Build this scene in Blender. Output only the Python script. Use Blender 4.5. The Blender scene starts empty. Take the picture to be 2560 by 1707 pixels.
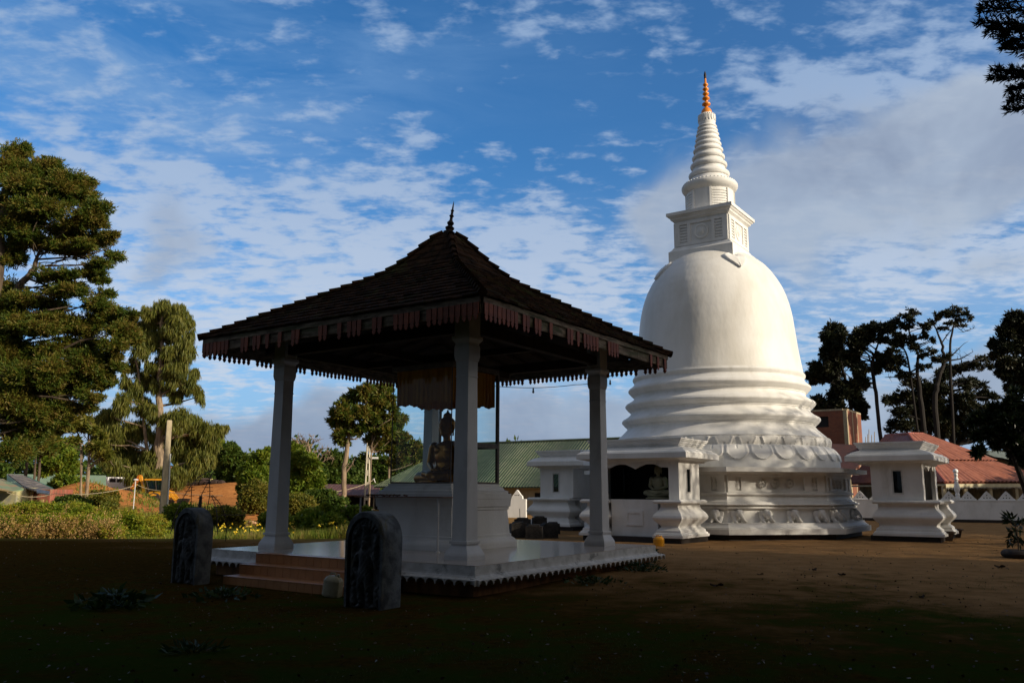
import bpy, bmesh, math, random
import numpy as np
from mathutils import Vector, Matrix
S = bpy.context.scene
C = S.collection
R = math.radians
# ------------------------------------------------------------------ camera
F, PITCH, ROLL, CAMH = 2095.08, .1776, .0039, 1.6
PW, PH = 2560., 1707.
cam_d = bpy.data.cameras.new('camera')
cam_d.sensor_width = 36.; cam_d.lens = 36. * F / PW
cam_d.clip_start = .1; cam_d.clip_end = 3000.
cam = bpy.data.objects.new('camera', cam_d); C.objects.link(cam)
cam.matrix_world = Matrix.Translation((0, 0, CAMH)) @ Matrix.Rotation(math.pi / 2 + PITCH, 4, 'X') @ Matrix.Rotation(ROLL, 4, 'Z')
S.camera = cam
S.view_settings.view_transform = 'Standard'; S.view_settings.look = 'None'
S.view_settings.exposure = 0.0; S.view_settings.gamma = 1.0

def ray(x, y):
    a = x - PW / 2; b = PH / 2 - y
    cr, sr = math.cos(ROLL), math.sin(ROLL)
    u = a * cr + b * sr; v = -a * sr + b * cr
    c, s = math.cos(PITCH), math.sin(PITCH)
    return np.array([u, F * c - v * s, F * s + v * c])
def at(x, y, Y):
    d = ray(x, y); return d * Y / d[1] + np.array([0, 0, CAMH])
def ground_at(x, y, z=0.):
    d = ray(x, y); return d * (z - CAMH) / d[2] + np.array([0, 0, CAMH])
# ------------------------------------------------------------------ sun and sky
SUN_HEAD, SUN_EL = R(118.), R(19.)
sd = Vector((math.sin(SUN_HEAD) * math.cos(SUN_EL), math.cos(SUN_HEAD) * math.cos(SUN_EL), math.sin(SUN_EL)))
sl = bpy.data.lights.new('sun', 'SUN'); sl.energy = 4.9; sl.angle = R(.53); sl.color = (1., .87, .68)
so = bpy.data.objects.new('sun', sl); C.objects.link(so)
so.rotation_euler = (-sd).to_track_quat('-Z', 'Y').to_euler(); so.location = (60, -40, 60)

W = bpy.data.worlds.new('World'); S.world = W; W.use_nodes = True
nt = W.node_tree; nt.nodes.clear()
class NT:
    """tiny helper for node trees"""
    def __init__(s, tree): s.t = tree
    def n(s, kind, **kw):
        o = s.t.nodes.new(kind)
        for k, v in kw.items(): setattr(o, k, v)
        return o
    def put(s, sock, v):
        if isinstance(v, bpy.types.NodeSocket): s.t.links.new(v, sock)
        elif isinstance(v, bpy.types.Node): s.t.links.new(v.outputs[0], sock)
        else: sock.default_value = v
    def m(s, op, a, b=None, c=None, clamp=False):
        o = s.n('ShaderNodeMath', operation=op, use_clamp=clamp)
        s.put(o.inputs[0], a)
        if b is not None: s.put(o.inputs[1], b)
        if c is not None: s.put(o.inputs[2], c)
        return o.outputs[0]
    def v(s, op, a, b=None):
        o = s.n('ShaderNodeVectorMath', operation=op); s.put(o.inputs[0], a)
        if b is not None:
            s.put(o.inputs['Scale'] if op == 'SCALE' else o.inputs[1], b)
        return o.outputs['Value'] if op in ('DOT_PRODUCT', 'LENGTH') else o.outputs[0]
    def mix(s, f, a, b, blend='MIX'):
        o = s.n('ShaderNodeMix', data_type='RGBA', blend_type=blend)
        s.put(o.inputs[0], f); s.put(o.inputs[6], a); s.put(o.inputs[7], b); return o.outputs[2]
    def noise(s, vec, scale, detail=4., rough=.5, dist=0., dim='3D'):
        o = s.n('ShaderNodeTexNoise', noise_dimensions=dim)
        if vec is not None: s.put(o.inputs['Vector'], vec)
        o.inputs['Scale'].default_value = scale; o.inputs['Detail'].default_value = detail
        o.inputs['Roughness'].default_value = rough; o.inputs['Distortion'].default_value = dist
        return o.outputs['Fac']
    def ss(s, x, lo, hi, a=0., b=1.):
        o = s.n('ShaderNodeMapRange', interpolation_type='SMOOTHSTEP')
        s.put(o.inputs[0], x); o.inputs[1].default_value = lo; o.inputs[2].default_value = hi
        o.inputs[3].default_value = a; o.inputs[4].default_value = b; return o.outputs[0]
    def lin(s, x, lo, hi, a=0., b=1.):
        o = s.n('ShaderNodeMapRange'); s.put(o.inputs[0], x)
        o.inputs[1].default_value = lo; o.inputs[2].default_value = hi
        o.inputs[3].default_value = a; o.inputs[4].default_value = b; return o.outputs[0]
h = NT(nt)
def c4(c): return (c[0], c[1], c[2], 1.)
sky = h.n('ShaderNodeTexSky', sky_type='NISHITA')
sky.sun_disc = False; sky.sun_elevation = SUN_EL; sky.sun_rotation = SUN_HEAD
sky.altitude = 1900; sky.air_density = 1.0; sky.dust_density = .6; sky.ozone_density = 2.2
tc = h.n('ShaderNodeTexCoord'); D = tc.outputs['Generated']
sep = h.n('ShaderNodeSeparateXYZ'); h.put(sep.inputs[0], D)
def pxdir(x, y):
    d = ray(x, y); return Vector(d).normalized()
def total(xs):
    t = xs[0]
    for x in xs[1:]: t = h.m('ADD', t, x)
    return t
# coordinates of a direction: azimuth and elevation
az = h.m('ARCTAN2', sep.outputs[0], sep.outputs[1]); el = h.m('ARCSINE', sep.outputs[2])
wn = h.n('ShaderNodeTexNoise'); h.put(wn.inputs['Vector'], D); wn.inputs['Scale'].default_value = 7.; wn.inputs['Detail'].default_value = 3.
wsep = h.n('ShaderNodeSeparateXYZ'); h.put(wsep.inputs[0], wn.outputs['Color'])
azw = h.m('ADD', az, h.m('MULTIPLY', h.m('SUBTRACT', wsep.outputs[0], .5), .16))
elw = h.m('ADD', el, h.m('MULTIPLY', h.m('SUBTRACT', wsep.outputs[1], .5), .12))
def ell(x, y, rx, ry, w, rot=0.):
    """soft elliptical patch of sky centred on display pixel x, y"""
    d = pxdir(x * 1.0884, y * 1.0884); a0 = math.atan2(d.x, d.y); e0 = math.asin(d.z); k = 1.0884 / F
    c, s = math.cos(R(rot)), math.sin(R(rot))
    da = h.m('SUBTRACT', azw, a0); de = h.m('SUBTRACT', elw, e0)
    p = h.m('ADD', h.m('MULTIPLY', da, c / (rx * k)), h.m('MULTIPLY', de, s / (rx * k)))
    q = h.m('ADD', h.m('MULTIPLY', da, -s / (ry * k)), h.m('MULTIPLY', de, c / (ry * k)))
    r2 = h.m('ADD', h.m('MULTIPLY', p, p), h.m('MULTIPLY', q, q))
    return h.m('MULTIPLY', h.m('EXPONENT', h.m('MULTIPLY', r2, -1.)), w)
deck = h.n('ShaderNodeCombineXYZ')
dz = h.m('ADD', h.m('MAXIMUM', sep.outputs[2], 0.), .16)
h.put(deck.inputs[0], h.m('DIVIDE', sep.outputs[0], dz)); h.put(deck.inputs[1], h.m('DIVIDE', sep.outputs[1], dz))
dk = deck.outputs[0]
rip = h.m('ADD', h.m('MULTIPLY', h.noise(dk, 7.5, 5., .56, .3), .45), h.m('MULTIPLY', h.noise(h.v('MULTIPLY', dk, (.8, 1.25, 1.)), 15., 4., .60, .15), .55))
rip2 = h.noise(dk, 2.3, 3., .55, .2)
cov = total([ell(620, 480, 420, 110, .20, 4), ell(800, 640, 560, 150, .24), ell(1250, 620, 260, 150, .24), ell(300, 800, 420, 120, .10),
             ell(1500, 95, 60, 60, .22), ell(1800, 170, 160, 60, .24, -20), ell(2060, 60, 110, 40, .20), ell(2000, 215, 160, 50, .16), ell(2250, 120, 120, 60, .14, 30),
             ell(2150, 590, 320, 110, .22), ell(2050, 560, 200, 60, .06), ell(1250, 60, 240, 60, .10), ell(1350, 318, 60, 22, .22), ell(1160, 450, 110, 24, .16),
             ell(1200, 230, 330, 120, -.16), ell(1000, 400, 200, 40, -.03), ell(400, 345, 420, 40, -.05), ell(250, 380, 500, 40, .10), ell(1950, 660, 120, 40, -.06),
             ell(-2500, 500, 1500, 700, .15), ell(4600, 300, 1500, 700, .1)])
dens = h.m('ADD', h.m('ADD', h.m('MULTIPLY', h.m('SUBTRACT', rip, .5), 1.95), h.m('MULTIPLY', h.m('SUBTRACT', rip2, .5), .55)), cov)
hi_c = h.ss(dens, 0., .38)
sk = h.n('ShaderNodeCombineXYZ'); h.put(sk.inputs[0], h.m('MULTIPLY', az, 2.2)); h.put(sk.inputs[1], h.m('MULTIPLY', el, 9.))
veil_n = h.noise(sk.outputs[0], 1.6, 6., .62, .5)
veil = h.m('MULTIPLY', h.ss(veil_n, .30, .72), total([ell(250, 150, 620, 200, .75), ell(150, 330, 500, 150, .35), ell(800, 90, 520, 90, .30), ell(700, 760, 900, 230, .95), ell(2150, 620, 420, 170, .6)]))
w3 = h.noise(D, 6.5, 6., .60, .35)
low = total([ell(1560, 520, 130, 110, .42), ell(1760, 420, 210, 190, .58, 35), ell(1600, 480, 120, 80, .2), ell(1980, 400, 230, 120, .62, 20), ell(2260, 310, 270, 105, .85, 24), ell(2352, 420, 220, 80, .45, 15), ell(2330, 600, 110, 40, .42), ell(2000, 300, 60, 30, -.1),
             ell(400, 530, 90, 120, .46, 25), ell(640, 990, 220, 60, .55), ell(800, 930, 120, 60, .40), ell(1250, 960, 200, 110, .62), ell(1500, 1000, 150, 110, .50), ell(180, 940, 220, 90, .35),
             ell(2100, 960, 320, 110, .60, 8), ell(2330, 880, 150, 60, .5), ell(560, 1060, 900, 50, .35), ell(330, 620, 70, 60, .25)])
low = h.m('ADD', low, h.m('MULTIPLY', h.m('SUBTRACT', w3, .5), .62))
lo_c = h.ss(low, .16, .56)
shade_n = h.noise(D, 4.2, 5., .55, .3)
skyc = h.v('MULTIPLY', sky.outputs[0], (.050, .112, .152))
gradz = h.ss(sep.outputs[2], .05, .55)
skyc = h.mix(gradz, h.v('MULTIPLY', skyc, (1.5, 1.1, .98)), h.v('MULTIPLY', skyc, (.86, 1.06, 1.10)))
skyc = h.mix(h.ss(sep.outputs[2], .02, .24), c4((.28, .46, .70)), skyc)
cl_hi = h.mix(h.ss(sep.outputs[2], .12, .50), c4((.58, .65, .76)), c4((.33, .46, .67)))
cl_lo = h.mix(h.ss(shade_n, .36, .62), c4((.25, .31, .43)), c4((.40, .48, .60)))
veil_c = h.mix(gradz, c4((.40, .55, .78)), c4((.17, .34, .62)))
col = h.mix(h.m('MULTIPLY', veil, .9, clamp=True), skyc, veil_c)
col = h.mix(h.m('MULTIPLY', hi_c, .80), col, cl_hi)
col = h.mix(h.m('MULTIPLY', lo_c, .88), col, cl_lo)
fwd = h.v('DOT_PRODUCT', D, (0., .98, .17))
col = h.mix(h.ss(fwd, .30, .70, .82, 0.), col, c4((.175, .185, .205)))
glow_d = h.v('DOT_PRODUCT', D, tuple(sd))
glow = h.m('ADD', h.m('MULTIPLY', h.m('EXPONENT', h.m('MULTIPLY', h.m('SUBTRACT', glow_d, 1.), 3.2)), .40), h.m('MULTIPLY', h.m('EXPONENT', h.m('MULTIPLY', h.m('SUBTRACT', glow_d, 1.), 16.)), 1.5))
col = h.mix(1., col, h.v('SCALE', (1., .86, .66), glow), 'ADD')
# below the horizon only dull earth light
col = h.mix(h.ss(sep.outputs[2], -.06, -.01), c4((.03, .025, .02)), col)
bg = h.n('ShaderNodeBackground'); h.put(bg.inputs[0], col); bg.inputs[1].default_value = 1.0
wo = h.n('ShaderNodeOutputWorld'); nt.links.new(bg.outputs[0], wo.inputs[0])
# ------------------------------------------------------------------ helpers
rng = np.random.default_rng(7)
random.seed(7)
TH = R(214.4)
nL = np.array([math.sin(TH), math.cos(TH), 0.]); nR = np.array([math.sin(TH - math.pi / 2), math.cos(TH - math.pi / 2), 0.])
UP = np.array([0., 0., 1.])
PC = np.array([-1.474, 18.724, 0.]); SC = np.array([8.52, 34.51, 0.])
YAW = math.atan2(nR[1], nR[0])       # local x = nR, local y = -nL (away from the camera), z up

class MB:
    """mesh collector; faces of 3 to n corners, numpy batches of quads"""
    def __init__(s): s.v = []; s.f = []; s.n = 0; s.mi = []
    def add(s, V, Fc, mi=0):
        V = np.asarray(V, float).reshape(-1, 3)
        s.v.append(V)
        for f in Fc: s.f.append([i + s.n for i in f]); s.mi.append(mi)
        s.n += len(V); return s
    def box(s, c, d, ax=None, mi=0, taper=1.):
        """c centre, d full sizes, ax optional 3 axes, taper scales the top"""
        ax = np.eye(3) if ax is None else np.asarray(ax)
        c = np.asarray(c, float); V = []
        for z in (-.5, .5):
            t = taper if z > 0 else 1.
            for x, y in ((-.5, -.5), (.5, -.5), (.5, .5), (-.5, .5)):
                V.append(c + ax[0] * x * d[0] * t + ax[1] * y * d[1] * t + ax[2] * z * d[2])
        return s.add(V, [(3, 2, 1, 0), (4, 5, 6, 7), (0, 1, 5, 4), (1, 2, 6, 5), (2, 3, 7, 6), (3, 0, 4, 7)], mi)
    def bx(s, x0, x1, y0, y1, z0, z1, mi=0):
        return s.box(((x0 + x1) / 2, (y0 + y1) / 2, (z0 + z1) / 2), (abs(x1 - x0), abs(y1 - y0), abs(z1 - z0)), None, mi)
    def lathe(s, prof, seg=32, c=(0, 0, 0), a0=0., sx=1., sy=1., cap=True, mi=0):
        """prof list of (r, z)"""
        A = a0 + np.arange(seg) * 2 * math.pi / seg; V = []
        for r, z in prof:
            V += [(c[0] + r * math.cos(a) * sx, c[1] + r * math.sin(a) * sy, c[2] + z) for a in A]
        Fc = []
        for i in range(len(prof) - 1):
            for j in range(seg):
                k = (j + 1) % seg; Fc.append((i * seg + j, i * seg + k, (i + 1) * seg + k, (i + 1) * seg + j))
        if cap:
            Fc.append(tuple(reversed(range(seg)))); b = (len(prof) - 1) * seg; Fc.append(tuple(b + j for j in range(seg)))
        return s.add(V, Fc, mi)
    def sq(s, prof, hx=0., hy=0., c=(0, 0, 0), mi=0):
        """moulded rectangular body: prof (offset, z); half sizes hx+offset, hy+offset"""
        V = []
        for o, z in prof:
            V += [(c[0] + sx * (hx + o), c[1] + sy * (hy + o), c[2] + z) for sx, sy in ((-1, -1), (1, -1), (1, 1), (-1, 1))]
        Fc = [(3, 2, 1, 0)]
        for i in range(len(prof) - 1):
            for j in range(4):
                k = (j + 1) % 4; Fc.append((i * 4 + j, i * 4 + k, i * 4 + 4 + k, i * 4 + 4 + j))
        b = (len(prof) - 1) * 4; Fc.append((b, b + 1, b + 2, b + 3))
        return s.add(V, Fc, mi)
    def tube(s, pts, rad, seg=6, mi=0, cap=True):
        pts = np.asarray(pts, float); n = len(pts)
        rad = np.broadcast_to(np.asarray(rad, float), (n,))
        T = np.gradient(pts, axis=0) if n > 1 else np.array([[0, 0, 1.]])
        T /= np.linalg.norm(T, axis=1)[:, None] + 1e-9
        ref = np.array([0, 0, 1.]) if abs(T[0][2]) < .9 else np.array([1., 0, 0])
        a = np.cross(T[0], ref); a /= np.linalg.norm(a)
        V = []; ang = np.arange(seg) * 2 * math.pi / seg
        for i in range(n):
            a = a - T[i] * (a @ T[i]); a /= np.linalg.norm(a) + 1e-9; b = np.cross(T[i], a)
            V.append(pts[i] + rad[i] * (np.cos(ang)[:, None] * a + np.sin(ang)[:, None] * b))
        Fc = []
        for i in range(n - 1):
            for j in range(seg):
                k = (j + 1) % seg; Fc.append((i * seg + j, i * seg + k, (i + 1) * seg + k, (i + 1) * seg + j))
        if cap: Fc.append(tuple(reversed(range(seg)))); Fc.append(tuple((n - 1) * seg + j for j in range(seg)))
        return s.add(np.concatenate(V), Fc, mi)
    def sph(s, c, r, seg=10, rings=6, mi=0):
        r = np.broadcast_to(np.asarray(r, float), (3,)); V = [(c[0], c[1], c[2] - r[2])]
        for i in range(1, rings):
            t = math.pi * i / rings
            V += [(c[0] + r[0] * math.sin(t) * math.cos(a), c[1] + r[1] * math.sin(t) * math.sin(a), c[2] - r[2] * math.cos(t)) for a in np.arange(seg) * 2 * math.pi / seg]
        V.append((c[0], c[1], c[2] + r[2])); Fc = [(0, 1 + (j + 1) % seg, 1 + j) for j in range(seg)]
        for i in range(rings - 2):
            for j in range(seg):
                k = (j + 1) % seg; a = 1 + i * seg; Fc.append((a + j, a + k, a + seg + k, a + seg + j))
        t = len(V) - 1; a = 1 + (rings - 2) * seg; Fc += [(a + j, a + (j + 1) % seg, t) for j in range(seg)]
        return s.add(V, Fc, mi)
    def prism(s, poly, y0, y1, ax=None, o=(0, 0, 0), mi=0):
        """outline in the x-z plane pushed from y0 to y1"""
        ax = np.eye(3) if ax is None else np.asarray(ax); o = np.asarray(o, float); n = len(poly)
        V = [o + ax[0] * x + ax[2] * z + ax[1] * y for y in (y0, y1) for x, z in poly]
        Fc = [tuple(range(n)), tuple(reversed(range(n, 2 * n)))] + [(i, i + n, (i + 1) % n + n, (i + 1) % n) for i in range(n)]
        return s.add(V, Fc, mi)
    def grid(s, P, mi=0, close=False):
        """P array (rows, cols, 3)"""
        r, c = P.shape[:2]; Fc = []
        for i in range(r - 1):
            for j in range(c - (0 if close else 1)):
                k = (j + 1) % c; Fc.append((i * c + j, i * c + k, (i + 1) * c + k, (i + 1) * c + j))
        return s.add(P.reshape(-1, 3), Fc, mi)
    def xf(s, M):
        """apply 4x4 to everything collected"""
        M = np.asarray(M); s.v = [V @ M[:3, :3].T + M[:3, 3] for V in s.v]; return s
    def data(s, name, smooth=None):
        me = bpy.data.meshes.new(name); V = np.concatenate(s.v)
        lens = np.array([len(f) for f in s.f], np.int32); flat = np.concatenate([np.array(f, np.int32) for f in s.f])
        me.vertices.add(len(V)); me.vertices.foreach_set('co', V.ravel())
        me.loops.add(len(flat)); me.loops.foreach_set('vertex_index', flat)
        me.polygons.add(len(lens)); me.polygons.foreach_set('loop_start', np.concatenate([[0], np.cumsum(lens)[:-1]]).astype(np.int32))
        me.polygons.foreach_set('material_index', np.array(s.mi, np.int32))
        me.update(calc_edges=True); me.validate()
        me.polygons.foreach_set('use_smooth', np.full(len(me.polygons), smooth is not None))
        if smooth is not None:
            me.set_sharp_from_angle(angle=R(smooth))
        return me
    def build(s, name, mats, parent=None, world=True, smooth=None, fix=False):
        """world: the collected points are world points, moved into the parent's frame"""
        if parent is not None and world:
            s.xf(chain(parent).inverted())
        me = s.data(name, smooth)
        if fix:
            bm = bmesh.new(); bm.from_mesh(me); bmesh.ops.recalc_face_normals(bm, faces=bm.faces); bm.to_mesh(me); bm.free()
        return link(name, me, mats, parent)
def chain(o):
    M = o.matrix_basis.copy()
    while o.parent: o = o.parent; M = o.matrix_basis @ M
    return M
def link(name, me, mats, parent=None):
    for m_ in (mats if isinstance(mats, (list, tuple)) else [mats]): me.materials.append(m_)
    o = bpy.data.objects.new(name, me); C.objects.link(o)
    if parent is not None: o.parent = parent
    return o
def quads(name, P, mats, parent=None, mi=None):
    """P (n,4,3) leaf quads in world coordinates"""
    P = np.asarray(P, np.float32); n = len(P)
    if parent is not None:
        M = np.array(chain(parent).inverted()); P = P @ M[:3, :3].T + M[:3, 3]
    me = bpy.data.meshes.new(name)
    me.vertices.add(n * 4); me.vertices.foreach_set('co', P.reshape(-1).astype(np.float32))
    me.loops.add(n * 4); me.loops.foreach_set('vertex_index', np.arange(n * 4, dtype=np.int32))
    me.polygons.add(n); me.polygons.foreach_set('loop_start', np.arange(0, n * 4, 4, dtype=np.int32))
    if mi is not None: me.polygons.foreach_set('material_index', mi.astype(np.int32))
    me.polygons.foreach_set('use_smooth', np.zeros(n, bool))
    me.update(calc_edges=True)
    return link(name, me, mats, parent)
def empty(name, loc, rz=0.):
    o = bpy.data.objects.new(name, None); C.objects.link(o); o.empty_display_size = .3
    o.location = [float(q) for q in loc]; o.rotation_euler = (0, 0, rz); return o
def tag(o, label=None, cat=None, group=None, kind=None):
    if label: o['label'] = label
    if cat: o['category'] = cat
    if group: o['group'] = group
    if kind: o['kind'] = kind
    return o
def thing(name, label, cat, loc, rz=0., group=None): return tag(empty(name, loc, rz), label, cat, group)
def copy_tree(o, parent=None):
    c = o.copy(); C.objects.link(c); c.parent = parent
    for ch in [q for q in bpy.data.objects if q.parent == o and q is not c]: copy_tree(ch, c)
    return c
# ------------------------------------------------------------------ materials
def mat(name, c1, c2=None, scale=3., rough=.7, bump=0., metal=0., spec=.4, bscale=None, detail=6., stretch=(1, 1, 1), lo=.35, hi=.65, grime=None, gscale=1.2, glo=.5, ghi=.75, coat=0., rndom=0.):
    m = bpy.data.materials.new(name); m.use_nodes = True; t = m.node_tree; t.nodes.clear(); q = NT(t)
    b = q.n('ShaderNodeBsdfPrincipled'); o = q.n('ShaderNodeOutputMaterial'); t.links.new(b.outputs[0], o.inputs[0])
    tcn = q.n('ShaderNodeTexCoord'); vec = q.v('MULTIPLY', tcn.outputs['Object'], tuple(float(a) for a in stretch))
    if c2 is None: col = c4(c1)
    else: col = q.mix(q.ss(q.noise(vec, scale, detail, .6, .2), lo, hi), c4(c1), c4(c2))
    if grime is not None:
        col = q.mix(q.m('MULTIPLY', q.ss(q.noise(vec, gscale, 8., .68, .6), glo, ghi), grime[3]), col, c4(grime))
    if rndom:
        g = q.n('ShaderNodeNewGeometry'); f = q.lin(g.outputs['Random Per Island'], 0, 1, 1 - rndom, 1 + rndom)
        mm = q.n('ShaderNodeMix', data_type='RGBA', blend_type='MULTIPLY'); mm.inputs[0].default_value = 1.
        q.put(mm.inputs[6], col)
        cc = q.n('ShaderNodeCombineColor'); [q.put(cc.inputs[i], f) for i in range(3)]
        q.put(mm.inputs[7], cc.outputs[0]); col = mm.outputs[2]
    q.put(b.inputs['Base Color'], col)
    b.inputs['Roughness'].default_value = rough; b.inputs['Metallic'].default_value = metal
    b.inputs['Specular IOR Level'].default_value = spec; b.inputs['Coat Weight'].default_value = coat
    if bump:
        bn = q.n('ShaderNodeBump'); bn.inputs['Strength'].default_value = 1.; bn.inputs['Distance'].default_value = bump
        q.put(bn.inputs['Height'], q.noise(vec, bscale or scale * 4, 6., .6)); q.put(b.inputs['Normal'], bn)
    return m
def leafmat(name, cols, trans=.35, rough=.55, patch=None):
    m = bpy.data.materials.new(name); m.use_nodes = True; t = m.node_tree; t.nodes.clear(); q = NT(t)
    g = q.n('ShaderNodeNewGeometry'); cr = q.n('ShaderNodeValToRGB'); e = cr.color_ramp.elements
    e[0].color = c4(cols[0]); e[1].color = c4(cols[-1])
    for i, c in enumerate(cols[1:-1]): e.new((i + 1) / (len(cols) - 1)).color = c4(c)
    f = g.outputs['Random Per Island']
    tcn = q.n('ShaderNodeTexCoord'); nz = q.noise(tcn.outputs['Object'], patch or 1.2, 3., .55)
    f = q.m('ADD', q.m('MULTIPLY', f, .55), q.m('MULTIPLY', q.ss(nz, .36, .64), .45))
    q.put(cr.inputs[0], f); col = cr.outputs[0]
    d = q.n('ShaderNodeBsdfPrincipled'); q.put(d.inputs['Base Color'], col); d.inputs['Roughness'].default_value = rough; d.inputs['Specular IOR Level'].default_value = .25
    tr = q.n('ShaderNodeBsdfTranslucent'); q.put(tr.inputs[0], q.mix(.5, col, c4((.35, .40, .04)), 'MULTIPLY') if False else col)
    mx = q.n('ShaderNodeMixShader'); mx.inputs[0].default_value = trans; t.links.new(d.outputs[0], mx.inputs[1]); t.links.new(tr.outputs[0], mx.inputs[2])
    o = q.n('ShaderNodeOutputMaterial'); t.links.new(mx.outputs[0], o.inputs[0]); return m
WH = (.78, .77, .745)
M_plaster = mat('white_plaster', (.80, .79, .765), (.71, .70, .665), 1.6, .6, .004, bscale=22, spec=.3, grime=(.38, .36, .30, .5), gscale=1.3, glo=.54, ghi=.80, stretch=(1, 1, .5))
M_dome = mat('dome_paint', (.80, .785, .745), (.70, .675, .615), .8, .5, .016, bscale=2.2, spec=.35, grime=(.52, .49, .42, .28), gscale=.9, glo=.52, ghi=.8, stretch=(1, 1, .45))
M_colpaint = mat('column_paint', (.66, .66, .66), (.58, .58, .575), 2.2, .5, .004, bscale=16, grime=(.30, .29, .26, .45), gscale=1.6, glo=.56, ghi=.8, stretch=(1, 1, .4))
M_edge = mat('worn_white_edge', (.66, .65, .63), (.50, .49, .46), 5., .6, .006, bscale=30, grime=(.10, .10, .09, .75), gscale=3.5, glo=.53, ghi=.70)
M_black = mat('black_plinth_paint', (.012, .011, .011), (.03, .022, .018), 4, .6, .003)
M_brownbase = mat('stained_base', (.34, .15, .045), (.12, .06, .02), 3, .8, .006, stretch=(1, 1, .4), lo=.3, hi=.7)
M_tilestep = mat('orange_step_tile', (.52, .24, .09), (.43, .19, .07), 2, .35, 0, grime=(.08, .05, .03, .6), gscale=2.5, glo=.55, ghi=.8)
M_floor = mat('floor_tile', (.50, .42, .36), (.44, .37, .31), 2, .12, 0, spec=.6, grime=(.25, .2, .15, .4), gscale=1.5)
M_roof = mat('clay_roof_tiles', (.046, .024, .013), (.018, .012, .008), 4, 1., .012, spec=.03, bscale=14, grime=(.045, .05, .018, .8), gscale=1.4, glo=.5, ghi=.7, rndom=.25)
M_wood = mat('weathered_fascia', (.26, .21, .15), (.09, .065, .045), 5, .85, .008, stretch=(.6, .6, 3), grime=(.05, .065, .02, .8), gscale=1.1, glo=.5, ghi=.68)
M_red = mat('faded_red_paint', (.28, .074, .030), (.19, .050, .022), 6, .65, .003, grime=(.07, .05, .035, .6), gscale=5, glo=.55, ghi=.75, rndom=.2)
M_darkwood = mat('dark_rafter_wood', (.035, .024, .017), (.018, .013, .01), 5, .8)
M_stone = mat('carved_granite', (.18, .20, .215), (.08, .09, .10), 5, 1., .012, spec=.1, bscale=26, grime=(.15, .12, .035, .9), gscale=2.2, glo=.52, ghi=.72)
M_gold = mat('gilded_statue', (.36, .15, .02), (.26, .10, .012), 4, .34, 0, metal=.8)
M_cream = mat('cream_statue', (.34, .32, .20), (.28, .26, .16), 4, .5)
M_finial = mat('orange_finial_paint', (.85, .30, .03), (.70, .22, .02), 5, .25, 0, spec=.6)
M_darkmetal = mat('dark_iron', (.03, .027, .024), (.05, .035, .025), 10, .6, metal=.4)
M_curtain = mat('orange_curtain', (.72, .31, .02), (.56, .20, .012), 3, .8, .01, stretch=(1, 1, .1))
M_frame = mat('case_frame', (.16, .13, .10), (.10, .08, .065), 6, .5)
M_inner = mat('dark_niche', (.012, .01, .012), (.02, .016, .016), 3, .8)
M_greenroof = None
M_concrete = mat('pale_concrete', (.46, .38, .25), (.33, .27, .18), 5, .85, .006, stretch=(1, 1, .3))
M_bark = mat('bark', (.12, .085, .055), (.045, .032, .022), 3, .9, .02, bscale=9, stretch=(1, 1, .25))
M_barkdark = mat('dark_bark', (.020, .016, .013), (.010, .008, .007), 3, .9, .02, stretch=(1, 1, .3))  # darkened in colour for trunks that stand in shade
M_barkpale = mat('pale_bark', (.34, .25, .16), (.17, .125, .085), 3, .9, .02, stretch=(1, 1, .3))
M_yellow = mat('digger_yellow', (.78, .36, .02), (.62, .27, .02), 3, .5, grime=(.22, .12, .04, .6), gscale=1.5)
M_rubber = mat('tyre_rubber', (.02, .019, .018), (.05, .035, .025), 4, .8)
M_dirt = None
def glass(name, tint=(.75, .9, .92), refl=.06):
    m = bpy.data.materials.new(name); m.use_nodes = True; t = m.node_tree; t.nodes.clear(); q = NT(t)
    tr = q.n('ShaderNodeBsdfTransparent'); tr.inputs[0].default_value = c4(tint)
    gl = q.n('ShaderNodeBsdfGlossy'); gl.inputs['Roughness'].default_value = .03
    fr = q.n('ShaderNodeLayerWeight'); fr.inputs[0].default_value = .5
    ff = q.m('ADD', q.m('MULTIPLY', q.m('POWER', fr.outputs['Facing'], 5.), .5), .02)
    mx = q.n('ShaderNodeMixShader'); q.put(mx.inputs[0], ff); t.links.new(tr.outputs[0], mx.inputs[1]); t.links.new(gl.outputs[0], mx.inputs[2])
    o = q.n('ShaderNodeOutputMaterial'); t.links.new(mx.outputs[0], o.inputs[0]); return m
M_glass = glass('case_glass', (.86, .93, .93)); M_win = glass('window_glass', (.25, .33, .33))
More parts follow.
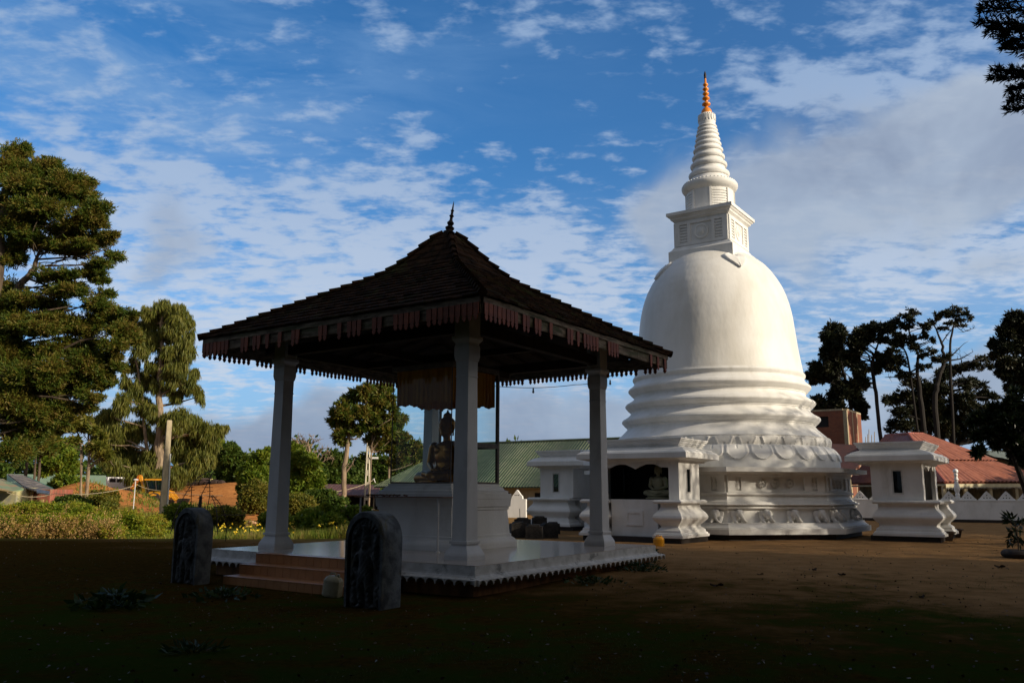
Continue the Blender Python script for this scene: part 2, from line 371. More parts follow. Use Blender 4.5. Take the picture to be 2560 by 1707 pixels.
def striped(name, c1, c2, pitch, axis, rough=.6, spread=.5, g=(.05, .04, .03, .5), bump=.02):
    """corrugated or tiled sheet: bands along an object axis, with weathering"""
    m = bpy.data.materials.new(name); m.use_nodes = True; t = m.node_tree; t.nodes.clear(); q = NT(t)
    b = q.n('ShaderNodeBsdfPrincipled'); o = q.n('ShaderNodeOutputMaterial'); t.links.new(b.outputs[0], o.inputs[0])
    tcn = q.n('ShaderNodeTexCoord'); s_ = q.n('ShaderNodeSeparateXYZ'); q.put(s_.inputs[0], tcn.outputs['Object'])
    x = q.v('DOT_PRODUCT', tcn.outputs['Object'], tuple(float(a) for a in axis))
    w = q.m('SINE', q.m('MULTIPLY', x, 2 * math.pi / pitch)); wf = q.lin(w, -1, 1)
    col = q.mix(q.ss(q.noise(tcn.outputs['Object'], 1.3, 7, .65, .3), .36, .64), c4(c1), c4(c2))
    sheet = q.n('ShaderNodeTexWhiteNoise', noise_dimensions='1D'); q.put(sheet.inputs['W'], q.m('FLOOR', q.m('DIVIDE', x, pitch * 6)))
    col = q.mix(q.m('MULTIPLY', sheet.outputs['Value'], spread), col, c4(tuple(a * .6 for a in c1)))
    col = q.mix(q.m('MULTIPLY', q.ss(q.noise(tcn.outputs['Object'], 2.7, 8, .7, .5), .52, .74), g[3]), col, c4(g))
    q.put(b.inputs['Base Color'], col); b.inputs['Roughness'].default_value = rough
    bn = q.n('ShaderNodeBump'); bn.inputs['Distance'].default_value = bump; q.put(bn.inputs['Height'], wf); q.put(b.inputs['Normal'], bn)
    return m
#MATEND
# ------------------------------------------------------------------ ground
def sm(x, a, b):
    t = np.clip((np.asarray(x, float) - a) / (b - a), 0, 1); return t * t * (3 - 2 * t)
def wav(x, y):
    return (np.sin(x * .9 + y * .35 + 1.3) * np.sin(y * .8 - x * .23) + .6 * np.sin(x * 2.1 - y * 1.3) * np.sin(y * 1.7 + x * .6 + 2) + .35 * np.sin(4.3 * x + 1.7 * y) * np.sin(3.9 * y - 2.1 * x))
def H(x, y):
    x = np.asarray(x, float); y = np.asarray(y, float)
    z = -.10 * (1 - sm(np.hypot(x + 4.6, y - 14.2), 2.5, 8.))
    z = z + .022 * wav(x, y) * (1 - sm(np.hypot(x - 8.5, y - 34.5), 6, 12) * 0) * (np.abs(y) < 60) * .5
    left = 1 - sm(x, -6, 2)
    z = z - .78 * (1 - sm(x, -10, -4)) * sm(y, 29, 34) * (1 - sm(y, 58, 70))
    z = z + left * (2.5 * sm(y, 90, 128) + .25 * sm(y, 45, 60) * wav(x * .35, y * .35))
    z = z + 1.75 * np.exp(-((x + 34.6) / 3.0) ** 2 - ((y - 69) / 5.) ** 2) + .95 * np.exp(-((x + 31.2) / 2.6) ** 2 - ((y - 71) / 4.) ** 2)
    z = z + .8 * np.exp(-((x + 38.0) / 3.0) ** 2 - ((y - 70) / 4.5) ** 2)
    z = z + left * 1.5 * np.exp(-((x + 35) / 7.) ** 2 - ((y - 109) / 4.) ** 2)
    return z + 3.0 * sm(np.hypot(x, y), 160, 400)
def axis_pts(lo, hi, n, c, k):
    t = np.linspace(-1, 1, n); a = np.sinh(t * k) / np.sinh(k)
    return np.where(a < 0, c + (c - lo) * a, c + (hi - c) * a)
gxs = axis_pts(-1500, 1500, 321, -5, 5.2); gys = axis_pts(-1500, 1500, 421, 30, 4.8)
GX, GY = np.meshgrid(gxs, gys)
gm = MB(); gm.grid(np.stack([GX, GY, H(GX, GY)], -1))
def ground_mat():
    m = bpy.data.materials.new('yard_soil'); m.use_nodes = True; t = m.node_tree; t.nodes.clear(); q = NT(t)
    b = q.n('ShaderNodeBsdfPrincipled'); o = q.n('ShaderNodeOutputMaterial'); t.links.new(b.outputs[0], o.inputs[0])
    tcn = q.n('ShaderNodeTexCoord'); P = tcn.outputs['Object']; s_ = q.n('ShaderNodeSeparateXYZ'); q.put(s_.inputs[0], P)
    x, y = s_.outputs[0], s_.outputs[1]
    big = q.noise(P, .28, 5., .6, .4); mid = q.noise(P, 1.7, 6., .62, .3); fine = q.noise(P, 9., 6., .7); grit = q.noise(P, 55., 4., .7)
    sand = q.mix(q.ss(mid, .3, .7), c4((.34, .195, .088)), c4((.25, .14, .060)))
    sand = q.mix(q.m('MULTIPLY', q.ss(grit, .5, .72), .55), sand, c4((.12, .06, .025)))
    sand = q.mix(q.m('MULTIPLY', q.ss(fine, .58, .72), .5), sand, c4((.52, .30, .14)))
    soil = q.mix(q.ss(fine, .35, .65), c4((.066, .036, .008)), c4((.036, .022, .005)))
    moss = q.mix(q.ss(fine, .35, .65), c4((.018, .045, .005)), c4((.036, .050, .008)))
    # dark soil near the camera and to the left, shade put into its colour
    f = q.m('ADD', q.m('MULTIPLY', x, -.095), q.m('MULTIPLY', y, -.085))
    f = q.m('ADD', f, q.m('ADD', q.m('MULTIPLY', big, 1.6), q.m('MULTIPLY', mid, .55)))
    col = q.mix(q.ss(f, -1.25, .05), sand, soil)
    g = q.m('ADD', q.m('ADD', q.m('MULTIPLY', mid, 1.1), q.m('MULTIPLY', big, .9)), q.m('ADD', q.m('MULTIPLY', y, -.028), q.m('MULTIPLY', x, -.006)))
    col = q.mix(q.m('MULTIPLY', q.ss(g, .54, .92), .85), col, moss)
    # back left: rough grass, then the dug orange earth
    lf = q.m('SUBTRACT', 1., q.ss(x, -9., 4.))
    gr = q.mix(q.ss(mid, .3, .7), c4((.10, .10, .02)), c4((.17, .115, .04)))
    col = q.mix(q.m('MULTIPLY', q.ss(q.m('ADD', y, q.m('MULTIPLY', big, 6.)), 30., 33.), lf), col, gr)
    dirt = q.mix(q.ss(mid, .3, .7), c4((.50, .21, .065)), c4((.36, .14, .045)))
    dirt = q.mix(q.m('MULTIPLY', q.ss(fine, .52, .7), .6), dirt, c4((.58, .32, .15)))
    dd = q.m('ADD', y, q.m('MULTIPLY', mid, 18.))
    dm = q.m('MULTIPLY', q.ss(dd, 62., 72.), lf)
    col = q.mix(dm, col, dirt)
    gg = q.m('MULTIPLY', q.ss(q.noise(P, .5, 6., .65, .5), .50, .60), q.m('SUBTRACT', 1., q.ss(y, 84., 92.)))
    col = q.mix(q.m('MULTIPLY', gg, q.m('MULTIPLY', dm, .85)), col, c4((.09, .10, .02)))
    far = q.ss(y, 118., 128.)
    col = q.mix(far, col, c4((.05, .07, .02)))
    q.put(b.inputs['Base Color'], col); b.inputs['Roughness'].default_value = 1.; b.inputs['Specular IOR Level'].default_value = 0.
    bn = q.n('ShaderNodeBump'); bn.inputs['Distance'].default_value = .035
    q.put(bn.inputs['Height'], q.m('ADD', q.m('MULTIPLY', fine, 1.), q.m('MULTIPLY', grit, .45))); q.put(b.inputs['Normal'], bn)
    return m
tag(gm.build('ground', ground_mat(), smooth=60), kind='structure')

# ------------------------------------------------------------------ pavilion
pav = thing('pavilion', 'open square pavilion with dark tiled tent roof on four white columns', 'pavilion', PC, YAW)
b = MB(); b.sq([(0, -.35), (0, .20)], 3.32, 3.32); plat = b.build('base_wall', M_brownbase, pav, False)
b = MB(); b.sq([(.06, .17), (.06, .20), (.02, .23), (-.02, .27), (-.02, .285), (-.045, .285), (-.045, .415)], 3.47, 3.47)
b.build('floor_edge', M_edge, pav, False)
b = MB(); b.sq([(0, .416), (0, .424)], 3.42, 3.42); b.build('tiled_floor', M_floor, pav, False)
# scalloped lip: half-round tile ends, side by side
b = MB()
for side in range(4):
    a = side * math.pi / 2; ca, sa = math.cos(a), math.sin(a)
    n = 35
    for i in range(n):
        u = -3.55 + (i + .5) * 7.1 / n + random.uniform(-.006, .006); w = 7.1 / n * .49
        if side == 0 and False: continue
        pts = []
        for k in range(7):
            t = math.pi * k / 6; pts.append((u - w * .94 * math.cos(t), .125 + .085 * math.sin(t) * random.uniform(.93, 1.05)))
        prof = [(u - w * 1.02, .120)] + pts + [(u + w * 1.02, .120), (u + w * 1.02, .215), (u - w * 1.02, .215)]
        V = []
        for yy in (-3.60, -3.42):
            for (px, pz) in prof: V.append((px * ca - yy * -sa * -1 if False else px * ca + yy * sa * -1, px * sa + yy * ca, pz + (.03 if yy > -3.5 else 0)))
        m_ = len(prof)
        b.add(V, [tuple(range(m_)), tuple(reversed(range(m_, 2 * m_)))] + [(k, k + m_, (k + 1) % m_ + m_, (k + 1) % m_) for k in range(m_)])
b.build('scalloped_lip', M_edge, pav, False, fix=True)
# steps of orange tile on the camera-left side (local -y)
def step_tiles(name, x0, x1, y0, y1, z0, z1):
    b = MB(); b.bx(x0, x1, y0, y1, z0, z1 - .012)
    n = int(round((x1 - x0) / .2)); w = (x1 - x0) / n
    for i in range(n):                                   # riser tiles standing a little proud, open joints
        b.bx(x0 + i * w + .004, x0 + (i + 1) * w - .004, y0 - .008, y0, z0 + .003, z1 - .018)
        for j in range(2):
            d = (y1 - y0) / 2
            b.bx(x0 + i * w + .003, x0 + (i + 1) * w - .003, y0 - .014 + j * d, y0 + (j + 1) * d - .004, z1 - .012, z1)
    return b.build(name, M_tilestep, pav, False)
step_tiles('step', -1.72, 1.72, -3.62, -3.425, .2405, .4225)
step_tiles('step', -1.74, 1.74, -3.98, -3.56, .05, .24)
step_tiles('step', -1.70, 1.70, -4.36, -3.90, -.16, .055)
# columns
for sx, sy in ((1, -1), (1, 1), (-1, 1), (-1, -1)):
    cx, cy = sx * 2.493, sy * 2.493
    b = MB()
    b.sq([(.255, .42), (.255, .50), (.245, .54), (.215, .60), (.185, .655), (.18, .67)], 0, 0, (cx, cy, 0)); base = b.build('column_base', M_colpaint, pav, False)
    b = MB(); b.sq([(.17, .67), (.17, .695), (.195, .70), (.195, .745), (.165, .75), (.163, .78), (.150, 2.2), (.138, 3.66), (.145, 3.662), (.145, 3.69), (.138, 3.695), (.142, 3.95)], 0, 0, (cx, cy, 0))
    b.build('column_shaft', M_colpaint, pav, False)
    b = MB(); b.sq([(.142, 3.95), (.155, 3.97), (.17, 4.05), (.17, 4.22), (.155, 4.28), (.16, 4.30), (.205, 4.36), (.205, 4.42), (.17, 4.43), (.17, 5.0)], 0, 0, (cx, cy, 0))
    b.build('column_capital', M_colpaint, pav, False)
# roof: courses of tiles, each course a thin sloping ring with ragged tiles
prof = [(3.78, 4.80), (1.22, 6.30), (1.0, 6.46), (.66, 6.82), (.27, 7.33), (.10, 7.50)]
def roofz(a):
    for (a0, z0), (a1, z1) in zip(prof, prof[1:]):
        if a >= a1: return z0 + (a0 - a) * (z1 - z0) / (a0 - a1)
    return prof[-1][1]
cs = list(np.linspace(3.78, 1.22, 13)) + list(np.linspace(1.22, .16, 8))[1:]
b = MB()
for i in range(len(cs) - 1):
    a0, a1 = cs[i], cs[i + 1] - .03
    z0, z1 = roofz(a0) + .045, roofz(max(a1, .1)) + .012
    for side in range(4):
        a = side * math.pi / 2; ca, sa = math.cos(a), math.sin(a)
        n = max(2, int(round(2 * a0 / .21)))
        for j in range(n):
            u0, u1 = -1 + 2 * j / n, -1 + 2 * (j + 1) / n
            dz = random.uniform(-.008, .012); da = random.uniform(-.012, .015)
            P = []
            for aa, zz, off in ((a0 + da, z0 + dz, 0), (a1, z1, 0), (a0 + da, z0 - .035 + dz, 1), (a1, z1 - .03, 1)):
                for u in (u0, u1):
                    x = u * aa; y = -aa
                    P.append((x * ca - y * sa, x * sa + y * ca, zz))
            b.add(P, [(0, 1, 3, 2), (4, 6, 7, 5), (0, 4, 5, 1), (2, 3, 7, 6), (0, 2, 6, 4), (1, 5, 7, 3)])
roof = b.build('roof', M_roof, pav, False, fix=True)
b = MB()
for sx, sy in ((1, -1), (1, 1), (-1, 1), (-1, -1)):      # ridge tiles on the hips
    pr = [p for p in np.linspace(3.8, .12, 22)]
    for p0, p1 in zip(pr, pr[1:]):
        b.tube([(sx * p0, sy * p0, roofz(p0) + .05), (sx * (p1 - .02), sy * (p1 - .02), roofz(max(p1, .1)) + .03)], [.085, .065], 6)
b.build('hip_tiles', M_roof, roof, False)
b = MB(); b.sq([(0, 4.72), (0, 4.79)], 3.74, 3.74); b.add([(-3.7, -3.7, 4.80), (3.7, -3.7, 4.80), (3.7, 3.7, 4.80), (-3.7, 3.7, 4.80), (0, 0, 5.6)], [(0, 1, 4), (1, 2, 4), (2, 3, 4), (3, 0, 4)])
b.v = b.v[1:]; b.f = [[i - 8 for i in f] for f in b.f[6:]]; b.mi = b.mi[6:]
b.build('ceiling_boards', M_darkwood, pav, False)
b = MB()
for side in range(4):
    a = side * math.pi / 2; M4 = Matrix.Rotation(a, 4, 'Z'); q = MB()
    for u in np.linspace(-3.4, 3.4, 11):
        v_ = abs(u) if abs(u) > .3 else .3
        q.tube([(u, -3.68, 4.74), (u * .98, -v_, 4.72 + (3.68 - v_) * .215)], .05, 4)
    q.bx(-2.6, 2.6, -2.58, -2.40, 4.50, 4.72)
    q.xf(M4); b.v += q.v; b.f += [[i + b.n for i in f] for f in q.f]; b.mi += q.mi; b.n += q.n
b.bx(-2.4, 2.4, -.07, .07, 4.52, 4.66); b.bx(-.07, .07, -2.4, 2.4, 4.36, 4.515)
b.build('rafters', M_darkwood, pav, False)
# fascia boards and the painted pickets that hang from them, some of them lost
PK = {0: [1 if (i in range(1, 12) or i in (14, 15, 16, 22, 23, 26, 27, 30, 31, 36, 42, 46, 51)) else 0 for i in range(56)]}
for side in range(4):
    M4 = Matrix.Rotation(side * math.pi / 2, 4, 'Z')
    b = MB(); n = 14
    for i in range(n):
        u0 = -3.70 + i * 7.4 / n; u1 = u0 + 7.4 / n - .004; dz = random.uniform(-.008, .008)
        b.bx(u0, u1, -3.72 + random.uniform(-.004, .004), -3.68, 4.52 + dz, 4.79)
    b.bx(-3.70, 3.70, -3.745, -3.7235, 4.70, 4.80)
    b.xf(M4); fas = b.build('fascia', M_wood, pav, False)
    b = MB(); n = 58
    for i in range(n):
        if side == 0: keep = not (i in (7, 8, 9, 12, 15, 17, 18, 20, 21, 24, 25, 26, 27, 30, 31, 33, 37, 38, 41, 42, 48) )
        elif side == 1: keep = (i < 11 and i != 8) or i in (12, 13, 16, 21, 22, 24, 26, 27, 28, 29, 30, 34, 35, 36, 37, 50, 53, 56)
        else: keep = random.random() > .10 and not (38 <= i <= 40)
        if not keep: continue
        u = -3.70 + (i + .5) * 7.4 / n; w = .052; y0 = -3.742 + random.uniform(-.004, .004) - .004; top = 4.70 - .004
        bot = 4.44 + random.uniform(-.012, .012); tl = random.uniform(-.006, .006)
        poly = [(u - w, top), (u - w, bot + .06), (u - w * .55 + tl, bot + .045), (u - w * .9 + tl, bot + .015), (u - w * .5 + tl, bot - .03), (u + tl, bot - .05),
                (u + w * .5 + tl, bot - .03), (u + w * .9 + tl, bot + .015), (u + w * .55 + tl, bot + .045), (u + w, bot + .06), (u + w, top)]
        b.prism(poly, y0 - .014, y0)
    b.xf(M4); b.build('picket_valance', M_red, fas, False, fix=True)
b = MB(); b.lathe([(.13, 7.48), (.14, 7.55), (.10, 7.58), (.075, 7.60), (.10, 7.64), (.11, 7.69), (.07, 7.73), (.05, 7.75), (.075, 7.80), (.085, 7.84), (.055, 7.885), (.035, 7.93), (.035, 8.02), (.06, 8.055), (.035, 8.09), (.03, 8.12), (.03, 8.20), (.045, 8.23), (.022, 8.26), (.015, 8.40), (.004, 8.52)], 14)
b.xf(Matrix.Translation((0, 0, 7.48)) @ Matrix.Diagonal((1, 1, .77, 1)) @ Matrix.Translation((0, 0, -7.48)))
b.xf(Matrix.Translation((0, 0, 7.5)) @ Matrix.Rotation(R(7), 4, 'Y') @ Matrix.Rotation(R(-3), 4, 'X') @ Matrix.Translation((0, 0, -7.5)))
b.build('roof_finial', M_darkmetal, pav, False, smooth=50)
# pedestal
ped = thing('pedestal', 'stepped white masonry pedestal under the glass case in the pavilion', 'pedestal', PC + [0, 0, .42], YAW)
b = MB(); b.sq([(1.15, .425), (1.15, .52), (1.14, .56), (1.11, .61), (1.07, .64), (1.06, .645), (1.06, .70), (1.035, .71), (.995, 1.22), (1.02, 1.225), (1.02, 1.285), (1.045, 1.29), (1.055, 1.45), (1.06, 1.455), (1.06, 1.56), (1.01, 1.57), (1.01, 1.62), (.95, 1.64), (.92, 1.70), (.87, 1.715), (.87, 1.77)])
b.xf(Matrix.Translation((0, 0, -.42))); b.build('pedestal_body', M_plaster, ped, False)
shelf = thing('offering_shelf', 'narrow brown offering ledge on a thin white post before the pedestal', 'shelf', PC + nL * 1.35 + [0, 0, .42], YAW)
b = MB(); b.bx(-1.25, 1.18, -.16, .27, 1.06, 1.08); b.build('shelf_board', mat('shelf_wood', (.20, .09, .04), (.10, .05, .03), 6, .6), shelf, False)
b = MB(); b.tube([(1.02, -.10, .004), (1.02, -.10, 1.058)], .022, 10); b.lathe([(.05, .004), (.05, .02), (.025, .03)], 10, (1.02, -.10, 0)); b.build('post', M_colpaint, shelf, False)
b = MB(); b.tube([(-1.1, -.10, .004), (-1.1, -.10, 1.058)], .022, 10); b.build('post', M_colpaint, shelf, False)
fl = MB()
for i in range(46):
    c = (random.uniform(-1.0, .2), random.uniform(-.12, .05), 1.095 + random.uniform(0, .02)); fl.sph(c, (.03, .03, .018), 5, 3)
o = fl.build('flower_offerings', mat('wilted_flowers', (.20, .06, .05), (.10, .10, .04), 12, .8), None, False)
o.matrix_basis = Matrix.Translation(Vector(PC + nL * 1.35 + [0, 0, .42])) @ Matrix.Rotation(YAW, 4, 'Z'); tag(o, 'dried flower offerings lying on the brown ledge', 'flowers')
# glass case
case = thing('glass_case', 'tall glass case with dark metal frame around the golden statue', 'display case', PC + [0, 0, 1.77], YAW)
z1 = 2.45
for sx in (-1, 1):
    for sy in (-1, 1): b = MB(); w_ = .032 if (sx, sy) in ((1, 1),) else (.024 if sy > 0 else .009); b.bx(sx * .83 - w_, sx * .83 + w_, sy * .83 - w_, sy * .83 + w_, .002, z1); b.build('corner_post', M_frame, case, False)
b = MB()
for sg in (-1, 1):
    b.bx(-.80, .80, sg * .83 - .012, sg * .83 + .012, .002, .03); b.bx(sg * .83 - .02, sg * .83 + .02, -.80, .80, .002, .04)
b.build('sill_frame', M_frame, case, False); b = MB()
for sg in (-1, 1):
    b.bx(-.80, .80, sg * .83 - .03, sg * .83 + .03, z1, z1 + .10); b.bx(sg * .83 - .03, sg * .83 + .03, -.86, .86, z1 + .001, z1 + .101)
b.build('top_frame', M_frame, case, False); b = MB()
b.bx(.80, .86, -.80, .80, .78, .88); b.bx(-.8, .8, .80, .86, .78, .86)
b.build('middle_rail', M_frame, case, False)
b = MB()
for sg in (-1, 1): b.add([(-.80, sg * .83, .05), (.80, sg * .83, .05), (.80, sg * .83, z1 - .002), (-.80, sg * .83, z1 - .002)], [(0, 1, 2, 3)])
for z0_, z1_ in ((.062, .778), (.882, z1 - .002)): b.add([(.83, -.80, z0_), (.83, .80, z0_), (.83, .80, z1_), (.83, -.80, z1_)], [(0, 1, 2, 3)])
b.add([(-.83, -.80, .05), (-.83, .80, .05), (-.83, .80, z1 - .002), (-.83, -.80, z1 - .002)], [(0, 1, 2, 3)])
b.build('glass_panes', M_glass, case, False)
b = MB(); b.bx(-.86, .86, -.86, .86, z1 + .102, z1 + .14); b.build('case_top', M_darkwood, case, False)
cur = thing('curtain', 'gathered orange cloth valance hung round the top of the glass case', 'curtain', PC + [0, 0, 3.5], YAW)
b = MB()
for side in range(4):
    n = 90; q = MB(); P = np.zeros((2, n, 3))
    u = np.linspace(-.78, .78, n)
    wv = .018 * np.sin(u * 46 + side) + .008 * np.sin(u * 101)
    drop = .02 * np.sin(u * 23) + .025 * np.sin(u * 7 + side * 2)
    P[0] = np.stack([u, -.775 + wv, -.02 + drop], -1); P[1] = np.stack([u, -.78 + wv * .5, 0 * u + .715], -1)
    q.grid(P); q.xf(Matrix.Rotation(side * math.pi / 2, 4, 'Z')); b.v += q.v; b.f += [[i + b.n for i in f] for f in q.f]; b.mi += q.mi; b.n += q.n
b.build('curtain_cloth', M_curtain, cur, False)
# ------------------------------------------------------------------ blob meshes: many soft shapes fused into one skin
def cap_pts(p, q, r0, r1, n=None):
    p, q = np.array(p, float), np.array(q, float); L = np.linalg.norm(q - p)
    n = n or max(2, int(L / (min(r0, r1) * .5)) + 1)
    return [(p + (q - p) * t, r0 + (r1 - r0) * t) for t in np.linspace(0, 1, n)]
def fused(name, shapes, vox, smooth_it=4):
    """shapes: ('e', centre, radii[, rotation euler]) or ('c', p, q, r0, r1); voxel remesh to one closed skin"""
    b = MB()
    for s_ in shapes:
        if s_[0] == 'e':
            q = MB(); q.sph((0, 0, 0), s_[2], 20, 12)
            M = Matrix.Translation(Vector(s_[1]))
            if len(s_) > 3: M = M @ (Matrix.Rotation(s_[3][2], 4, 'Z') @ Matrix.Rotation(s_[3][1], 4, 'Y') @ Matrix.Rotation(s_[3][0], 4, 'X'))
            q.xf(M); b.v += q.v; b.f += [[i + b.n for i in f] for f in q.f]; b.mi += q.mi; b.n += q.n
        else:
            _, p, q_, r0, r1 = s_; d = np.array(q_, float) - np.array(p, float); L = np.linalg.norm(d) + 1e-6; d /= L
            n = 6; P = [np.array(p) - d * r0 * .9, np.array(p) - d * r0 * .5, np.array(p, float)] + [np.array(p) + d * L * t for t in np.linspace(0, 1, n)[1:]] + [np.array(q_) + d * r1 * .5, np.array(q_) + d * r1 * .9]
            rr = [r0 * .4, r0 * .86, r0] + [r0 + (r1 - r0) * t for t in np.linspace(0, 1, n)[1:]] + [r1 * .86, r1 * .4]
            b.tube(P, rr, 12)
    me = b.data(name + '_src'); o = bpy.data.objects.new(name + '_src', me); C.objects.link(o)
    md = o.modifiers.new('r', 'REMESH'); md.mode = 'VOXEL'; md.voxel_size = vox; md.use_smooth_shade = True
    if smooth_it:
        m2 = o.modifiers.new('s', 'SMOOTH'); m2.iterations = smooth_it; m2.factor = .5
    dg = bpy.context.evaluated_depsgraph_get(); dg.update()
    out = bpy.data.meshes.new_from_object(o.evaluated_get(dg)); out.name = name
    bpy.data.objects.remove(o); bpy.data.meshes.remove(me)
    return out
# seated figure, legs crossed, hands in the lap; about 1.75 high, faces local -y
def seated():
    s_ = []
    e = lambda c, r, *a: s_.append(('e', c, r) + ((a[0],) if a else ()))
    c = lambda p, q, r0, r1: s_.append(('c', p, q, r0, r1))
    e((0, .02, .16), (.34, .26, .17)); e((0, .06, .35), (.27, .18, .24)); e((0, .05, .58), (.31, .18, .28)); e((0, .05, .76), (.33, .16, .14))
    e((-.12, -.04, .70), (.13, .09, .10)); e((.12, -.04, .70), (.13, .09, .10))
    for g in (-1, 1):
        c((g * .18, .05, .15), (g * .56, -.14, .13), .155, .125); c((g * .58, -.16, .12), (g * -.10, -.40, .12 + (.05 if g > 0 else 0)), .115, .075)
        c((g * -.10, -.40, .13 + (.05 if g > 0 else 0)), (g * -.32, -.33, .17 + (.04 if g > 0 else 0)), .06, .05)
        e((g * .33, .05, .78), (.105, .11, .11)); c((g * .36, .05, .76), (g * .41, .02, .44), .105, .09); c((g * .43, .02, .43), (g * .13, -.24, .29), .074, .048)
        for k in range(4): c((g * .13, -.24 - k * .018 + .03, .285), (g * -.06, -.28 - k * .02 + .03, .272 + (.03 if g > 0 else 0)), .02, .014)
        c((g * .13, -.24, .30), (g * .02, -.25, .335), .02, .015)
        e((g * .178, .045, 1.17), (.024, .04, .075)); c((g * .178, .05, 1.12), (g * .168, .05, 1.02), .018, .022)
        e((g * .055, -.112, 1.22), (.034, .02, .014)); e((g * .055, -.115, 1.26), (.042, .016, .008))
    c((0, .06, .84), (0, .05, .98), .085, .08)
    e((0, .05, 1.20), (.172, .175, .18)); e((0, .02, 1.10), (.132, .135, .13)); e((0, .06, 1.28), (.178, .175, .14))
    c((0, -.13, 1.23), (0, -.158, 1.165), .014, .026); e((0, -.128, 1.115), (.042, .022, .011)); e((0, -.124, 1.098), (.034, .02, .010)); e((0, -.112, 1.055), (.035, .028, .025))
    e((0, .07, 1.43), (.10, .10, .08)); c((0, .07, 1.47), (0, .07, 1.57), .045, .014)
    c((-.24, -.08, .80), (.14, -.115, .50), .028, .02)       # robe edge across the chest
    e((0, -.02, .02), (.66, .42, .04))
    return fused('seated_figure', s_, .014, 3)
SEATED = seated()
def seated_statue(name, label, loc, rz, sc, m_body, hair=None):
    me = SEATED.copy(); me.materials.clear()
    t = thing(name, label, 'statue', loc, rz); o = link('body', me, m_body, t); o.scale = (sc,) * 3; return t
gs = seated_statue('seated_statue', 'golden seated statue with flame topped head inside the glass case', PC + nL * .05 + nR * .04 + [0, 0, 1.772], YAW, 1.04, M_gold)
# ------------------------------------------------------------------ stupa
stu = thing('stupa', 'tall white bell shaped stupa with ringed spire and orange finial', 'stupa', SC, YAW)
def octa(b, prof, mi=0):
    k = 1 / math.cos(math.pi / 8); b.lathe([(r * k, z) for r, z in prof], 8, a0=math.pi / 8, mi=mi)
b = MB(); octa(b, [(4.86, -.3), (4.86, .215)]); b.build('black_plinth', M_black, stu, False)
b = MB(); octa(b, [(4.88, .19), (5.18, .20), (5.18, .385), (5.10, .39), (5.10, .43), (5.05, .45), (5.0, .50), (4.97, .545), (4.97, .58), (4.62, .585), (4.62, 1.05), (4.72, 1.052), (4.76, 1.08), (4.76, 1.13), (4.70, 1.15), (4.70, 1.17), (4.82, 1.175), (4.86, 1.20), (4.82, 1.235), (4.74, 1.25), (4.74, 1.285), (4.68, 1.29), (4.60, 1.36), (4.56, 1.48), (4.56, 1.53), (4.66, 1.54), (4.66, 1.60), (4.60, 1.62), (4.50, 1.625), (4.50, 2.22), (4.58, 2.225), (4.62, 2.33), (4.64, 2.335)])
b.build('octagonal_base', M_plaster, stu, False)
b = MB(); octa(b, [(4.60, 2.325), (5.16, 2.33), (5.16, 2.485), (4.4, 2.50)]); b.build('base_slab', M_plaster, stu, False)
# raised frames and pilasters on the base faces
def face_frame(k):   # local frame of octagon face k: normals at local angles; returns matrix whose x runs along the face, -y outward
    return Matrix.Rotation(k * math.pi / 4, 4, 'Z')
def addq(b, q, M=None):
    if M is not None: q.xf(M)
    b.v += q.v; b.f += [[i + b.n for i in f] for f in q.f]; b.mi += q.mi; b.n += q.n
def relief(shapes, w, hgt, nx, nz, base=0.):
    """height field of capsules (x0,z0,x1,z1,r0,r1,h)"""
    X, Z = np.meshgrid(np.linspace(-w / 2, w / 2, nx), np.linspace(0, hgt, nz)); D_ = np.full(X.shape, base)
    for x0, z0, x1, z1, r0, r1, hh in shapes:
        dx, dz_ = x1 - x0, z1 - z0; L = dx * dx + dz_ * dz_ + 1e-9
        t = np.clip(((X - x0) * dx + (Z - z0) * dz_) / L, 0, 1); d = np.hypot(X - x0 - t * dx, Z - z0 - t * dz_); r = r0 + (r1 - r0) * t
        D_ = np.maximum(D_, hh * np.sqrt(np.clip(1 - (d / r) ** 2, 0, 1)))
    return X, Z, D_
DWARF = [(0, .10, 0, .24, .085, .075, .06), (0, .33, 0, .33, .06, .06, .07), (0, .40, 0, .42, .04, .03, .05), (-.06, .25, -.12, .36, .026, .02, .045), (.06, .25, .12, .18, .026, .02, .045),
         (-.05, .12, -.09, .04, .04, .03, .05), (.05, .12, .10, .06, .04, .03, .05), (-.09, .03, -.13, .02, .025, .02, .04), (.10, .05, .07, .01, .025, .02, .04)]
fl = MB(); rp = MB()
for k in (7, 0, 1, 2):
    M4 = face_frame(k); y = -4.50; hw = 4.50 * math.tan(math.pi / 8)
    q = MB()
    e = .09; xs = [(-hw + .02, -hw + .30), (-hw + .52, -hw + .80), (hw - .80, hw - .52), (hw - .30, hw - .02)]
    for x0, x1 in xs: q.bx(x0, x1, y - e, y + .002, 1.626, 2.219)
    q.bx(-hw + .80, hw - .80, y - e, y + .002, 1.626, 1.70); q.bx(-hw + .80, hw - .80, y - e, y + .002, 2.14, 2.219)
    for x0, x1 in ((xs[0][1], xs[1][0]), (xs[2][1], xs[3][0])):
        q.bx(x0, x1, y - e, y + .002, 1.626, 1.68); q.bx(x0, x1, y - e, y + .002, 2.15, 2.219)
        X, Z, D_ = relief(DWARF, .22, .47, 28, 54); P = np.stack([X + (x0 + x1) / 2, y - .004 - D_, Z + 1.68], -1); q2 = MB(); q2.grid(P); q2.xf(M4); addq(rp, q2)
    addq(fl, q, M4)
fl.build('pilaster_frames', M_plaster, stu, False); rp.build('carved_panels', M_plaster, stu, False, smooth=70)
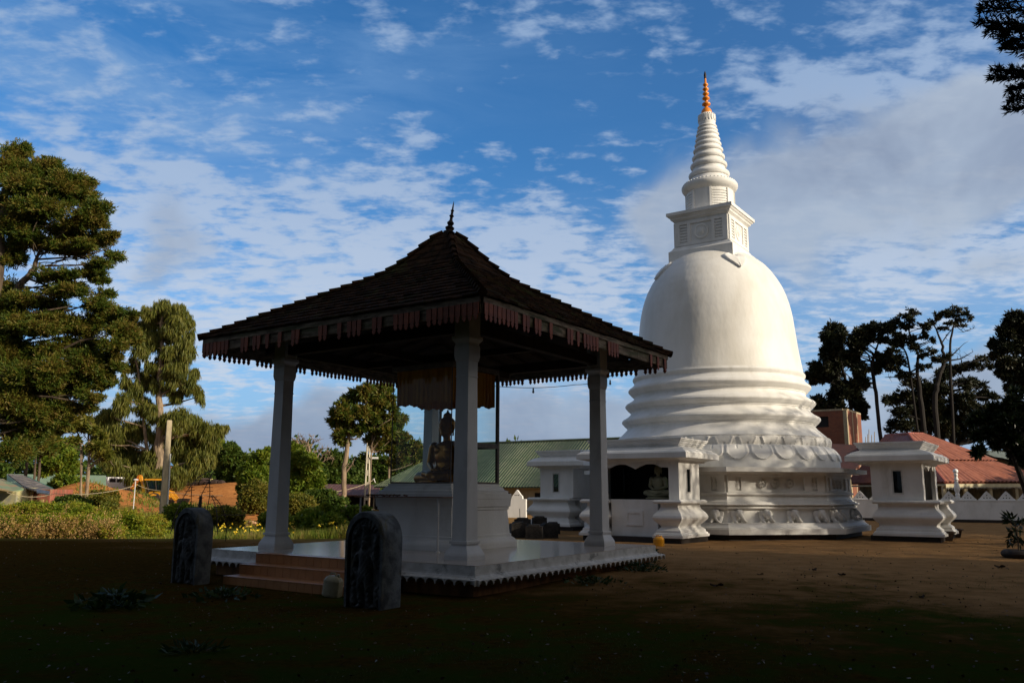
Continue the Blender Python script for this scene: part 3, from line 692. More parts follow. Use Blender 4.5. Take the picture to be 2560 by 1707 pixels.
def rosette(cx, cz, k, y):
    b = MB(); n = 16; P = np.zeros((9, 48, 3))
    for i, r in enumerate(np.linspace(.004, .165, 9)):
        for j in range(48):
            a = j * 2 * math.pi / 48; rr = r * (1 + .06 * math.cos(n * a / 2) * (r / .165))
            hh = .09 * abs(math.cos(r * 62)) * (1 - r * 2.2) + .02 * abs(math.cos(n * a / 4)) * (r / .165); hh = 0 if i == 8 else hh
            P[i, j] = (cx + rr * math.cos(a), y - .003 - hh, cz + rr * math.sin(a))
    b.grid(P, close=True); b.xf(face_frame(k)); return b.build('rosette', M_plaster, stu, False, smooth=60)
for k in (1,):
    for cx in (-.53, 0., .53): rosette(cx, 1.93, k, -4.50)
for cx in (-.5, 0, .5): rosette(cx, 1.93, 2, -4.50)
# elephants: head, ears, trunk curled to one side, fore legs
def elephant():
    s_ = []
    e = lambda c, r, *a: s_.append(('e', c, r) + ((a[0],) if a else ()))
    c = lambda p, q, r0, r1: s_.append(('c', p, q, r0, r1))
    e((0, .06, .24), (.21, .22, .20)); e((0, -.14, .30), (.125, .13, .14)); e((-.05, -.17, .385), (.06, .06, .05)); e((.05, -.17, .385), (.06, .06, .05))
    e((-.165, -.06, .28), (.085, .03, .13), (0, 0, R(-25))); e((.165, -.06, .28), (.085, .03, .13), (0, 0, R(25)))
    c((.01, -.25, .27), (.07, -.33, .12), .062, .045); c((.07, -.33, .12), (.15, -.32, .045), .043, .034); c((.15, -.32, .045), (.20, -.28, .06), .032, .022)
    for g in (-1, 1):
        c((g * .14, -.04, .18), (g * .15, -.17, .04), .075, .058); c((g * .15, -.15, .03), (g * .15, -.25, .028), .05, .042)
        c((g * .06, -.24, .20), (g * .09, -.31, .15), .02, .012)
    e((0, -.10, .41), (.05, .07, .03)); c((-.05, -.19, .36), (.05, -.19, .36), .02, .02)
    return fused('elephant', s_, .013, 2)
ELE = elephant(); ELE.materials.append(M_plaster)
def put_ele(k, x):
    o = bpy.data.objects.new('elephant_relief', ELE); C.objects.link(o); o.parent = stu
    M = face_frame(k) @ Matrix.Translation((x, -4.62, .578)); o.matrix_basis = M @ Matrix.Scale(1.05, 4)
for x in (-1.55, -.52, .52, 1.55): put_ele(1, x)
put_ele(0, 1.55); put_ele(0, .7); put_ele(2, -1.55); put_ele(2, -.95); put_ele(2, 1.5)
# lotus band: two rows of petals modelled on the flaring drum
NP = 32; SEG = NP * 24
vz = np.concatenate([np.linspace(0, 1, 30), np.linspace(1.02, 2, 22)]); P = []
for v in vz:
    if v <= 1: base = 4.55 - .27 * v + .07 * math.sin(math.pi * v); z = 2.79 + .52 * v
    else: t = v - 1; base = 4.20 + .03 * math.sin(math.pi * t) + .02 * t; z = 3.33 + .33 * t
    row = []
    for j in range(SEG):
        a = 2 * math.pi * j / SEG + (math.pi / NP if v > 1 else 0); ph = (a * NP / (2 * math.pi)) % 1 - .5
        if v <= 1:
            wdt = .47 * min(1., (v + .015) / .42) ** .5; d = abs(ph) / max(wdt, .01)
            hh = .045 * min(1., max(0., 1 - d) / .10) if d < 1 else 0
            if .74 < d < .90: hh += .018
            hh += .02 * (1 - v) if d < .9 else 0
            if abs(ph) < .012 and v > .72: hh -= .03
            if v > .97: hh *= .6
        else:
            t = v - 1; wdt = .47 * min(1, ((1 - t) / .16 + .02) ** .5) * (.62 + .38 * t); d = abs(ph) / max(wdt, .01)
            hh = .040 * min(1., max(0., 1 - d) / .10) if d < 1 else 0
            if .76 < d < .92: hh += .016
            if abs(ph) < .012 and t < .25: hh -= .04
        r = base + hh; row.append((r * math.cos(2 * math.pi * j / SEG), r * math.sin(2 * math.pi * j / SEG), z))
    P.append(row)
b = MB(); b.grid(np.array(P), close=True); b.build('lotus_petal_band', M_plaster, stu, False, smooth=50)
b = MB(); b.lathe([(4.6, 2.49), (4.57, 2.50), (4.565, 2.79), (4.5, 2.792)], 128); b.lathe([(4.18, 3.64), (4.24, 3.66), (4.25, 3.685), (4.21, 3.70), (4.19, 3.70)], 128, cap=False); b.build('lotus_drum', M_plaster, stu, False, smooth=40)
prf = [(4.19, 3.695), (4.08, 3.80), (3.94, 3.93), (3.82, 4.05), (3.735, 4.15)]
necks = [(3.735, 4.15), (3.575, 4.79), (3.42, 5.42), (3.405, 6.04)]; tips = [(3.955, 4.455), (3.803, 5.103), (3.665, 5.745)]
for i in range(3):
    rn, zn = necks[i]; rt, zt = tips[i]; ra, za = necks[i + 1]
    prf += [(rn + .005, zn + .05), (rn + .04, zn + .075), (rn + .03, zn + .10), (rn + .10, zn + .13), (rt - .06, zt - .10), (rt - .012, zt - .05), (rt, zt - .005), (rt - .012, zt + .035), (rt - .05, zt + .055), (rt - .05, zt + .075), (rt - .085, zt + .085), (rt - .10, zt + .10)]
    r0, z0 = rt - .10, zt + .10
    for t in (.25, .5, .75): prf.append((r0 + (ra - r0) * (t + .12 * math.sin(math.pi * t)), z0 + (za - z0) * t))
    prf.append((ra, za))
prf += [(3.405, 6.08), (3.43, 6.12), (3.465, 6.17), (3.475, 6.22), (3.455, 6.265), (3.43, 6.275), (3.43, 6.30), (3.405, 6.31)]
b = MB(); b.lathe(prf, 160, cap=False); b.build('ringed_terraces', M_plaster, stu, False, smooth=28)
bell = [(3.40, 6.31), (3.385, 6.42), (3.35, 6.65), (3.30, 7.0), (3.245, 7.4), (3.205, 7.8), (3.165, 8.15), (3.13, 8.5), (3.08, 8.85), (3.01, 9.2), (2.91, 9.55), (2.78, 9.9), (2.60, 10.25), (2.38, 10.6), (2.15, 10.88), (1.90, 11.10), (1.6, 11.30), (1.3, 11.44), (.8, 11.58), (.3, 11.62)]
bz = np.array(bell); tt = np.linspace(0, len(bell) - 1, 70)
bell2 = [(float(np.interp(t, range(len(bell)), bz[:, 0])), float(np.interp(t, range(len(bell)), bz[:, 1]))) for t in tt]
b = MB(); b.lathe(bell2, 160); b.build('bell_dome', M_dome, stu, False, smooth=30)
# square upper box
b = MB()
b.sq([(1.39, 10.95), (1.39, 11.56), (1.36, 11.58), (1.30, 11.63), (1.24, 11.72), (1.20, 11.78)])
b.sq([(1.175, 11.781), (1.165, 12.86), (1.19, 12.865), (1.20, 12.89), (1.24, 12.93), (1.29, 12.97), (1.31, 13.03), (1.355, 13.06), (1.385, 13.10), (1.385, 13.125), (1.435, 13.13), (1.435, 13.262)])
hb = b.build('upper_box', M_plaster, stu, False)
b = MB()
for side in range(4):
    q = MB(); y = -1.17; e = .05
    for x0, x1 in ((-1.15, -.93), (-.60, -.46), (.46, .60), (.93, 1.15)): q.bx(x0, x1, y - e, y + .02, 11.79, 12.85)
    for x0, x1 in ((-.93, -.60), (-.46, .46), (.60, .93)): q.bx(x0, x1, y - e, y + .02, 12.72, 12.85); q.bx(x0, x1, y - e, y + .02, 11.79, 11.92)
    for cx in (-.765, .765):
        for z in np.linspace(12.0, 12.62, 6): q.bx(cx - .15, cx + .15, y - e * .8, y + .02, z - .028, z + .028)
    q2 = MB(); q2.lathe([(.33, 0), (.33, .03), (.27, .045), (.25, .02), (.16, .02), (.15, .045), (.10, .05), (.09, .07), (.001, .08)], 24); q2.xf(Matrix.Translation((0, y, 12.32)) @ Matrix.Rotation(math.pi / 2, 4, 'X')); addq(q, q2)
    addq(b, q, Matrix.Rotation(side * math.pi / 2, 4, 'Z'))
b.build('box_panels', M_plaster, hb, False)
b = MB(); b.lathe([(.985, 13.25), (.985, 14.28), (1.0, 14.30), (1.06, 14.33), (1.13, 14.40), (1.175, 14.47), (1.19, 14.54), (1.185, 14.60), (1.15, 14.63), (1.15, 14.66), (1.10, 14.68), (1.02, 14.70), (.96, 14.73), (.93, 14.75)], 72)
nk = b.build('neck_drum', M_plaster, stu, False, smooth=30)
b = MB()
for k in range(8):
    q = MB(); M4 = Matrix.Rotation(k * math.pi / 4 + math.pi / 8, 4, 'Z'); q.bx(-.045, .045, -1.045, -.95, 13.262, 14.27); addq(b, q, M4)
    if k % 2 == 0:
        for z in np.linspace(13.36, 14.16, 8):
            q = MB()
            for a_ in np.linspace(-.32, .32, 7)[:-1]:
                q2 = MB(); q2.bx(-.056, .056, -1.015, -.95, z - .034, z + .034); q2.xf(Matrix.Rotation(a_ + .053, 4, 'Z')); addq(q, q2)
            addq(b, q, Matrix.Rotation((k + 1) * math.pi / 4 * 1. , 4, 'Z'))
for j in range(44):
    a_ = j * 2 * math.pi / 44; b.sph((1.07 * math.cos(a_), 1.07 * math.sin(a_), 14.70), (.05, .05, .035), 6, 4)
b.build('neck_panels', M_plaster, nk, False)
rt = [(.872, 15.13), (.787, 15.557), (.703, 15.92), (.642, 16.25), (.577, 16.515), (.535, 16.75), (.498, 16.98), (.455, 17.165), (.42, 17.34)]
pf = [(.93, 14.74), (.90, 14.80), (.83, 14.90), (.79, 14.97)]
for i, (r, z) in enumerate(rt):
    dz_ = ((rt[i + 1][1] - z) if i < len(rt) - 1 else .15); nr = r - dz_ * .34
    pf += [(r - dz_ * .28, z - dz_ * .34), (r - dz_ * .10, z - dz_ * .26), (r - .005, z - dz_ * .10), (r, z), (r - dz_ * .04, z + dz_ * .12), (r - dz_ * .14, z + dz_ * .22), (nr - dz_ * .04, z + dz_ * .42), (nr - dz_ * .08, z + dz_ * .55)]
pf += [(.365, 17.46), (.355, 17.47), (.36, 17.86), (.335, 17.90), (.30, 17.95), (.22, 17.97)]
b = MB(); b.lathe(pf, 72); sp = b.build('ringed_spire', M_plaster, stu, False, smooth=32)
b = MB()
for j in range(18):
    a_ = j * 2 * math.pi / 18; q = MB(); q.prism([(-.04, 17.84), (-.045, 17.70), (-.02, 17.62), (0, 17.58), (.02, 17.62), (.045, 17.70), (.04, 17.84)], -.385, -.35); q.xf(Matrix.Rotation(a_, 4, 'Z')); addq(b, q)
for j in range(24):
    a_ = j * 2 * math.pi / 24; b.sph((.355 * math.cos(a_), .355 * math.sin(a_), 17.88), (.03, .03, .03), 6, 4)
b.build('leaf_collar', M_plaster, sp, False)
fb = [(.235, 17.96), (.24, 18.02), (.22, 18.12), (.16, 18.22), (.075, 18.28), (.06, 18.32), (.10, 18.36), (.175, 18.39), (.19, 18.43), (.17, 18.48), (.08, 18.53), (.06, 18.57), (.09, 18.63), (.16, 18.67), (.17, 18.71), (.14, 18.76), (.07, 18.79), (.06, 18.83), (.13, 18.89), (.147, 18.93), (.12, 18.98), (.06, 19.01), (.06, 19.05), (.125, 19.11), (.14, 19.15), (.11, 19.20), (.055, 19.23), (.055, 19.27), (.105, 19.32), (.12, 19.36), (.09, 19.41), (.05, 19.45), (.045, 19.66)]
b = MB(); b.lathe(fb, 28); fi = b.build('finial', M_finial, stu, False, smooth=60)
b = MB(); b.lathe([(.05, 19.655), (.06, 19.68), (.05, 19.70), (.055, 19.76), (.06, 19.82), (.04, 19.92), (.004, 20.02)], 12); b.build('finial_tip', M_darkmetal, fi, False, smooth=60)
# heart shaped leaves on the shoulder of the dome, at the corners of the box
def bo_leaf(ang):
    b = MB(); n = 22; P = np.zeros((n, 15, 3)); ang_l = ang
    def rz(s_):   # distance down the dome
        i = np.interp(s_, SL, range(len(bell))); return float(np.interp(i, range(len(bell)), bz[:, 0])), float(np.interp(i, range(len(bell)), bz[:, 1]))
    seg = np.hypot(np.diff(bz[:, 0]), np.diff(bz[:, 1])); SLr = np.concatenate([[0], np.cumsum(seg)]); SL = SLr
    top = np.interp(1.95, bz[::-1, 0], np.arange(len(bell))[::-1]); s_top = np.interp(top, range(len(bell)), SL)
    for i in range(n):
        t = i / (n - 1); s_ = s_top - t * .95; r, z = rz(s_)
        w = .54 * (max(0, math.sin(math.pi * min(1, (t + .02) ** .55))) ** .8) * (1 - .25 * t) + .003
        for j in range(15):
            u = -1 + 2 * j / 14; notch = .22 * (1 - abs(u)) ** 2 * (1 - t) ** 6
            lift = .07 if abs(u) < .99 else .0
            vein = .03 * max(0, 1 - abs(u) * 7) + .012 * abs(math.sin((t * 1.4 - abs(u) * .5) * 18)) * (abs(u) > .14)
            a_ = ang_l + u * w / r; rr = r + lift + vein; zz = z + lift * .6 - notch
            P[i, j] = (rr * math.cos(a_), rr * math.sin(a_), zz)
    b.grid(P); return b.build('leaf_ornament', M_plaster, stu, False, smooth=60)
bo_leaf(-math.pi / 4); bo_leaf(-3 * math.pi / 4)
# ------------------------------------------------------------------ image houses round the stupa
M_winframe = mat('window_frame', (.60, .59, .56), (.5, .49, .46), 5, .5)
def shrine(label, cc, rz, front, depth, statue=None):
    """local -y is the open front; cc centre line point at the stupa; front = distance of wall front"""
    t = thing('image_house', label, 'shrine', SC, rz, 'shrines round the stupa')
    s0 = -.28 * cc
    yf, yb = -front, -front + depth
    yc, hy = (yf + yb) / 2, (yb - yf) / 2
    b = MB(); b.bx(s0 - 1.78, s0 + 1.78, yf - .44, yb + .10, -.3, .175); b.build('black_plinth', M_black, t, False)
    pf = [(.0, .17), (.0, .255), (-.03, .26), (-.05, .31), (-.09, .33), (-.10, .40), (-.15, .44), (-.22, .50), (-.225, .53), (-.20, .57), (-.10, .66), (-.03, .74), (-.01, .80), (-.03, .87), (-.09, .96), (-.18, 1.06), (-.22, 1.14), (-.22, 1.245), (-.06, 1.25), (-.03, 1.29), (-.03, 1.33), (-.07, 1.35), (-.08, 1.375)]
    b = MB()
    for g in (-1, 1):
        b.sq(pf, .52, (yb - yf + .55) / 2, (s0 + g * (1.88 - .52), (yf - .55 + yb) / 2, 0))
    b.bx(s0 - .85, s0 + .85, yf - .10, yb - .02, .172, 1.372)
    ba = b.build('moulded_base', M_plaster, t, False)
    b = MB(); x = s0
    b.bx(x - .32, x - .24, yf - .13, yf - .102, .52, 1.0); b.bx(x + .24, x + .32, yf - .13, yf - .102, .52, 1.0); b.bx(x - .24, x + .24, yf - .13, yf - .102, .92, 1.0); b.bx(x - .24, x + .24, yf - .13, yf - .102, .52, .58)
    b.build('niche_frame', M_plaster, ba, False)
    # walls with window slots, open front
    b = MB(); w = 1.58; th_ = .13; z0, z1 = 1.376, 2.62
    ws = (yf + .62, yf + .98, 1.58, 2.42)     # window y0,y1,z0,z1
    for g in (-1, 1):
        x0, x1 = sorted((s0 + g * w, s0 + g * (w - th_)))
        b.bx(x0, x1, yf, ws[0], z0, z1); b.bx(x0, x1, ws[1], yb, z0, z1); b.bx(x0, x1, ws[0], ws[1], z0, ws[2]); b.bx(x0, x1, ws[0], ws[1], ws[3], z1)
        b.bx(*sorted((s0 + g * (w - th_), s0 + g * (w - .36))), yf, yf + .14, z0, z1)
    b.bx(s0 - w + th_, s0 + w - th_, yb - .12, yb, z0, z1)
    b.prism([(s0 - w + .36, 2.619), (s0 - w + .36, 2.42), (s0 - .95, 2.43), (s0 - .80, 2.50), (s0 - .60, 2.55), (s0 - .35, 2.53), (s0 - .14, 2.45), (s0, 2.38), (s0 + .14, 2.45), (s0 + .35, 2.53), (s0 + .60, 2.55), (s0 + .80, 2.50), (s0 + .95, 2.43), (s0 + w - .36, 2.42), (s0 + w - .36, 2.619)][::-1], yf + .02, yf + .12)
    wl = b.build('walls', M_plaster, t, False)
    for g in (-1, 1):
        b = MB(); x0 = s0 + g * (w + .012); e = .045; xa, xb = sorted((x0, s0 + g * (w - .06)))
        b.bx(xa, xb, ws[0], ws[0] + e, ws[2], ws[3]); b.bx(xa, xb, ws[1] - e, ws[1], ws[2], ws[3]); b.bx(xa, xb, ws[0] + e, ws[1] - e, ws[2], ws[2] + e); b.bx(xa, xb, ws[0] + e, ws[1] - e, ws[3] - e, ws[3])
        fr = b.build('window', M_winframe, t, False)
        b = MB(); xm = s0 + g * (w - .03); b.bx(xm - .004, xm + .004, ws[0] + e + .002, ws[1] - e - .002, ws[2] + e + .002, ws[3] - e - .002); b.build('pane', M_win, fr, False)
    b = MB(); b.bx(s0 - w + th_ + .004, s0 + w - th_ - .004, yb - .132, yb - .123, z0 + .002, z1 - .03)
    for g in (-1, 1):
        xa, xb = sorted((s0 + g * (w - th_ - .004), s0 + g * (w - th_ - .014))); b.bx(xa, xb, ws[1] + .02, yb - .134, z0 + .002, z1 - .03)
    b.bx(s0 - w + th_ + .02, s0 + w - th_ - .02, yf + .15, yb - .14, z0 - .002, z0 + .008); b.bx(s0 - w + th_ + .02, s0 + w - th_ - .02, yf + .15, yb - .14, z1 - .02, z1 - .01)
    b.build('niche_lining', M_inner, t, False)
    # roof slabs
    b = MB(); ry = (hy * 2 + .42 + .75) / 2; yo = (yf - .42 + yb + .75) / 2
    b.sq([(-.38, 2.60), (-.38, 2.65), (-.04, 2.72), (0, 2.725), (0, 2.90), (-.03, 2.905), (-.06, 2.95), (-.16, 3.0), (-.18, 3.03), (-.42, 3.10), (-.44, 3.13), (-.44, 3.15), (-.40, 3.16), (-.40, 3.19), (-.36, 3.21), (-.34, 3.27), (-.30, 3.30), (-.30, 3.33), (-.27, 3.34), (-.27, 3.385)], 2.03, ry, (s0, yo, 0))
    b.build('roof', M_plaster, t, False)
    b = MB(); b.bx(s0 - .50, s0 - .48, yf + .16, yf + .48, z0 + .012, 2.40); b.build('leaning_glass', M_win, t, False) if statue else None
    return t
shA = shrine('white image house nearest the viewer, its front niche holding a cream seated statue', 1, YAW, 7.30, 1.75, True)
shB = shrine('white image house half hidden behind the pavilion column, farthest left', -1, YAW - math.pi / 2, 7.52, 1.66)
shC = shrine('white image house standing alone right of the stupa', -1, YAW + math.pi / 2, 7.65, 1.66)
st = seated_statue('seated_statue', 'cream coloured seated statue in the niche of the nearest white shrine', SC + nL * 6.62 + nR * .25 + [0, 0, 1.40], YAW, .72, M_cream)
b = MB(); b.lathe([(.44, 0), (.46, .02), (.42, .05), (.36, .07), (.40, .10), (.38, .13)], 28, sy=.7)
b.xf(Matrix.Translation(Vector(SC + nL * 6.62 + nR * .25 + [0, 0, 1.385])) @ Matrix.Rotation(YAW, 4, 'Z')); b.build('lotus_seat', M_cream, st, True, smooth=50); st.children[0].location.z = .10
#TREES
# ------------------------------------------------------------------ foliage
def unit(v): return v / (np.linalg.norm(v, axis=-1, keepdims=True) + 1e-9)
def leaf_quads(c, d, L, Wd):
    """rhombic leaves at c pointing along d"""
    n = len(c); r = unit(rng.normal(size=(n, 3))); s_ = unit(np.cross(d, r))
    L = L * rng.uniform(.6, 1.3, n)[:, None]; Wd = Wd * rng.uniform(.7, 1.3, n)[:, None]
    return np.stack([c, c + d * L * .45 + s_ * Wd * .5, c + d * L, c + d * L * .45 - s_ * Wd * .5], 1)
def clump(c, r, n, L, Wd, style, axis, sub=.34, nsub=None):
    c = np.asarray(c, float); r = np.asarray(r, float)
    if style == 'spray':                                   # leaves set along branchlets that reach out to ragged tips
        nb = max(6, int(n / 26)); out = unit((c - axis) * [1, 1, .4] + rng.normal(size=3) * .01)
        dd = unit(rng.normal(size=(nb, 3)) * [1, 1, .75] + out * .45)
        p0 = c + rng.normal(size=(nb, 3)) * r * .30; p1 = c + dd * r * rng.uniform(.55, 1.22, nb)[:, None] + rng.normal(size=(nb, 3)) * r * .12
        k = rng.integers(0, nb, n); t = rng.uniform(.12, 1, n)[:, None] ** .8; d = unit(p1 - p0)
        p = p0[k] + (p1 - p0)[k] * t; p[:, 2] += (t[:, 0] ** 2) * r[2] * .22 - .05 * r[2]
        p += rng.normal(size=(n, 3)) * (r.min() * .13 + L * .25) * (1.15 - .75 * t) * [1, 1, .7]
        return leaf_quads(p, unit(d[k] * .9 + rng.normal(size=(n, 3)) * .5 + [0, 0, .18]), L, Wd)
    nsub = nsub or max(5, int(n / 55))
    dd = unit(rng.normal(size=(nsub, 3))); rad = rng.uniform(.15, 1, nsub)[:, None] ** .5
    sc_ = c + dd * rad * r * .92; k = rng.integers(0, nsub, n)
    p = sc_[k] + rng.normal(size=(n, 3)) * sub * .5 * np.minimum(r, r.min() * 1.7) * [1, 1, .8] * rng.uniform(.6, 1.2, nsub)[k][:, None]
    if style == 'weep':
        p[:, 2] -= rng.uniform(0, .5, n) * r[2] * .5; d = unit(rng.normal(size=(n, 3)) * .22 + np.array([0, 0, -1.]))
    else:
        d = unit(rng.normal(size=(n, 3)) + unit(p - c) * .8)
    return leaf_quads(p, d, L, Wd)
def limb(b, p, q, r0, r1, bend=.12, n=6, seg=6):
    p, q = np.asarray(p, float), np.asarray(q, float); L = np.linalg.norm(q - p); o = rng.normal(size=3) * bend * L; o[2] = abs(o[2]) * .3 - bend * L * .3
    t = np.linspace(0, 1, n)[:, None]; P = p + (q - p) * t + o * np.sin(np.pi * t) + rng.normal(size=(n, 3)) * L * .015 * np.sin(np.pi * t)
    b.tube(P, np.linspace(r0, r1, n), seg); return P
def twigs(b, P, n, L, r0):
    for _ in range(n):
        i = rng.integers(len(P) // 3, len(P)); d = unit(rng.normal(size=3) + np.array([0, 0, .3])); limb(b, P[i], P[i] + d * L * rng.uniform(.5, 1.2), r0, r0 * .3, .15, 4, 4)
def tree(name, label, cat, Y, trunks, clumps, dens, L, Wd, style, leaf, bark, depth=.8, group=None, limbs=True, bare=(), twig=0, z0=None, sub=.34, fill=0., thin_limbs=1.):
    """trunks: lists of (px, py, width in px); clumps: (px, py, rx, ry[, dy]); everything gets real depth round Y"""
    k = Y / F
    T = [[(at(x, y, Y + (j[3] if len(j) > 3 else 0)), w * k / 2) for j in tr for x, y, w in [j[:3]]] for tr in trunks]
    for tr in T: tr[0] = (np.array([tr[0][0][0], tr[0][0][1], float(H(tr[0][0][0], tr[0][0][1])) - .3]) if (z0 is None) else tr[0][0], tr[0][1])
    base = T[0][0][0].copy(); base[2] = float(H(base[0], base[1])) if z0 is None else base[2]
    t = thing(name, label, cat, base, 0, group)
    b = MB(); ends = []
    for tr in T:
        P = np.array([p for p, w in tr]); Wr = np.array([w for p, w in tr]); m_ = 5 * (len(P) - 1) + 1; tt = np.linspace(0, len(P) - 1, m_)
        Q = np.stack([np.interp(tt, range(len(P)), P[:, i]) for i in range(3)], 1)
        if len(P) > 2:
            for _ in range(2): Q[1:-1] = (Q[:-2] + Q[2:] + 2 * Q[1:-1]) / 4
        Q[1:-1] += rng.normal(size=Q[1:-1].shape) * Wr.max() * .12
        b.tube(Q, np.interp(tt, range(len(P)), Wr), 9); ends += [(q, w) for q, w in zip(Q, np.interp(tt, range(len(P)), Wr))]
    EP = np.array([e[0] for e in ends]); EW = np.array([e[1] for e in ends]); LQ = []
    if style == 'spray' and Y > 20:
        ex = []
        if fill:
            CA = np.array([c_[:4] for c_ in clumps], float)
            for _ in range(int(len(CA) * fill)):
                i = rng.integers(len(CA)); dd_ = np.hypot(CA[:, 0] - CA[i, 0], CA[:, 1] - CA[i, 1]); o_ = np.argsort(dd_)[1 + rng.integers(5)]; q_ = (CA[i] + CA[o_]) / 2
                ex.append((q_[0], q_[1], q_[2] * .7, q_[3] * .9))
        for cl in clumps:
            for _ in range(2):
                ex.append((cl[0] + rng.uniform(-1, 1) * cl[2] * 1.05, cl[1] + rng.uniform(-.9, 1.3) * cl[3] * 1.1, cl[2] * rng.uniform(.25, .5), cl[3] * rng.uniform(.3, .6)))
        clumps = [(c_[0] + rng.uniform(-.15, .15) * c_[2], c_[1] + rng.uniform(-.3, .3) * c_[3], c_[2] * rng.uniform(.8, 1.05), c_[3] * rng.uniform(1.05, 1.45)) + tuple(c_[4:]) for c_ in clumps] + ex
    for cl in clumps:
        x, y, rx, ry = cl[:4]; w = rx * k; dy = cl[4] if len(cl) > 4 else rng.uniform(-1, 1) * depth * w * 1.6
        c = at(x, y, Y + dy); r = np.array([rx * k, max(rx, ry) * k * depth + .01, ry * k])
        lowr = EP[:, 2] < c[2] + .1 * r[2]
        dist = np.linalg.norm(EP - c, axis=1) * rng.uniform(1, 1.35, len(EP)) + np.where(lowr, 0, 50)
        i = int(np.argmin(dist))
        if limbs and (thin_limbs == 1. or rng.uniform() < .45):
            P = limb(b, EP[i], c + rng.normal(size=3) * r * .15, thin_limbs * min(EW[i] * .55, max(.03, dist[i] * .03 + .02)), .02 + .004 * k * 100, .10, 7, 5)
            twigs(b, P, 3 + twig, max(r) * .7, .015 + .012 * k * 10)
        n = int(dens * rx * ry * math.pi * (1.0 if rx * ry > 300 else 1.3)); ax_ = EP[i].copy()
        LQ.append(clump(c, r, max(n, 20), L, Wd, style, ax_, sub * (1.35 if style == 'spray' else 1.)))
    for br in bare:                                        # leafless limbs (px polylines)
        P = np.array([at(x, y, Y + rng.uniform(-1, 1) * .3) for x, y in br]); i = int(np.argmin(np.linalg.norm(EP - P[0], axis=1))); P[0] = EP[i]
        n = 4 * (len(P) - 1) + 1; tt = np.linspace(0, len(P) - 1, n); Q = np.stack([np.interp(tt, range(len(P)), P[:, i_]) for i_ in range(3)], 1)
        b.tube(Q, np.linspace(min(EW[i] * .6, 3.2 * k), .6 * k, n), 5); twigs(b, Q, 5 + twig, 14 * k, .7 * k)
    b.build('trunk', bark, t)
    if LQ: quads('crown', np.concatenate(LQ), leaf, t)
    return t
L_cyp = leafmat('cypress_foliage', [(.035, .075, .010), (.08, .12, .014), (.16, .14, .020), (.19, .12, .03)], .34)
L_weep = leafmat('weeping_foliage', [(.07, .095, .016), (.14, .15, .024), (.21, .19, .035)], .34)
L_dark = leafmat('shaded_pine_foliage', [(.010, .016, .007), (.020, .026, .010), (.045, .038, .014)], .12)  # dark leaf colour stands in for the shade on the right hand trees
L_bright = leafmat('bright_shrub_leaves', [(.06, .12, .010), (.14, .20, .018), (.25, .26, .025)], .38)
L_olive = leafmat('olive_shrub_leaves', [(.07, .10, .012), (.15, .15, .02), (.25, .19, .03)], .34)
L_green = leafmat('mid_green_leaves', [(.03, .07, .010), (.07, .115, .016), (.12, .145, .022)], .3)
L_dry = leafmat('dry_flower_heads', [(.22, .17, .03), (.38, .22, .07), (.52, .33, .14), (.30, .28, .05)], .3)
L_broad = leafmat('dark_broad_leaves', [(.008, .016, .006), (.014, .028, .010), (.03, .04, .014)], .15, .35)
L_grass = leafmat('grass_blades', [(.05, .11, .010), (.13, .19, .018), (.24, .22, .035), (.26, .17, .07)], .35, patch=.5)
L_shade = leafmat('belt_foliage', [(.012, .022, .008), (.03, .035, .012)], .0)
def C1(x, y): return x * .5168, y * .5168 + 340
def cc1(*l): return [(*C1(x, y), rx * .5168, ry * .5168) for x, y, rx, ry in l]
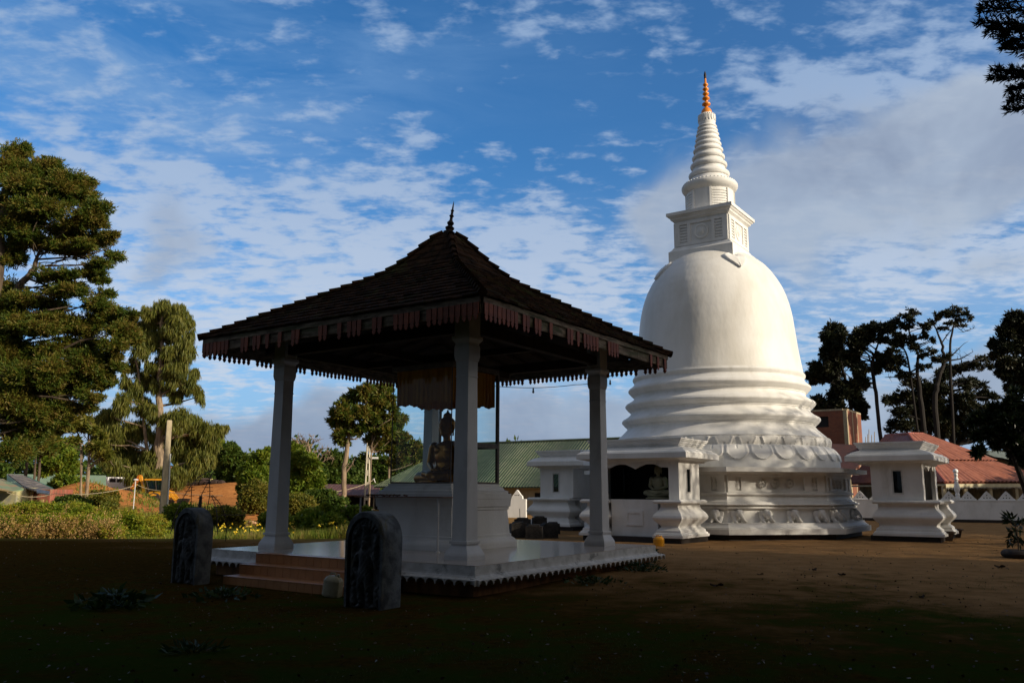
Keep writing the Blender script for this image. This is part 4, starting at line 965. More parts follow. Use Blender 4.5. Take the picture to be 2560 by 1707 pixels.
tree('cypress_tree', 'huge dark cypress with layered boughs filling the left edge of the picture', 'tree', 46,
     [[(-60, 1300, 60), (-40, 1000, 46), (-20, 800, 38), (0, 600, 26), (20, 430, 12)], [(-30, 900, 22), (20, 760, 20), (55, 715, 17), (82, 688, 15), (95, 640, 6)]],
     cc1((60, 110, 60, 50), (20, 200, 70, 60), (120, 90, 22, 30), (190, 190, 85, 50), (250, 170, 55, 28), (110, 260, 110, 60), (330, 250, 90, 40), (420, 250, 50, 24), (240, 300, 120, 50), (400, 310, 80, 40), (60, 360, 110, 60),
         (200, 390, 130, 50), (460, 370, 75, 26), (400, 420, 90, 34), (80, 470, 100, 60), (470, 440, 50, 28), (300, 480, 110, 34), (440, 520, 90, 36), (200, 540, 100, 34), (350, 570, 100, 32), (540, 600, 60, 22), (470, 640, 60, 22),
         (60, 600, 60, 70), (400, 680, 80, 24), (250, 700, 90, 30), (480, 720, 40, 18), (20, 760, 60, 60), (330, 760, 90, 26), (500, 780, 50, 20), (110, 820, 110, 40), (250, 850, 90, 30), (450, 830, 90, 30), (560, 890, 80, 34), (640, 880, 45, 20), (640, 990, 45, 30), (590, 960, 70, 40),
         (480, 900, 80, 36), (350, 960, 120, 34), (200, 960, 110, 36), (80, 920, 90, 50), (540, 1030, 80, 30), (420, 1040, 110, 40), (270, 1060, 110, 44), (110, 1060, 110, 50), (30, 1080, 60, 80), (560, 1130, 45, 24), (520, 1170, 45, 24),
         (400, 1130, 90, 40), (250, 1160, 110, 50), (100, 1180, 110, 60), (460, 1200, 50, 24), (530, 1200, 30, 22), (340, 1240, 60, 40), (210, 1260, 110, 50), (60, 1290, 110, 60), (440, 1290, 60, 24), (300, 1340, 60, 34), (420, 1330, 50, 20), (180, 1370, 100, 60), (60, 1410, 110, 70), (300, 1400, 40, 24), (150, 1490, 80, 50), (60, 1540, 90, 60), (10, 1200, 70, 90), (10, 950, 60, 80)),
     1.35, .20, .055, 'spray', L_cyp, M_bark, .9, twig=3, fill=1., thin_limbs=.5, bare=[[C1(150, 780), C1(230, 820), C1(290, 850)], [C1(280, 640), C1(400, 600), C1(520, 560), C1(570, 520)], [C1(300, 650), C1(200, 560), C1(100, 520), C1(30, 480)], [C1(270, 850), C1(330, 780), C1(430, 800)], [C1(110, 560), C1(105, 470), C1(60, 430)], [C1(300, 560), C1(420, 600), C1(500, 640)]])
tree('weeping_tree', 'tall weeping conifer with drooping grey green strands behind the pale post', 'tree', 108,
     [[(404, 1215, 34), (401, 1100, 22), (399, 1000, 15), (404, 880, 11), (405, 770, 5)], [(399, 1010, 10), (350, 960, 6), (340, 900, 4)]],
     cc1((790, 870, 50, 40), (800, 960, 50, 45), (850, 900, 50, 40), (760, 1000, 44, 44), (800, 1080, 46, 46), (890, 1010, 44, 50), (870, 1085, 44, 44), (720, 990, 44, 44), (680, 985, 40, 40), (770, 1160, 40, 44), (905, 1210, 40, 40), (700, 1180, 40, 44), (830, 1180, 44, 40), (790, 830, 60, 36), (720, 850, 40, 34), (860, 850, 50, 40), (640, 880, 26, 30), (750, 900, 40, 36), (900, 890, 40, 40), (700, 920, 60, 40), (850, 940, 60, 36), (920, 960, 26, 44), (640, 960, 40, 40), (690, 1040, 40, 40), (840, 1040, 60, 44), (910, 1040, 36, 50),
         (640, 1110, 34, 40), (730, 1120, 34, 40), (860, 1130, 60, 36), (940, 1150, 24, 36), (610, 1180, 22, 40), (660, 1230, 40, 50), (760, 1210, 34, 40), (820, 1230, 36, 30), (930, 1200, 36, 34), (970, 1260, 24, 40), (860, 1260, 36, 26),
         (600, 1290, 40, 60), (690, 1310, 50, 50), (740, 1340, 34, 40), (540, 1360, 60, 50), (480, 1400, 40, 50), (850, 1370, 70, 60), (920, 1400, 70, 60), (1000, 1420, 60, 50), (1070, 1420, 40, 34), (560, 1450, 80, 60), (660, 1420, 70, 60), (800, 1450, 80, 60), (900, 1480, 90, 60), (1000, 1490, 60, 50), (480, 1500, 50, 60),
         (620, 1540, 80, 60), (760, 1560, 70, 60), (880, 1570, 80, 60), (980, 1560, 60, 50), (560, 1580, 60, 40), (700, 1640, 90, 50), (840, 1640, 80, 50), (940, 1620, 50, 40), (600, 1640, 60, 40)),
     .95, .95, .10, 'weep', L_weep, M_barkpale, .9, twig=1)
def X1(x, y): return x * .2551, y * .2551 + 1050
def xc1(*l): return [(*X1(x, y), rx * .2551, ry * .2551) for x, y, rx, ry in l]
tree('gnarled_tree', 'half bare tree with pale forked limbs beside the big cypress', 'tree', 62,
     [[(*X1(875, 650), 9), (*X1(880, 480), 8), (*X1(890, 300), 6), (*X1(870, 200), 4), (*X1(900, 60), 3)], [(*X1(880, 300), 5), (*X1(800, 200), 4), (*X1(740, 130), 3)], [(*X1(825, 570), 5), (*X1(815, 420), 4), (*X1(812, 290), 3)]],
     xc1((690, 60, 110, 50), (620, 110, 50, 40), (770, 100, 70, 34), (560, 20, 70, 50), (860, 60, 50, 40), (740, -60, 60, 50), (980, 300, 70, 26), (900, 130, 50, 20), (1040, 380, 60, 24), (760, 240, 40, 22), (970, 200, 60, 24)),
     1.6, .34, .13, 'spray', L_olive, M_barkpale, .8, twig=3, bare=[[X1(890, 440), X1(950, 360), X1(1010, 320)], [X1(880, 540), X1(940, 440), X1(1010, 390), X1(1060, 390), X1(1095, 430)], [X1(812, 340), X1(700, 280), X1(640, 250)], [X1(890, 260), X1(870, 230), X1(820, 160)], [X1(890, 300), X1(800, 260), X1(700, 160)]])
for i, (x, lab, w) in enumerate(((68, 'slim leaning trunk tree leftmost behind the shacks', 9), (90, 'thinnest leaning tree between two others behind the shacks', 6), (101, 'slim leaning tree right of its two neighbours behind the shacks', 7))):
    xo = x - 68
    tree('slender_tree', lab, 'tree', 66 + i * 1.5, [[(x - 2, 1216, w), (x, 1180, w * .9), (x + 2, 1150, w * .7), (x + (4 if i else -4), 1105, w * .5)]],
         [(x - 20, 1118, 26, 14), (x + 14, 1108, 24, 13), (x - 4, 1092, 28, 15), (x + 4, 1076, 20, 12), (x - 26, 1090, 18, 12), (x + 24, 1128, 16, 9)], 1.3, .38, .14, 'spray', L_cyp, M_bark, .8, group='slim trees behind the shacks')
def X3(x, y): return x * .2869 + 600, y * .2869 + 950
def xc3(*l): return [(*X3(x, y), rx * .2869, ry * .2869) for x, y, rx, ry in l]
tree('pine_tree', 'tall pine with bare lower trunk seen between the left column and the pedestal', 'tree', 64,
     [[(*X3(920, 1010), 13), (*X3(915, 820), 12), (*X3(945, 560), 11), (*X3(975, 380), 8), (*X3(985, 280), 5), (*X3(1060, 160), 3)], [(*X3(1150, 420), 4), (*X3(1170, 250), 3)]],
     xc3((1100, 90, 60, 34), (1180, 100, 70, 40), (1270, 110, 60, 40), (1040, 150, 70, 44), (960, 180, 60, 40), (890, 250, 60, 44), (1130, 200, 90, 50), (1240, 200, 80, 50), (1310, 190, 40, 50), (1330, 280, 50, 40), (840, 310, 50, 34), (920, 320, 80, 44), (850, 380, 60, 44), (1010, 290, 60, 50),
         (930, 420, 60, 44), (890, 480, 50, 34), (870, 520, 36, 26), (1000, 480, 30, 30), (920, 570, 34, 22), (1090, 330, 60, 50), (1200, 300, 80, 50), (1150, 400, 70, 50), (1090, 430, 50, 40), (1200, 460, 60, 40), (1150, 520, 50, 36), (1260, 380, 50, 40), (1210, 570, 50, 30), (1290, 460, 50, 34), (1350, 360, 40, 40)),
     .85, .34, .11, 'spray', L_cyp, M_barkpale, .8, twig=2, bare=[[X3(945, 800), X3(985, 745), X3(1005, 690)], [X3(950, 780), X3(955, 740)], [X3(960, 545), X3(1000, 525), X3(1030, 522)], [X3(945, 530), X3(890, 520), X3(850, 525)], [X3(955, 400), X3(900, 360)]])
tree('branching_tree', 'broad green tree behind the tall pine, seen through the glass case', 'tree', 78,
     [[(*X3(1310, 900), 6), (*X3(1310, 700), 5), (*X3(1330, 500), 4), (*X3(1340, 420), 3)]],
     xc3((1380, 380, 60, 40), (1340, 470, 80, 36), (1240, 560, 70, 34), (1300, 600, 70, 36), (1380, 590, 50, 40), (1210, 600, 40, 26), (1420, 500, 60, 34), (1450, 640, 60, 50), (1520, 600, 60, 40), (1380, 680, 60, 40), (1560, 660, 60, 50)),
     1.3, .40, .15, 'spray', L_cyp, M_barkpale, .8, twig=1)
tree('dead_tree', 'leafless pale tree rising behind the bright green shrub', 'tree', 84,
     [[(*X3(640, 900), 7), (*X3(630, 760), 5), (*X3(615, 640), 4), (*X3(600, 540), 2)], [(*X3(710, 840), 5), (*X3(700, 760), 4), (*X3(680, 680), 3), (*X3(720, 620), 2)]], [], 1, .3, .1, 'spray', L_cyp, M_barkpale, twig=14,
     bare=[[X3(625, 740), X3(560, 640), X3(510, 560), X3(470, 530)], [X3(620, 700), X3(580, 600), X3(520, 520)], [X3(615, 650), X3(640, 560), X3(700, 530)], [X3(620, 700), X3(680, 620), X3(770, 600)], [X3(700, 760), X3(760, 700), X3(820, 690)], [X3(705, 800), X3(670, 840), X3(650, 830)], [X3(605, 600), X3(560, 540), X3(540, 500)], [X3(610, 600), X3(650, 540), X3(620, 500)], [X3(630, 760), X3(540, 700), X3(460, 620)], [X3(700, 720), X3(740, 650), X3(790, 640)], [X3(620, 640), X3(590, 560), X3(480, 540)]])
def shrub(name, label, Y, cl, dens, L, Wd, leaf, cat='shrub', style='broad', group=None, px=None, sub=.34):
    x = px or cl[0][0]; top = min(c[1] for c in cl)
    yb = PH / 2 + 376 + (CAMH - float(H(at(x, 1229, Y)[0], Y))) * F / Y
    low = max(c[1] + c[3] * .5 for c in cl); wx = max(c[0] + c[2] * .6 for c in cl) - min(c[0] - c[2] * .6 for c in cl)
    if yb > low and cat == 'shrub': cl = list(cl) + [(x + g * wx * .28, (yb + low) / 2 - 2, wx * .30, (yb - low) / 2 + 6) for g in (-1, 0, 1)]
    return tree(name, label, cat, Y, [[(x, yb, 6), (x + 1, (yb + top) / 2, 4), (x, top + 10, 2)]], cl, dens, L, Wd, style, leaf, M_bark, .8, group, sub=sub)
shrub('shrub', 'bright green rounded shrub tree right of the left column', 70, xc3((560, 700, 90, 70), (500, 640, 60, 50), (620, 760, 90, 70), (540, 820, 110, 80), (660, 860, 80, 60), (480, 900, 70, 60), (580, 930, 100, 60), (690, 920, 50, 40), (470, 760, 60, 70), (450, 600, 40, 40), (520, 990, 60, 40), (640, 800, 80, 60)), 1.3, .30, .16, L_bright)
shrub('shrub', 'yellow green shrub just left of the left column', 76, xc3((150, 720, 70, 50), (100, 760, 50, 50), (200, 680, 50, 50), (60, 800, 60, 50), (180, 820, 80, 60), (110, 880, 90, 60), (210, 920, 50, 60), (60, 940, 70, 50), (180, 980, 60, 40), (240, 640, 30, 40), (20, 860, 50, 50)), 1.3, .34, .16, L_bright)
shrub('shrub', 'dark round topped conifer left of the tall pine trunk', 86, xc3((820, 680, 60, 40), (790, 740, 60, 50), (870, 720, 50, 50), (760, 820, 60, 50), (850, 820, 80, 60), (780, 890, 70, 40), (890, 890, 50, 40)), 1.3, .40, .16, L_green, style='spray')
shrub('shrub', 'broad dark green tree mass right of the tall pine trunk', 88, xc3((1130, 720, 70, 50), (1060, 760, 60, 50), (1190, 720, 60, 40), (1090, 840, 90, 60), (1220, 800, 90, 60), (1010, 860, 60, 50), (1320, 760, 80, 60), (1300, 860, 80, 50), (1180, 900, 70, 40), (970, 800, 30, 40), (1420, 760, 70, 60)), 1.3, .42, .17, L_green, style='spray')
shrub('shrub', 'low shaded shrub in front of the rusty roofed shed', 60, xc3((760, 1010, 90, 50), (820, 1080, 110, 50), (700, 1060, 60, 50), (640, 1010, 60, 44), (890, 1080, 60, 40), (740, 1130, 80, 30)), 1.3, .24, .12, L_green)
shrub('shrub', 'glossy leafed shrub behind the carved stone nearer the viewer', 44, xc3((820, 1150, 70, 36), (900, 1160, 70, 36), (980, 1150, 70, 36), (1050, 1180, 50, 50), (760, 1120, 36, 24), (860, 1200, 90, 30), (1100, 1150, 50, 40), (1150, 1200, 50, 36)), 1.5, .20, .12, L_bright)
shrub('shrub', 'rounded green shrub beside the patchwork shacks', 72, xc1((640, 620, 110, 50), (560, 680, 70, 50), (740, 650, 90, 60), (660, 720, 120, 60), (780, 740, 70, 60), (600, 770, 60, 40), (720, 800, 60, 36)), 1.3, .26, .16, L_bright)
shrub('shrub', 'large spreading green tree behind the slim trunks', 92, xc1((560, 240, 100, 50), (500, 330, 100, 70), (620, 330, 110, 70), (690, 400, 60, 60), (480, 450, 90, 70), (600, 470, 110, 70), (440, 530, 70, 50), (700, 500, 60, 60)), 1.3, .42, .2, L_bright, cat='tree')
shrub('shrub', 'olive green bush growing on the soil mound', 68, xc1((1000, 760, 90, 50), (1080, 820, 90, 40), (950, 830, 70, 40), (1130, 760, 50, 34)), 1.1, .22, .12, L_olive)
for px_, py_, Y_, rx_, ry_, lf_, lb_ in ((250, 1262, 57, 40, 16, L_olive, 'olive bush on the slope below the white lamp post'), (455, 1285, 50, 40, 18, L_bright, 'bright low bush right of the pale post'), (560, 1290, 49, 44, 16, L_olive, 'ragged bush behind the iron rack'), (640, 1240, 66, 30, 34, L_olive, 'tall olive bush touching the left edge of the left column'), (745, 1262, 56, 40, 22, L_olive, 'olive bush right of the left column, low'), (800, 1290, 47, 50, 16, L_bright, 'bright low bush between left column and near stone'), (690, 1295, 48, 34, 14, L_bright, 'small bright bush at the foot of the left column'), (180, 1262, 52, 40, 14, L_green, 'dark green bush in front of the shack end')):
    shrub('shrub', lb_, Y_, [(px_, py_, rx_, ry_), (px_ - rx_ * .6, py_ + ry_ * .4, rx_ * .6, ry_ * .6), (px_ + rx_ * .6, py_ + ry_ * .3, rx_ * .6, ry_ * .7), (px_ + rx_ * .1, py_ - ry_ * .6, rx_ * .4, ry_ * .5)], 2.2, .17, .09, lf_)
# row of trees along the top of the dug bank and behind the digger
labs = ['dark tree far behind the digger, under the weeping tree', 'yellow green bush behind the digger cab', 'low green bush at the left end of the dug bank', 'green hedge tree above the small far house', 'taller dark tree behind the far house', 'olive tree right of the far house', 'rounded green tree behind the dug bank, left of the shrub by the column', 'small bush near the right end of the dug bank', 'pale trunked tree beyond the bank', 'feathery tree right of the weeping tree']
rowt = [(370, 1185, 60, 30), (430, 1195, 40, 22), (465, 1205, 34, 20), (500, 1195, 34, 20), (528, 1150, 30, 34), (560, 1165, 34, 34), (596, 1175, 34, 34), (628, 1205, 26, 18), (545, 1128, 18, 22), (575, 1140, 20, 24)]
for i, ((x, y, rx, ry), lb) in enumerate(zip(rowt, labs)):
    shrub('background_tree', lb, 128 + (i % 3) * 5, [(x, y, rx, ry), (x - rx * .6, y + ry * .5, rx * .7, ry * .7), (x + rx * .6, y + ry * .4, rx * .7, ry * .7), (x, y + ry * .9, rx, ry * .5), (x + rx * .2, y - ry * .7, rx * .5, ry * .5)], 1.5, .62, .30, (L_green, L_olive, L_bright)[i % 3], cat='tree', group='trees beyond the dug earth')
# far-off wood along the whole skyline
FW = []
for i in range(150):
    a = -1.05 + i * 2.15 / 150; Yd = 172 + 16 * math.sin(i * 2.3) ; x = math.tan(a) * Yd if abs(a) < 1.1 else 0
    g = float(H(x, Yd)); hgt = 6.2 + 2.0 * math.sin(i * .7) + 1.5 * math.sin(i * 1.9 + 1) + (2.2 if 395 < 1280 + math.tan(a) * F < 560 else 0)
    FW.append(clump((x, Yd, g + hgt * .5), (4.6, 4., hgt * .55), 900, 1.0, .5, 'broad', np.array([x, Yd, 0.])))
tag(quads('far_wood', np.concatenate(FW), [L_green]), 'distant green wooded skyline behind everything', 'woods', kind='stuff')
# ---- right hand side
def X5(x, y): return x * .306 + 1980, y * .306 + 720
def xc5(*l): return [(*X5(x, y), rx * .306, ry * .306) for x, y, rx, ry in l]
tree('pine_tree', 'dark twin stemmed pine standing directly behind the brick tower', 'tree', 90,
     [[(*X5(510, 1060), 10), (*X5(480, 900), 9), (*X5(455, 800), 8), (*X5(415, 640), 7), (*X5(375, 500), 5), (*X5(330, 400), 3)], [(*X5(445, 1060), 8), (*X5(430, 950), 7), (*X5(395, 760), 6), (*X5(370, 640), 4)]],
     xc5((330, 330, 90, 40), (290, 380, 55, 45), (390, 390, 45, 50), (290, 500, 50, 56), (370, 480, 50, 50), (330, 560, 84, 40), (230, 630, 80, 50), (190, 700, 70, 36), (330, 650, 84, 50), (430, 560, 60, 40), (280, 720, 74, 34), (390, 760, 50, 34), (360, 860, 44, 60), (430, 840, 44, 40), (510, 780, 60, 44), (520, 900, 40, 40), (560, 950, 44, 60), (250, 940, 55, 50), (330, 960, 55, 44), (400, 970, 44, 40), (220, 890, 44, 30), (570, 1020, 36, 30), (180, 740, 30, 24)),
     1.15, .42, .18, 'spray', L_dark, M_barkdark, .8, twig=1, bare=[[X5(400, 655), X5(440, 675), X5(468, 700), X5(472, 740)], [X5(400, 690), X5(450, 650), X5(480, 610)]])
tree('pine_tree', 'dark flat topped pine with one bare leaning trunk above the red roof', 'tree', 86,
     [[(*X5(745, 1210), 11), (*X5(705, 950), 9), (*X5(675, 750), 9), (*X5(650, 600), 8), (*X5(688, 480), 5), (*X5(715, 390), 3)]],
     xc5((650, 320, 90, 32), (760, 300, 80, 26), (560, 350, 60, 34), (620, 390, 80, 34), (510, 430, 60, 40), (560, 480, 70, 34), (460, 540, 60, 40), (530, 590, 70, 34), (740, 400, 50, 18), (720, 600, 60, 36), (770, 570, 50, 40), (560, 650, 56, 40), (590, 740, 30, 40), (680, 650, 40, 30), (815, 275, 30, 16), (550, 700, 34, 34), (700, 530, 40, 16)),
     1.15, .40, .17, 'spray', L_dark, M_barkdark, .8, twig=1, bare=[[X5(650, 600), X5(620, 510), X5(560, 515)], [X5(690, 480), X5(640, 440), X5(600, 430)], [X5(660, 600), X5(700, 560), X5(740, 540)]])
sp = lambda *l: xc5(*l)
tree('open_crowned_tree', 'tall thin leaved tree with twisting stem, left one of the open crowned pair', 'tree', 84,
     [[(*X5(1090, 1200), 14), (*X5(1060, 900), 12), (*X5(1020, 620), 8), (*X5(1035, 500), 6), (*X5(950, 340), 4), (*X5(955, 250), 3), (*X5(1005, 175), 2)], [(*X5(1025, 640), 6), (*X5(950, 540), 5), (*X5(915, 470), 3)]],
     sp((1000, 170, 46, 18), (930, 200, 54, 18), (870, 240, 44, 18), (960, 250, 50, 18), (930, 300, 54, 22), (880, 370, 54, 24), (840, 440, 54, 30), (900, 420, 54, 30), (960, 400, 50, 26), (820, 490, 44, 24), (1010, 460, 44, 24), (1080, 360, 44, 20), (1100, 290, 36, 18), (1130, 490, 36, 18), (1060, 520, 44, 20), (850, 560, 60, 28), (820, 640, 54, 22), (900, 600, 54, 26), (920, 690, 54, 22), (1080, 620, 54, 20), (1140, 400, 36, 16)),
     .62, .34, .14, 'spray', L_dark, M_barkdark, .8, twig=4, bare=[[X5(915, 470), X5(860, 440), X5(800, 470)], [X5(960, 560), X5(880, 600), X5(800, 640)], [X5(1020, 620), X5(900, 700), X5(760, 705)]])
tree('open_crowned_tree', 'tall thin leaved tree forking into two stems, right one of the open crowned pair', 'tree', 82,
     [[(*X5(1190, 1210), 15), (*X5(1165, 900), 13), (*X5(1190, 740), 11), (*X5(1240, 570), 9), (*X5(1225, 420), 6), (*X5(1160, 280), 3)], [(*X5(1240, 570), 8), (*X5(1285, 450), 6), (*X5(1315, 290), 4), (*X5(1345, 180), 2)]],
     sp((1350, 150, 60, 20), (1410, 180, 44, 18), (1300, 190, 44, 18), (1250, 185, 40, 16), (1180, 210, 50, 18), (1150, 260, 44, 14), (1360, 240, 44, 18), (1385, 280, 34, 14), (1100, 270, 34, 14), (1440, 215, 30, 12), (1240, 300, 36, 14), (1300, 260, 36, 14), (1190, 560, 50, 22), (1250, 540, 50, 18)),
     .60, .32, .13, 'spray', L_dark, M_barkdark, .8, twig=5, bare=[[X5(1250, 560), X5(1330, 500), X5(1400, 430)], [X5(1260, 570), X5(1380, 550), X5(1480, 490)], [X5(1320, 280), X5(1400, 330), X5(1480, 300)], [X5(1225, 420), X5(1270, 350), X5(1310, 300)]])
tree('spreading_pine', 'wide dark pine with tangled lower boughs behind the red roof', 'tree', 88,
     [[(*X5(1290, 1200), 12), (*X5(1300, 900), 10), (*X5(1295, 700), 6), (*X5(1310, 620), 3)], [(*X5(1130, 1200), 12), (*X5(1110, 900), 9), (*X5(1080, 720), 5)]],
     sp((1080, 1010, 110, 60), (1180, 1040, 100, 60), (1250, 1100, 100, 60), (1180, 800, 70, 60), (1230, 700, 60, 60), (1020, 880, 80, 60), (1130, 940, 80, 60), (1400, 980, 90, 60), (1460, 1060, 90, 50), (1650, 1040, 90, 60), (1750, 1150, 100, 60), (1620, 1180, 90, 50), (1000, 760, 90, 44), (930, 860, 84, 36), (860, 900, 70, 30), (790, 890, 50, 24), (1050, 960, 90, 50), (900, 1000, 70, 40), (960, 1100, 100, 50), (850, 1110, 60, 40), (1090, 820, 70, 44), (1250, 820, 80, 44), (1330, 900, 80, 40), (1280, 1000, 80, 50), (1350, 1080, 80, 44), (1190, 900, 50, 50), (1400, 750, 90, 34), (1500, 750, 70, 26), (1430, 850, 80, 34), (1550, 850, 60, 30), (1640, 860, 54, 22), (1480, 950, 84, 36), (1580, 960, 80, 36), (1300, 640, 70, 26), (1380, 620, 60, 22), (1480, 600, 54, 22), (1540, 550, 54, 16), (1600, 600, 36, 18), (1420, 1160, 80, 50), (1300, 1180, 80, 40), (1540, 1120, 80, 50), (1120, 1100, 80, 60)),
     .75, .40, .13, 'spray', L_dark, M_barkdark, .8, twig=4)
tree('pine_tree', 'massive dark pine cut by the right edge of the picture', 'tree', 66,
     [[(*X5(1990, 1250), 30), (*X5(1970, 800), 22), (*X5(1930, 500), 14), (*X5(1900, 300), 6)]],
     sp((1880, 220, 100, 50), (1800, 260, 70, 50), (1760, 330, 70, 50), (1860, 350, 90, 60), (1680, 430, 70, 36), (1740, 460, 80, 44), (1850, 470, 84, 56), (1680, 530, 50, 30), (1760, 570, 70, 40), (1860, 600, 84, 50), (1720, 640, 50, 30), (1790, 700, 60, 30), (1870, 720, 60, 50), (1780, 790, 24, 24), (1990, 300, 80, 80), (1990, 500, 80, 80), (1980, 700, 80, 80)),
     1.15, .32, .13, 'spray', L_dark, M_barkdark, .8, twig=2)
tree('broadleaf_tree', 'near dark broad leaved tree leaning in from the right edge', 'tree', 27,
     [[(2700, 1420, 60), (2640, 1200, 40), (2560, 1080, 22), (2520, 1000, 9)], [(2600, 1200, 20), (2540, 1130, 12), (2480, 1070, 5)]],
     sp((1840, 830, 44, 30), (1800, 900, 50, 34), (1730, 960, 56, 34), (1860, 950, 70, 44), (1660, 960, 44, 34), (1780, 1050, 90, 50), (1880, 1100, 70, 60), (1620, 1040, 50, 36), (1700, 1130, 70, 40), (1540, 1010, 44, 26), (1500, 1070, 46, 30), (1600, 1160, 50, 30), (1530, 1300, 40, 34), (1860, 1230, 70, 60), (1780, 1200, 60, 40), (1870, 1350, 50, 50), (1820, 1300, 36, 30), (1680, 1230, 44, 30), (1950, 1000, 80, 120), (1950, 1250, 80, 120), (1510, 1180, 36, 26)),
     .62, .24, .075, 'broad', L_broad, M_barkdark, .8)
ncy = thing('cypress_tree', 'near cypress whose spiky boughs hang into the top right corner', 'tree', (8.9, 9.5, 0))
b = MB(); b.tube([(8.9, 9.5, -.3), (8.8, 9.6, 4), (8.6, 9.9, 8), (8.4, 10.2, 13)], [.38, .30, .22, .08], 12); NQ = []
def bough(pts, Y, w, n):
    P = np.array([at(x, y, Y + dy) for x, y, dy in pts]); m_ = 30; tt = np.linspace(0, len(P) - 1, m_); Q = np.stack([np.interp(tt, range(len(P)), P[:, i]) for i in range(3)], 1); b.tube(Q, np.linspace(.03, .004, m_), 5)
    side = unit(np.cross(Q[-1] - Q[0], [0, 0, 1.])); fw = unit(Q[-1] - Q[0])
    for i in range(2, m_):
        t = i / (m_ - 1); wl = w * (1 - t) ** .6 + .05
        for _ in range(3):
            a_ = rng.uniform(0, 2 * math.pi); d = unit(fw * rng.uniform(.6, 1.3) + side * math.cos(a_) * .8 + np.array([0, 0, 1.]) * math.sin(a_) * .55); L_ = wl * rng.uniform(.5, 1.1)
            b.tube([Q[i], Q[i] + d * L_ * .9], [.008, .003], 3)
            k = n; u = rng.uniform(.05, 1, k)[:, None]; c = Q[i] + d * L_ * u + rng.normal(size=(k, 3)) * .012
            NQ.append(leaf_quads(c, unit(d + rng.normal(size=(k, 3)) * .42), .085, .018))
for args in (([(2760, 60, 0), (2620, 30, 0), (2520, 12, 0), (2448, 12, 0)], .34), ([(2760, 90, .2), (2620, 62, .2), (2520, 48, 0), (2446, 50, 0)], .30), ([(2760, 40, .2), (2640, 5, .2), (2560, -20, 0), (2480, -14, 0)], .4), ([(2760, 110, .1), (2640, 95, .1), (2560, 88, 0), (2500, 84, 0)], .32), ([(2740, 150, 0), (2640, 130, .1), (2570, 112, 0), (2512, 108, 0)], .26),
             ([(2740, 60, -.2), (2600, 50, -.2), (2540, 60, 0), (2470, 66, 0)], .32), ([(2740, 190, 0), (2640, 180, 0), (2560, 168, 0), (2486, 166, 0)], .16), ([(2740, 230, 0), (2640, 205, 0), (2560, 182, 0), (2480, 184, 0)], .16), ([(2740, 250, 0), (2650, 235, 0), (2580, 206, 0), (2524, 216, 0)], .13), ([(2740, 290, 0), (2650, 275, 0), (2590, 252, 0), (2516, 266, 0)], .13), ([(2740, 300, 0), (2650, 262, 0), (2590, 234, 0), (2526, 240, 0)], .14),
             ([(2760, 0, 0), (2660, -60, 0), (2560, -90, 0)], .5), ([(2780, 160, 0), (2700, 140, 0), (2600, 150, 0)], .4), ([(2780, -60, 0), (2700, -150, 0), (2580, -200, 0)], .6)):
    bough(args[0], 9.5, args[1] * .8, 8)
b.build('trunk', M_barkdark, ncy); quads('crown', np.concatenate(NQ), [leafmat('near_cypress', [(.006, .012, .005), (.012, .022, .008), (.03, .03, .01)], .1)], ncy)
# unseen tree belt right of the viewer, height and gaps shaped to shade the yard
us, ss_ = np.array([sd.x, sd.y]) / math.hypot(sd.x, sd.y), None
ss_ = np.array([-us[1], us[0]]); n = 110000
s_ = rng.uniform(-34, 72, n)
top = np.interp(s_, [-34, 8, 20.2, 21.6, 28, 29.5, 39, 41, 48, 53, 72], [20, 20, 19.6, 16.8, 16.2, 15.0, 14.9, 12.4, 11., 10.3, 10.])
top = top + .25 * np.sin(s_ * 1.7) + .12 * np.sin(s_ * 4.1)
u_ = 25 + rng.uniform(-2.2, 2.2, n); zz = rng.uniform(0, 1, n) ** .8 * (top - .5)
Pb = np.stack([us[0] * u_ + ss_[0] * s_, us[1] * u_ + ss_[1] * s_, zz], 1)
open_ = (s_ > 23.5) & (s_ < 40)
belt = [leaf_quads(Pb, unit(rng.normal(size=(n, 3))), 1.0, .75)[~open_]]
n2 = 33000; s2 = rng.uniform(23.5, 40, n2); z2 = rng.uniform(0, 1, n2) ** .85 * (np.interp(s2, [23.5, 28, 29.5, 40], [16.4, 16.2, 15.1, 14.9]) - .2)
u2 = 25 + rng.uniform(-3., 3., n2); P2 = np.stack([us[0] * u2 + ss_[0] * s2, us[1] * u2 + ss_[1] * s2, z2], 1)
belt.append(leaf_quads(P2, unit(rng.normal(size=(n2, 3))), .23, .17))
# unseen grove added behind and beside the viewer to close off sky light
n = 60000
a_ = rng.uniform(R(95), R(338), n); rr_ = rng.uniform(9, 15, n); zt = np.interp(np.degrees(a_), [95, 130, 300, 338], [15, 17, 17, 12])
zz = rng.uniform(0, 1, n) ** .8 * zt
Pb = np.stack([rr_ * np.sin(a_) + np.where(a_ > R(270), -9., 0), rr_ * np.cos(a_) * .8 - 2 + np.where(a_ > R(270), 0, 0.), zz], 1)
belt.append(leaf_quads(Pb, unit(rng.normal(size=(n, 3))), 1.0, .7))
n = 26000                                                  # unseen canopy added overhead to darken the foreground
rr_ = np.sqrt(rng.uniform(0, 1, n)) * 13; a_ = rng.uniform(0, 2 * math.pi, n)
Pb = np.stack([rr_ * np.sin(a_), rr_ * np.cos(a_) - 4., rng.uniform(10.5, 14, n)], 1); Pb = Pb[(Pb[:, 2] - 1.6) > np.maximum(Pb[:, 1], 0) * .80]
belt.append(leaf_quads(Pb, unit(rng.normal(size=(len(Pb), 3))), .9, .7))
tag(quads('grove', np.concatenate(belt), [L_shade]), 'unseen dark grove around and behind the viewer, added for its shade', 'grove', kind='stuff')
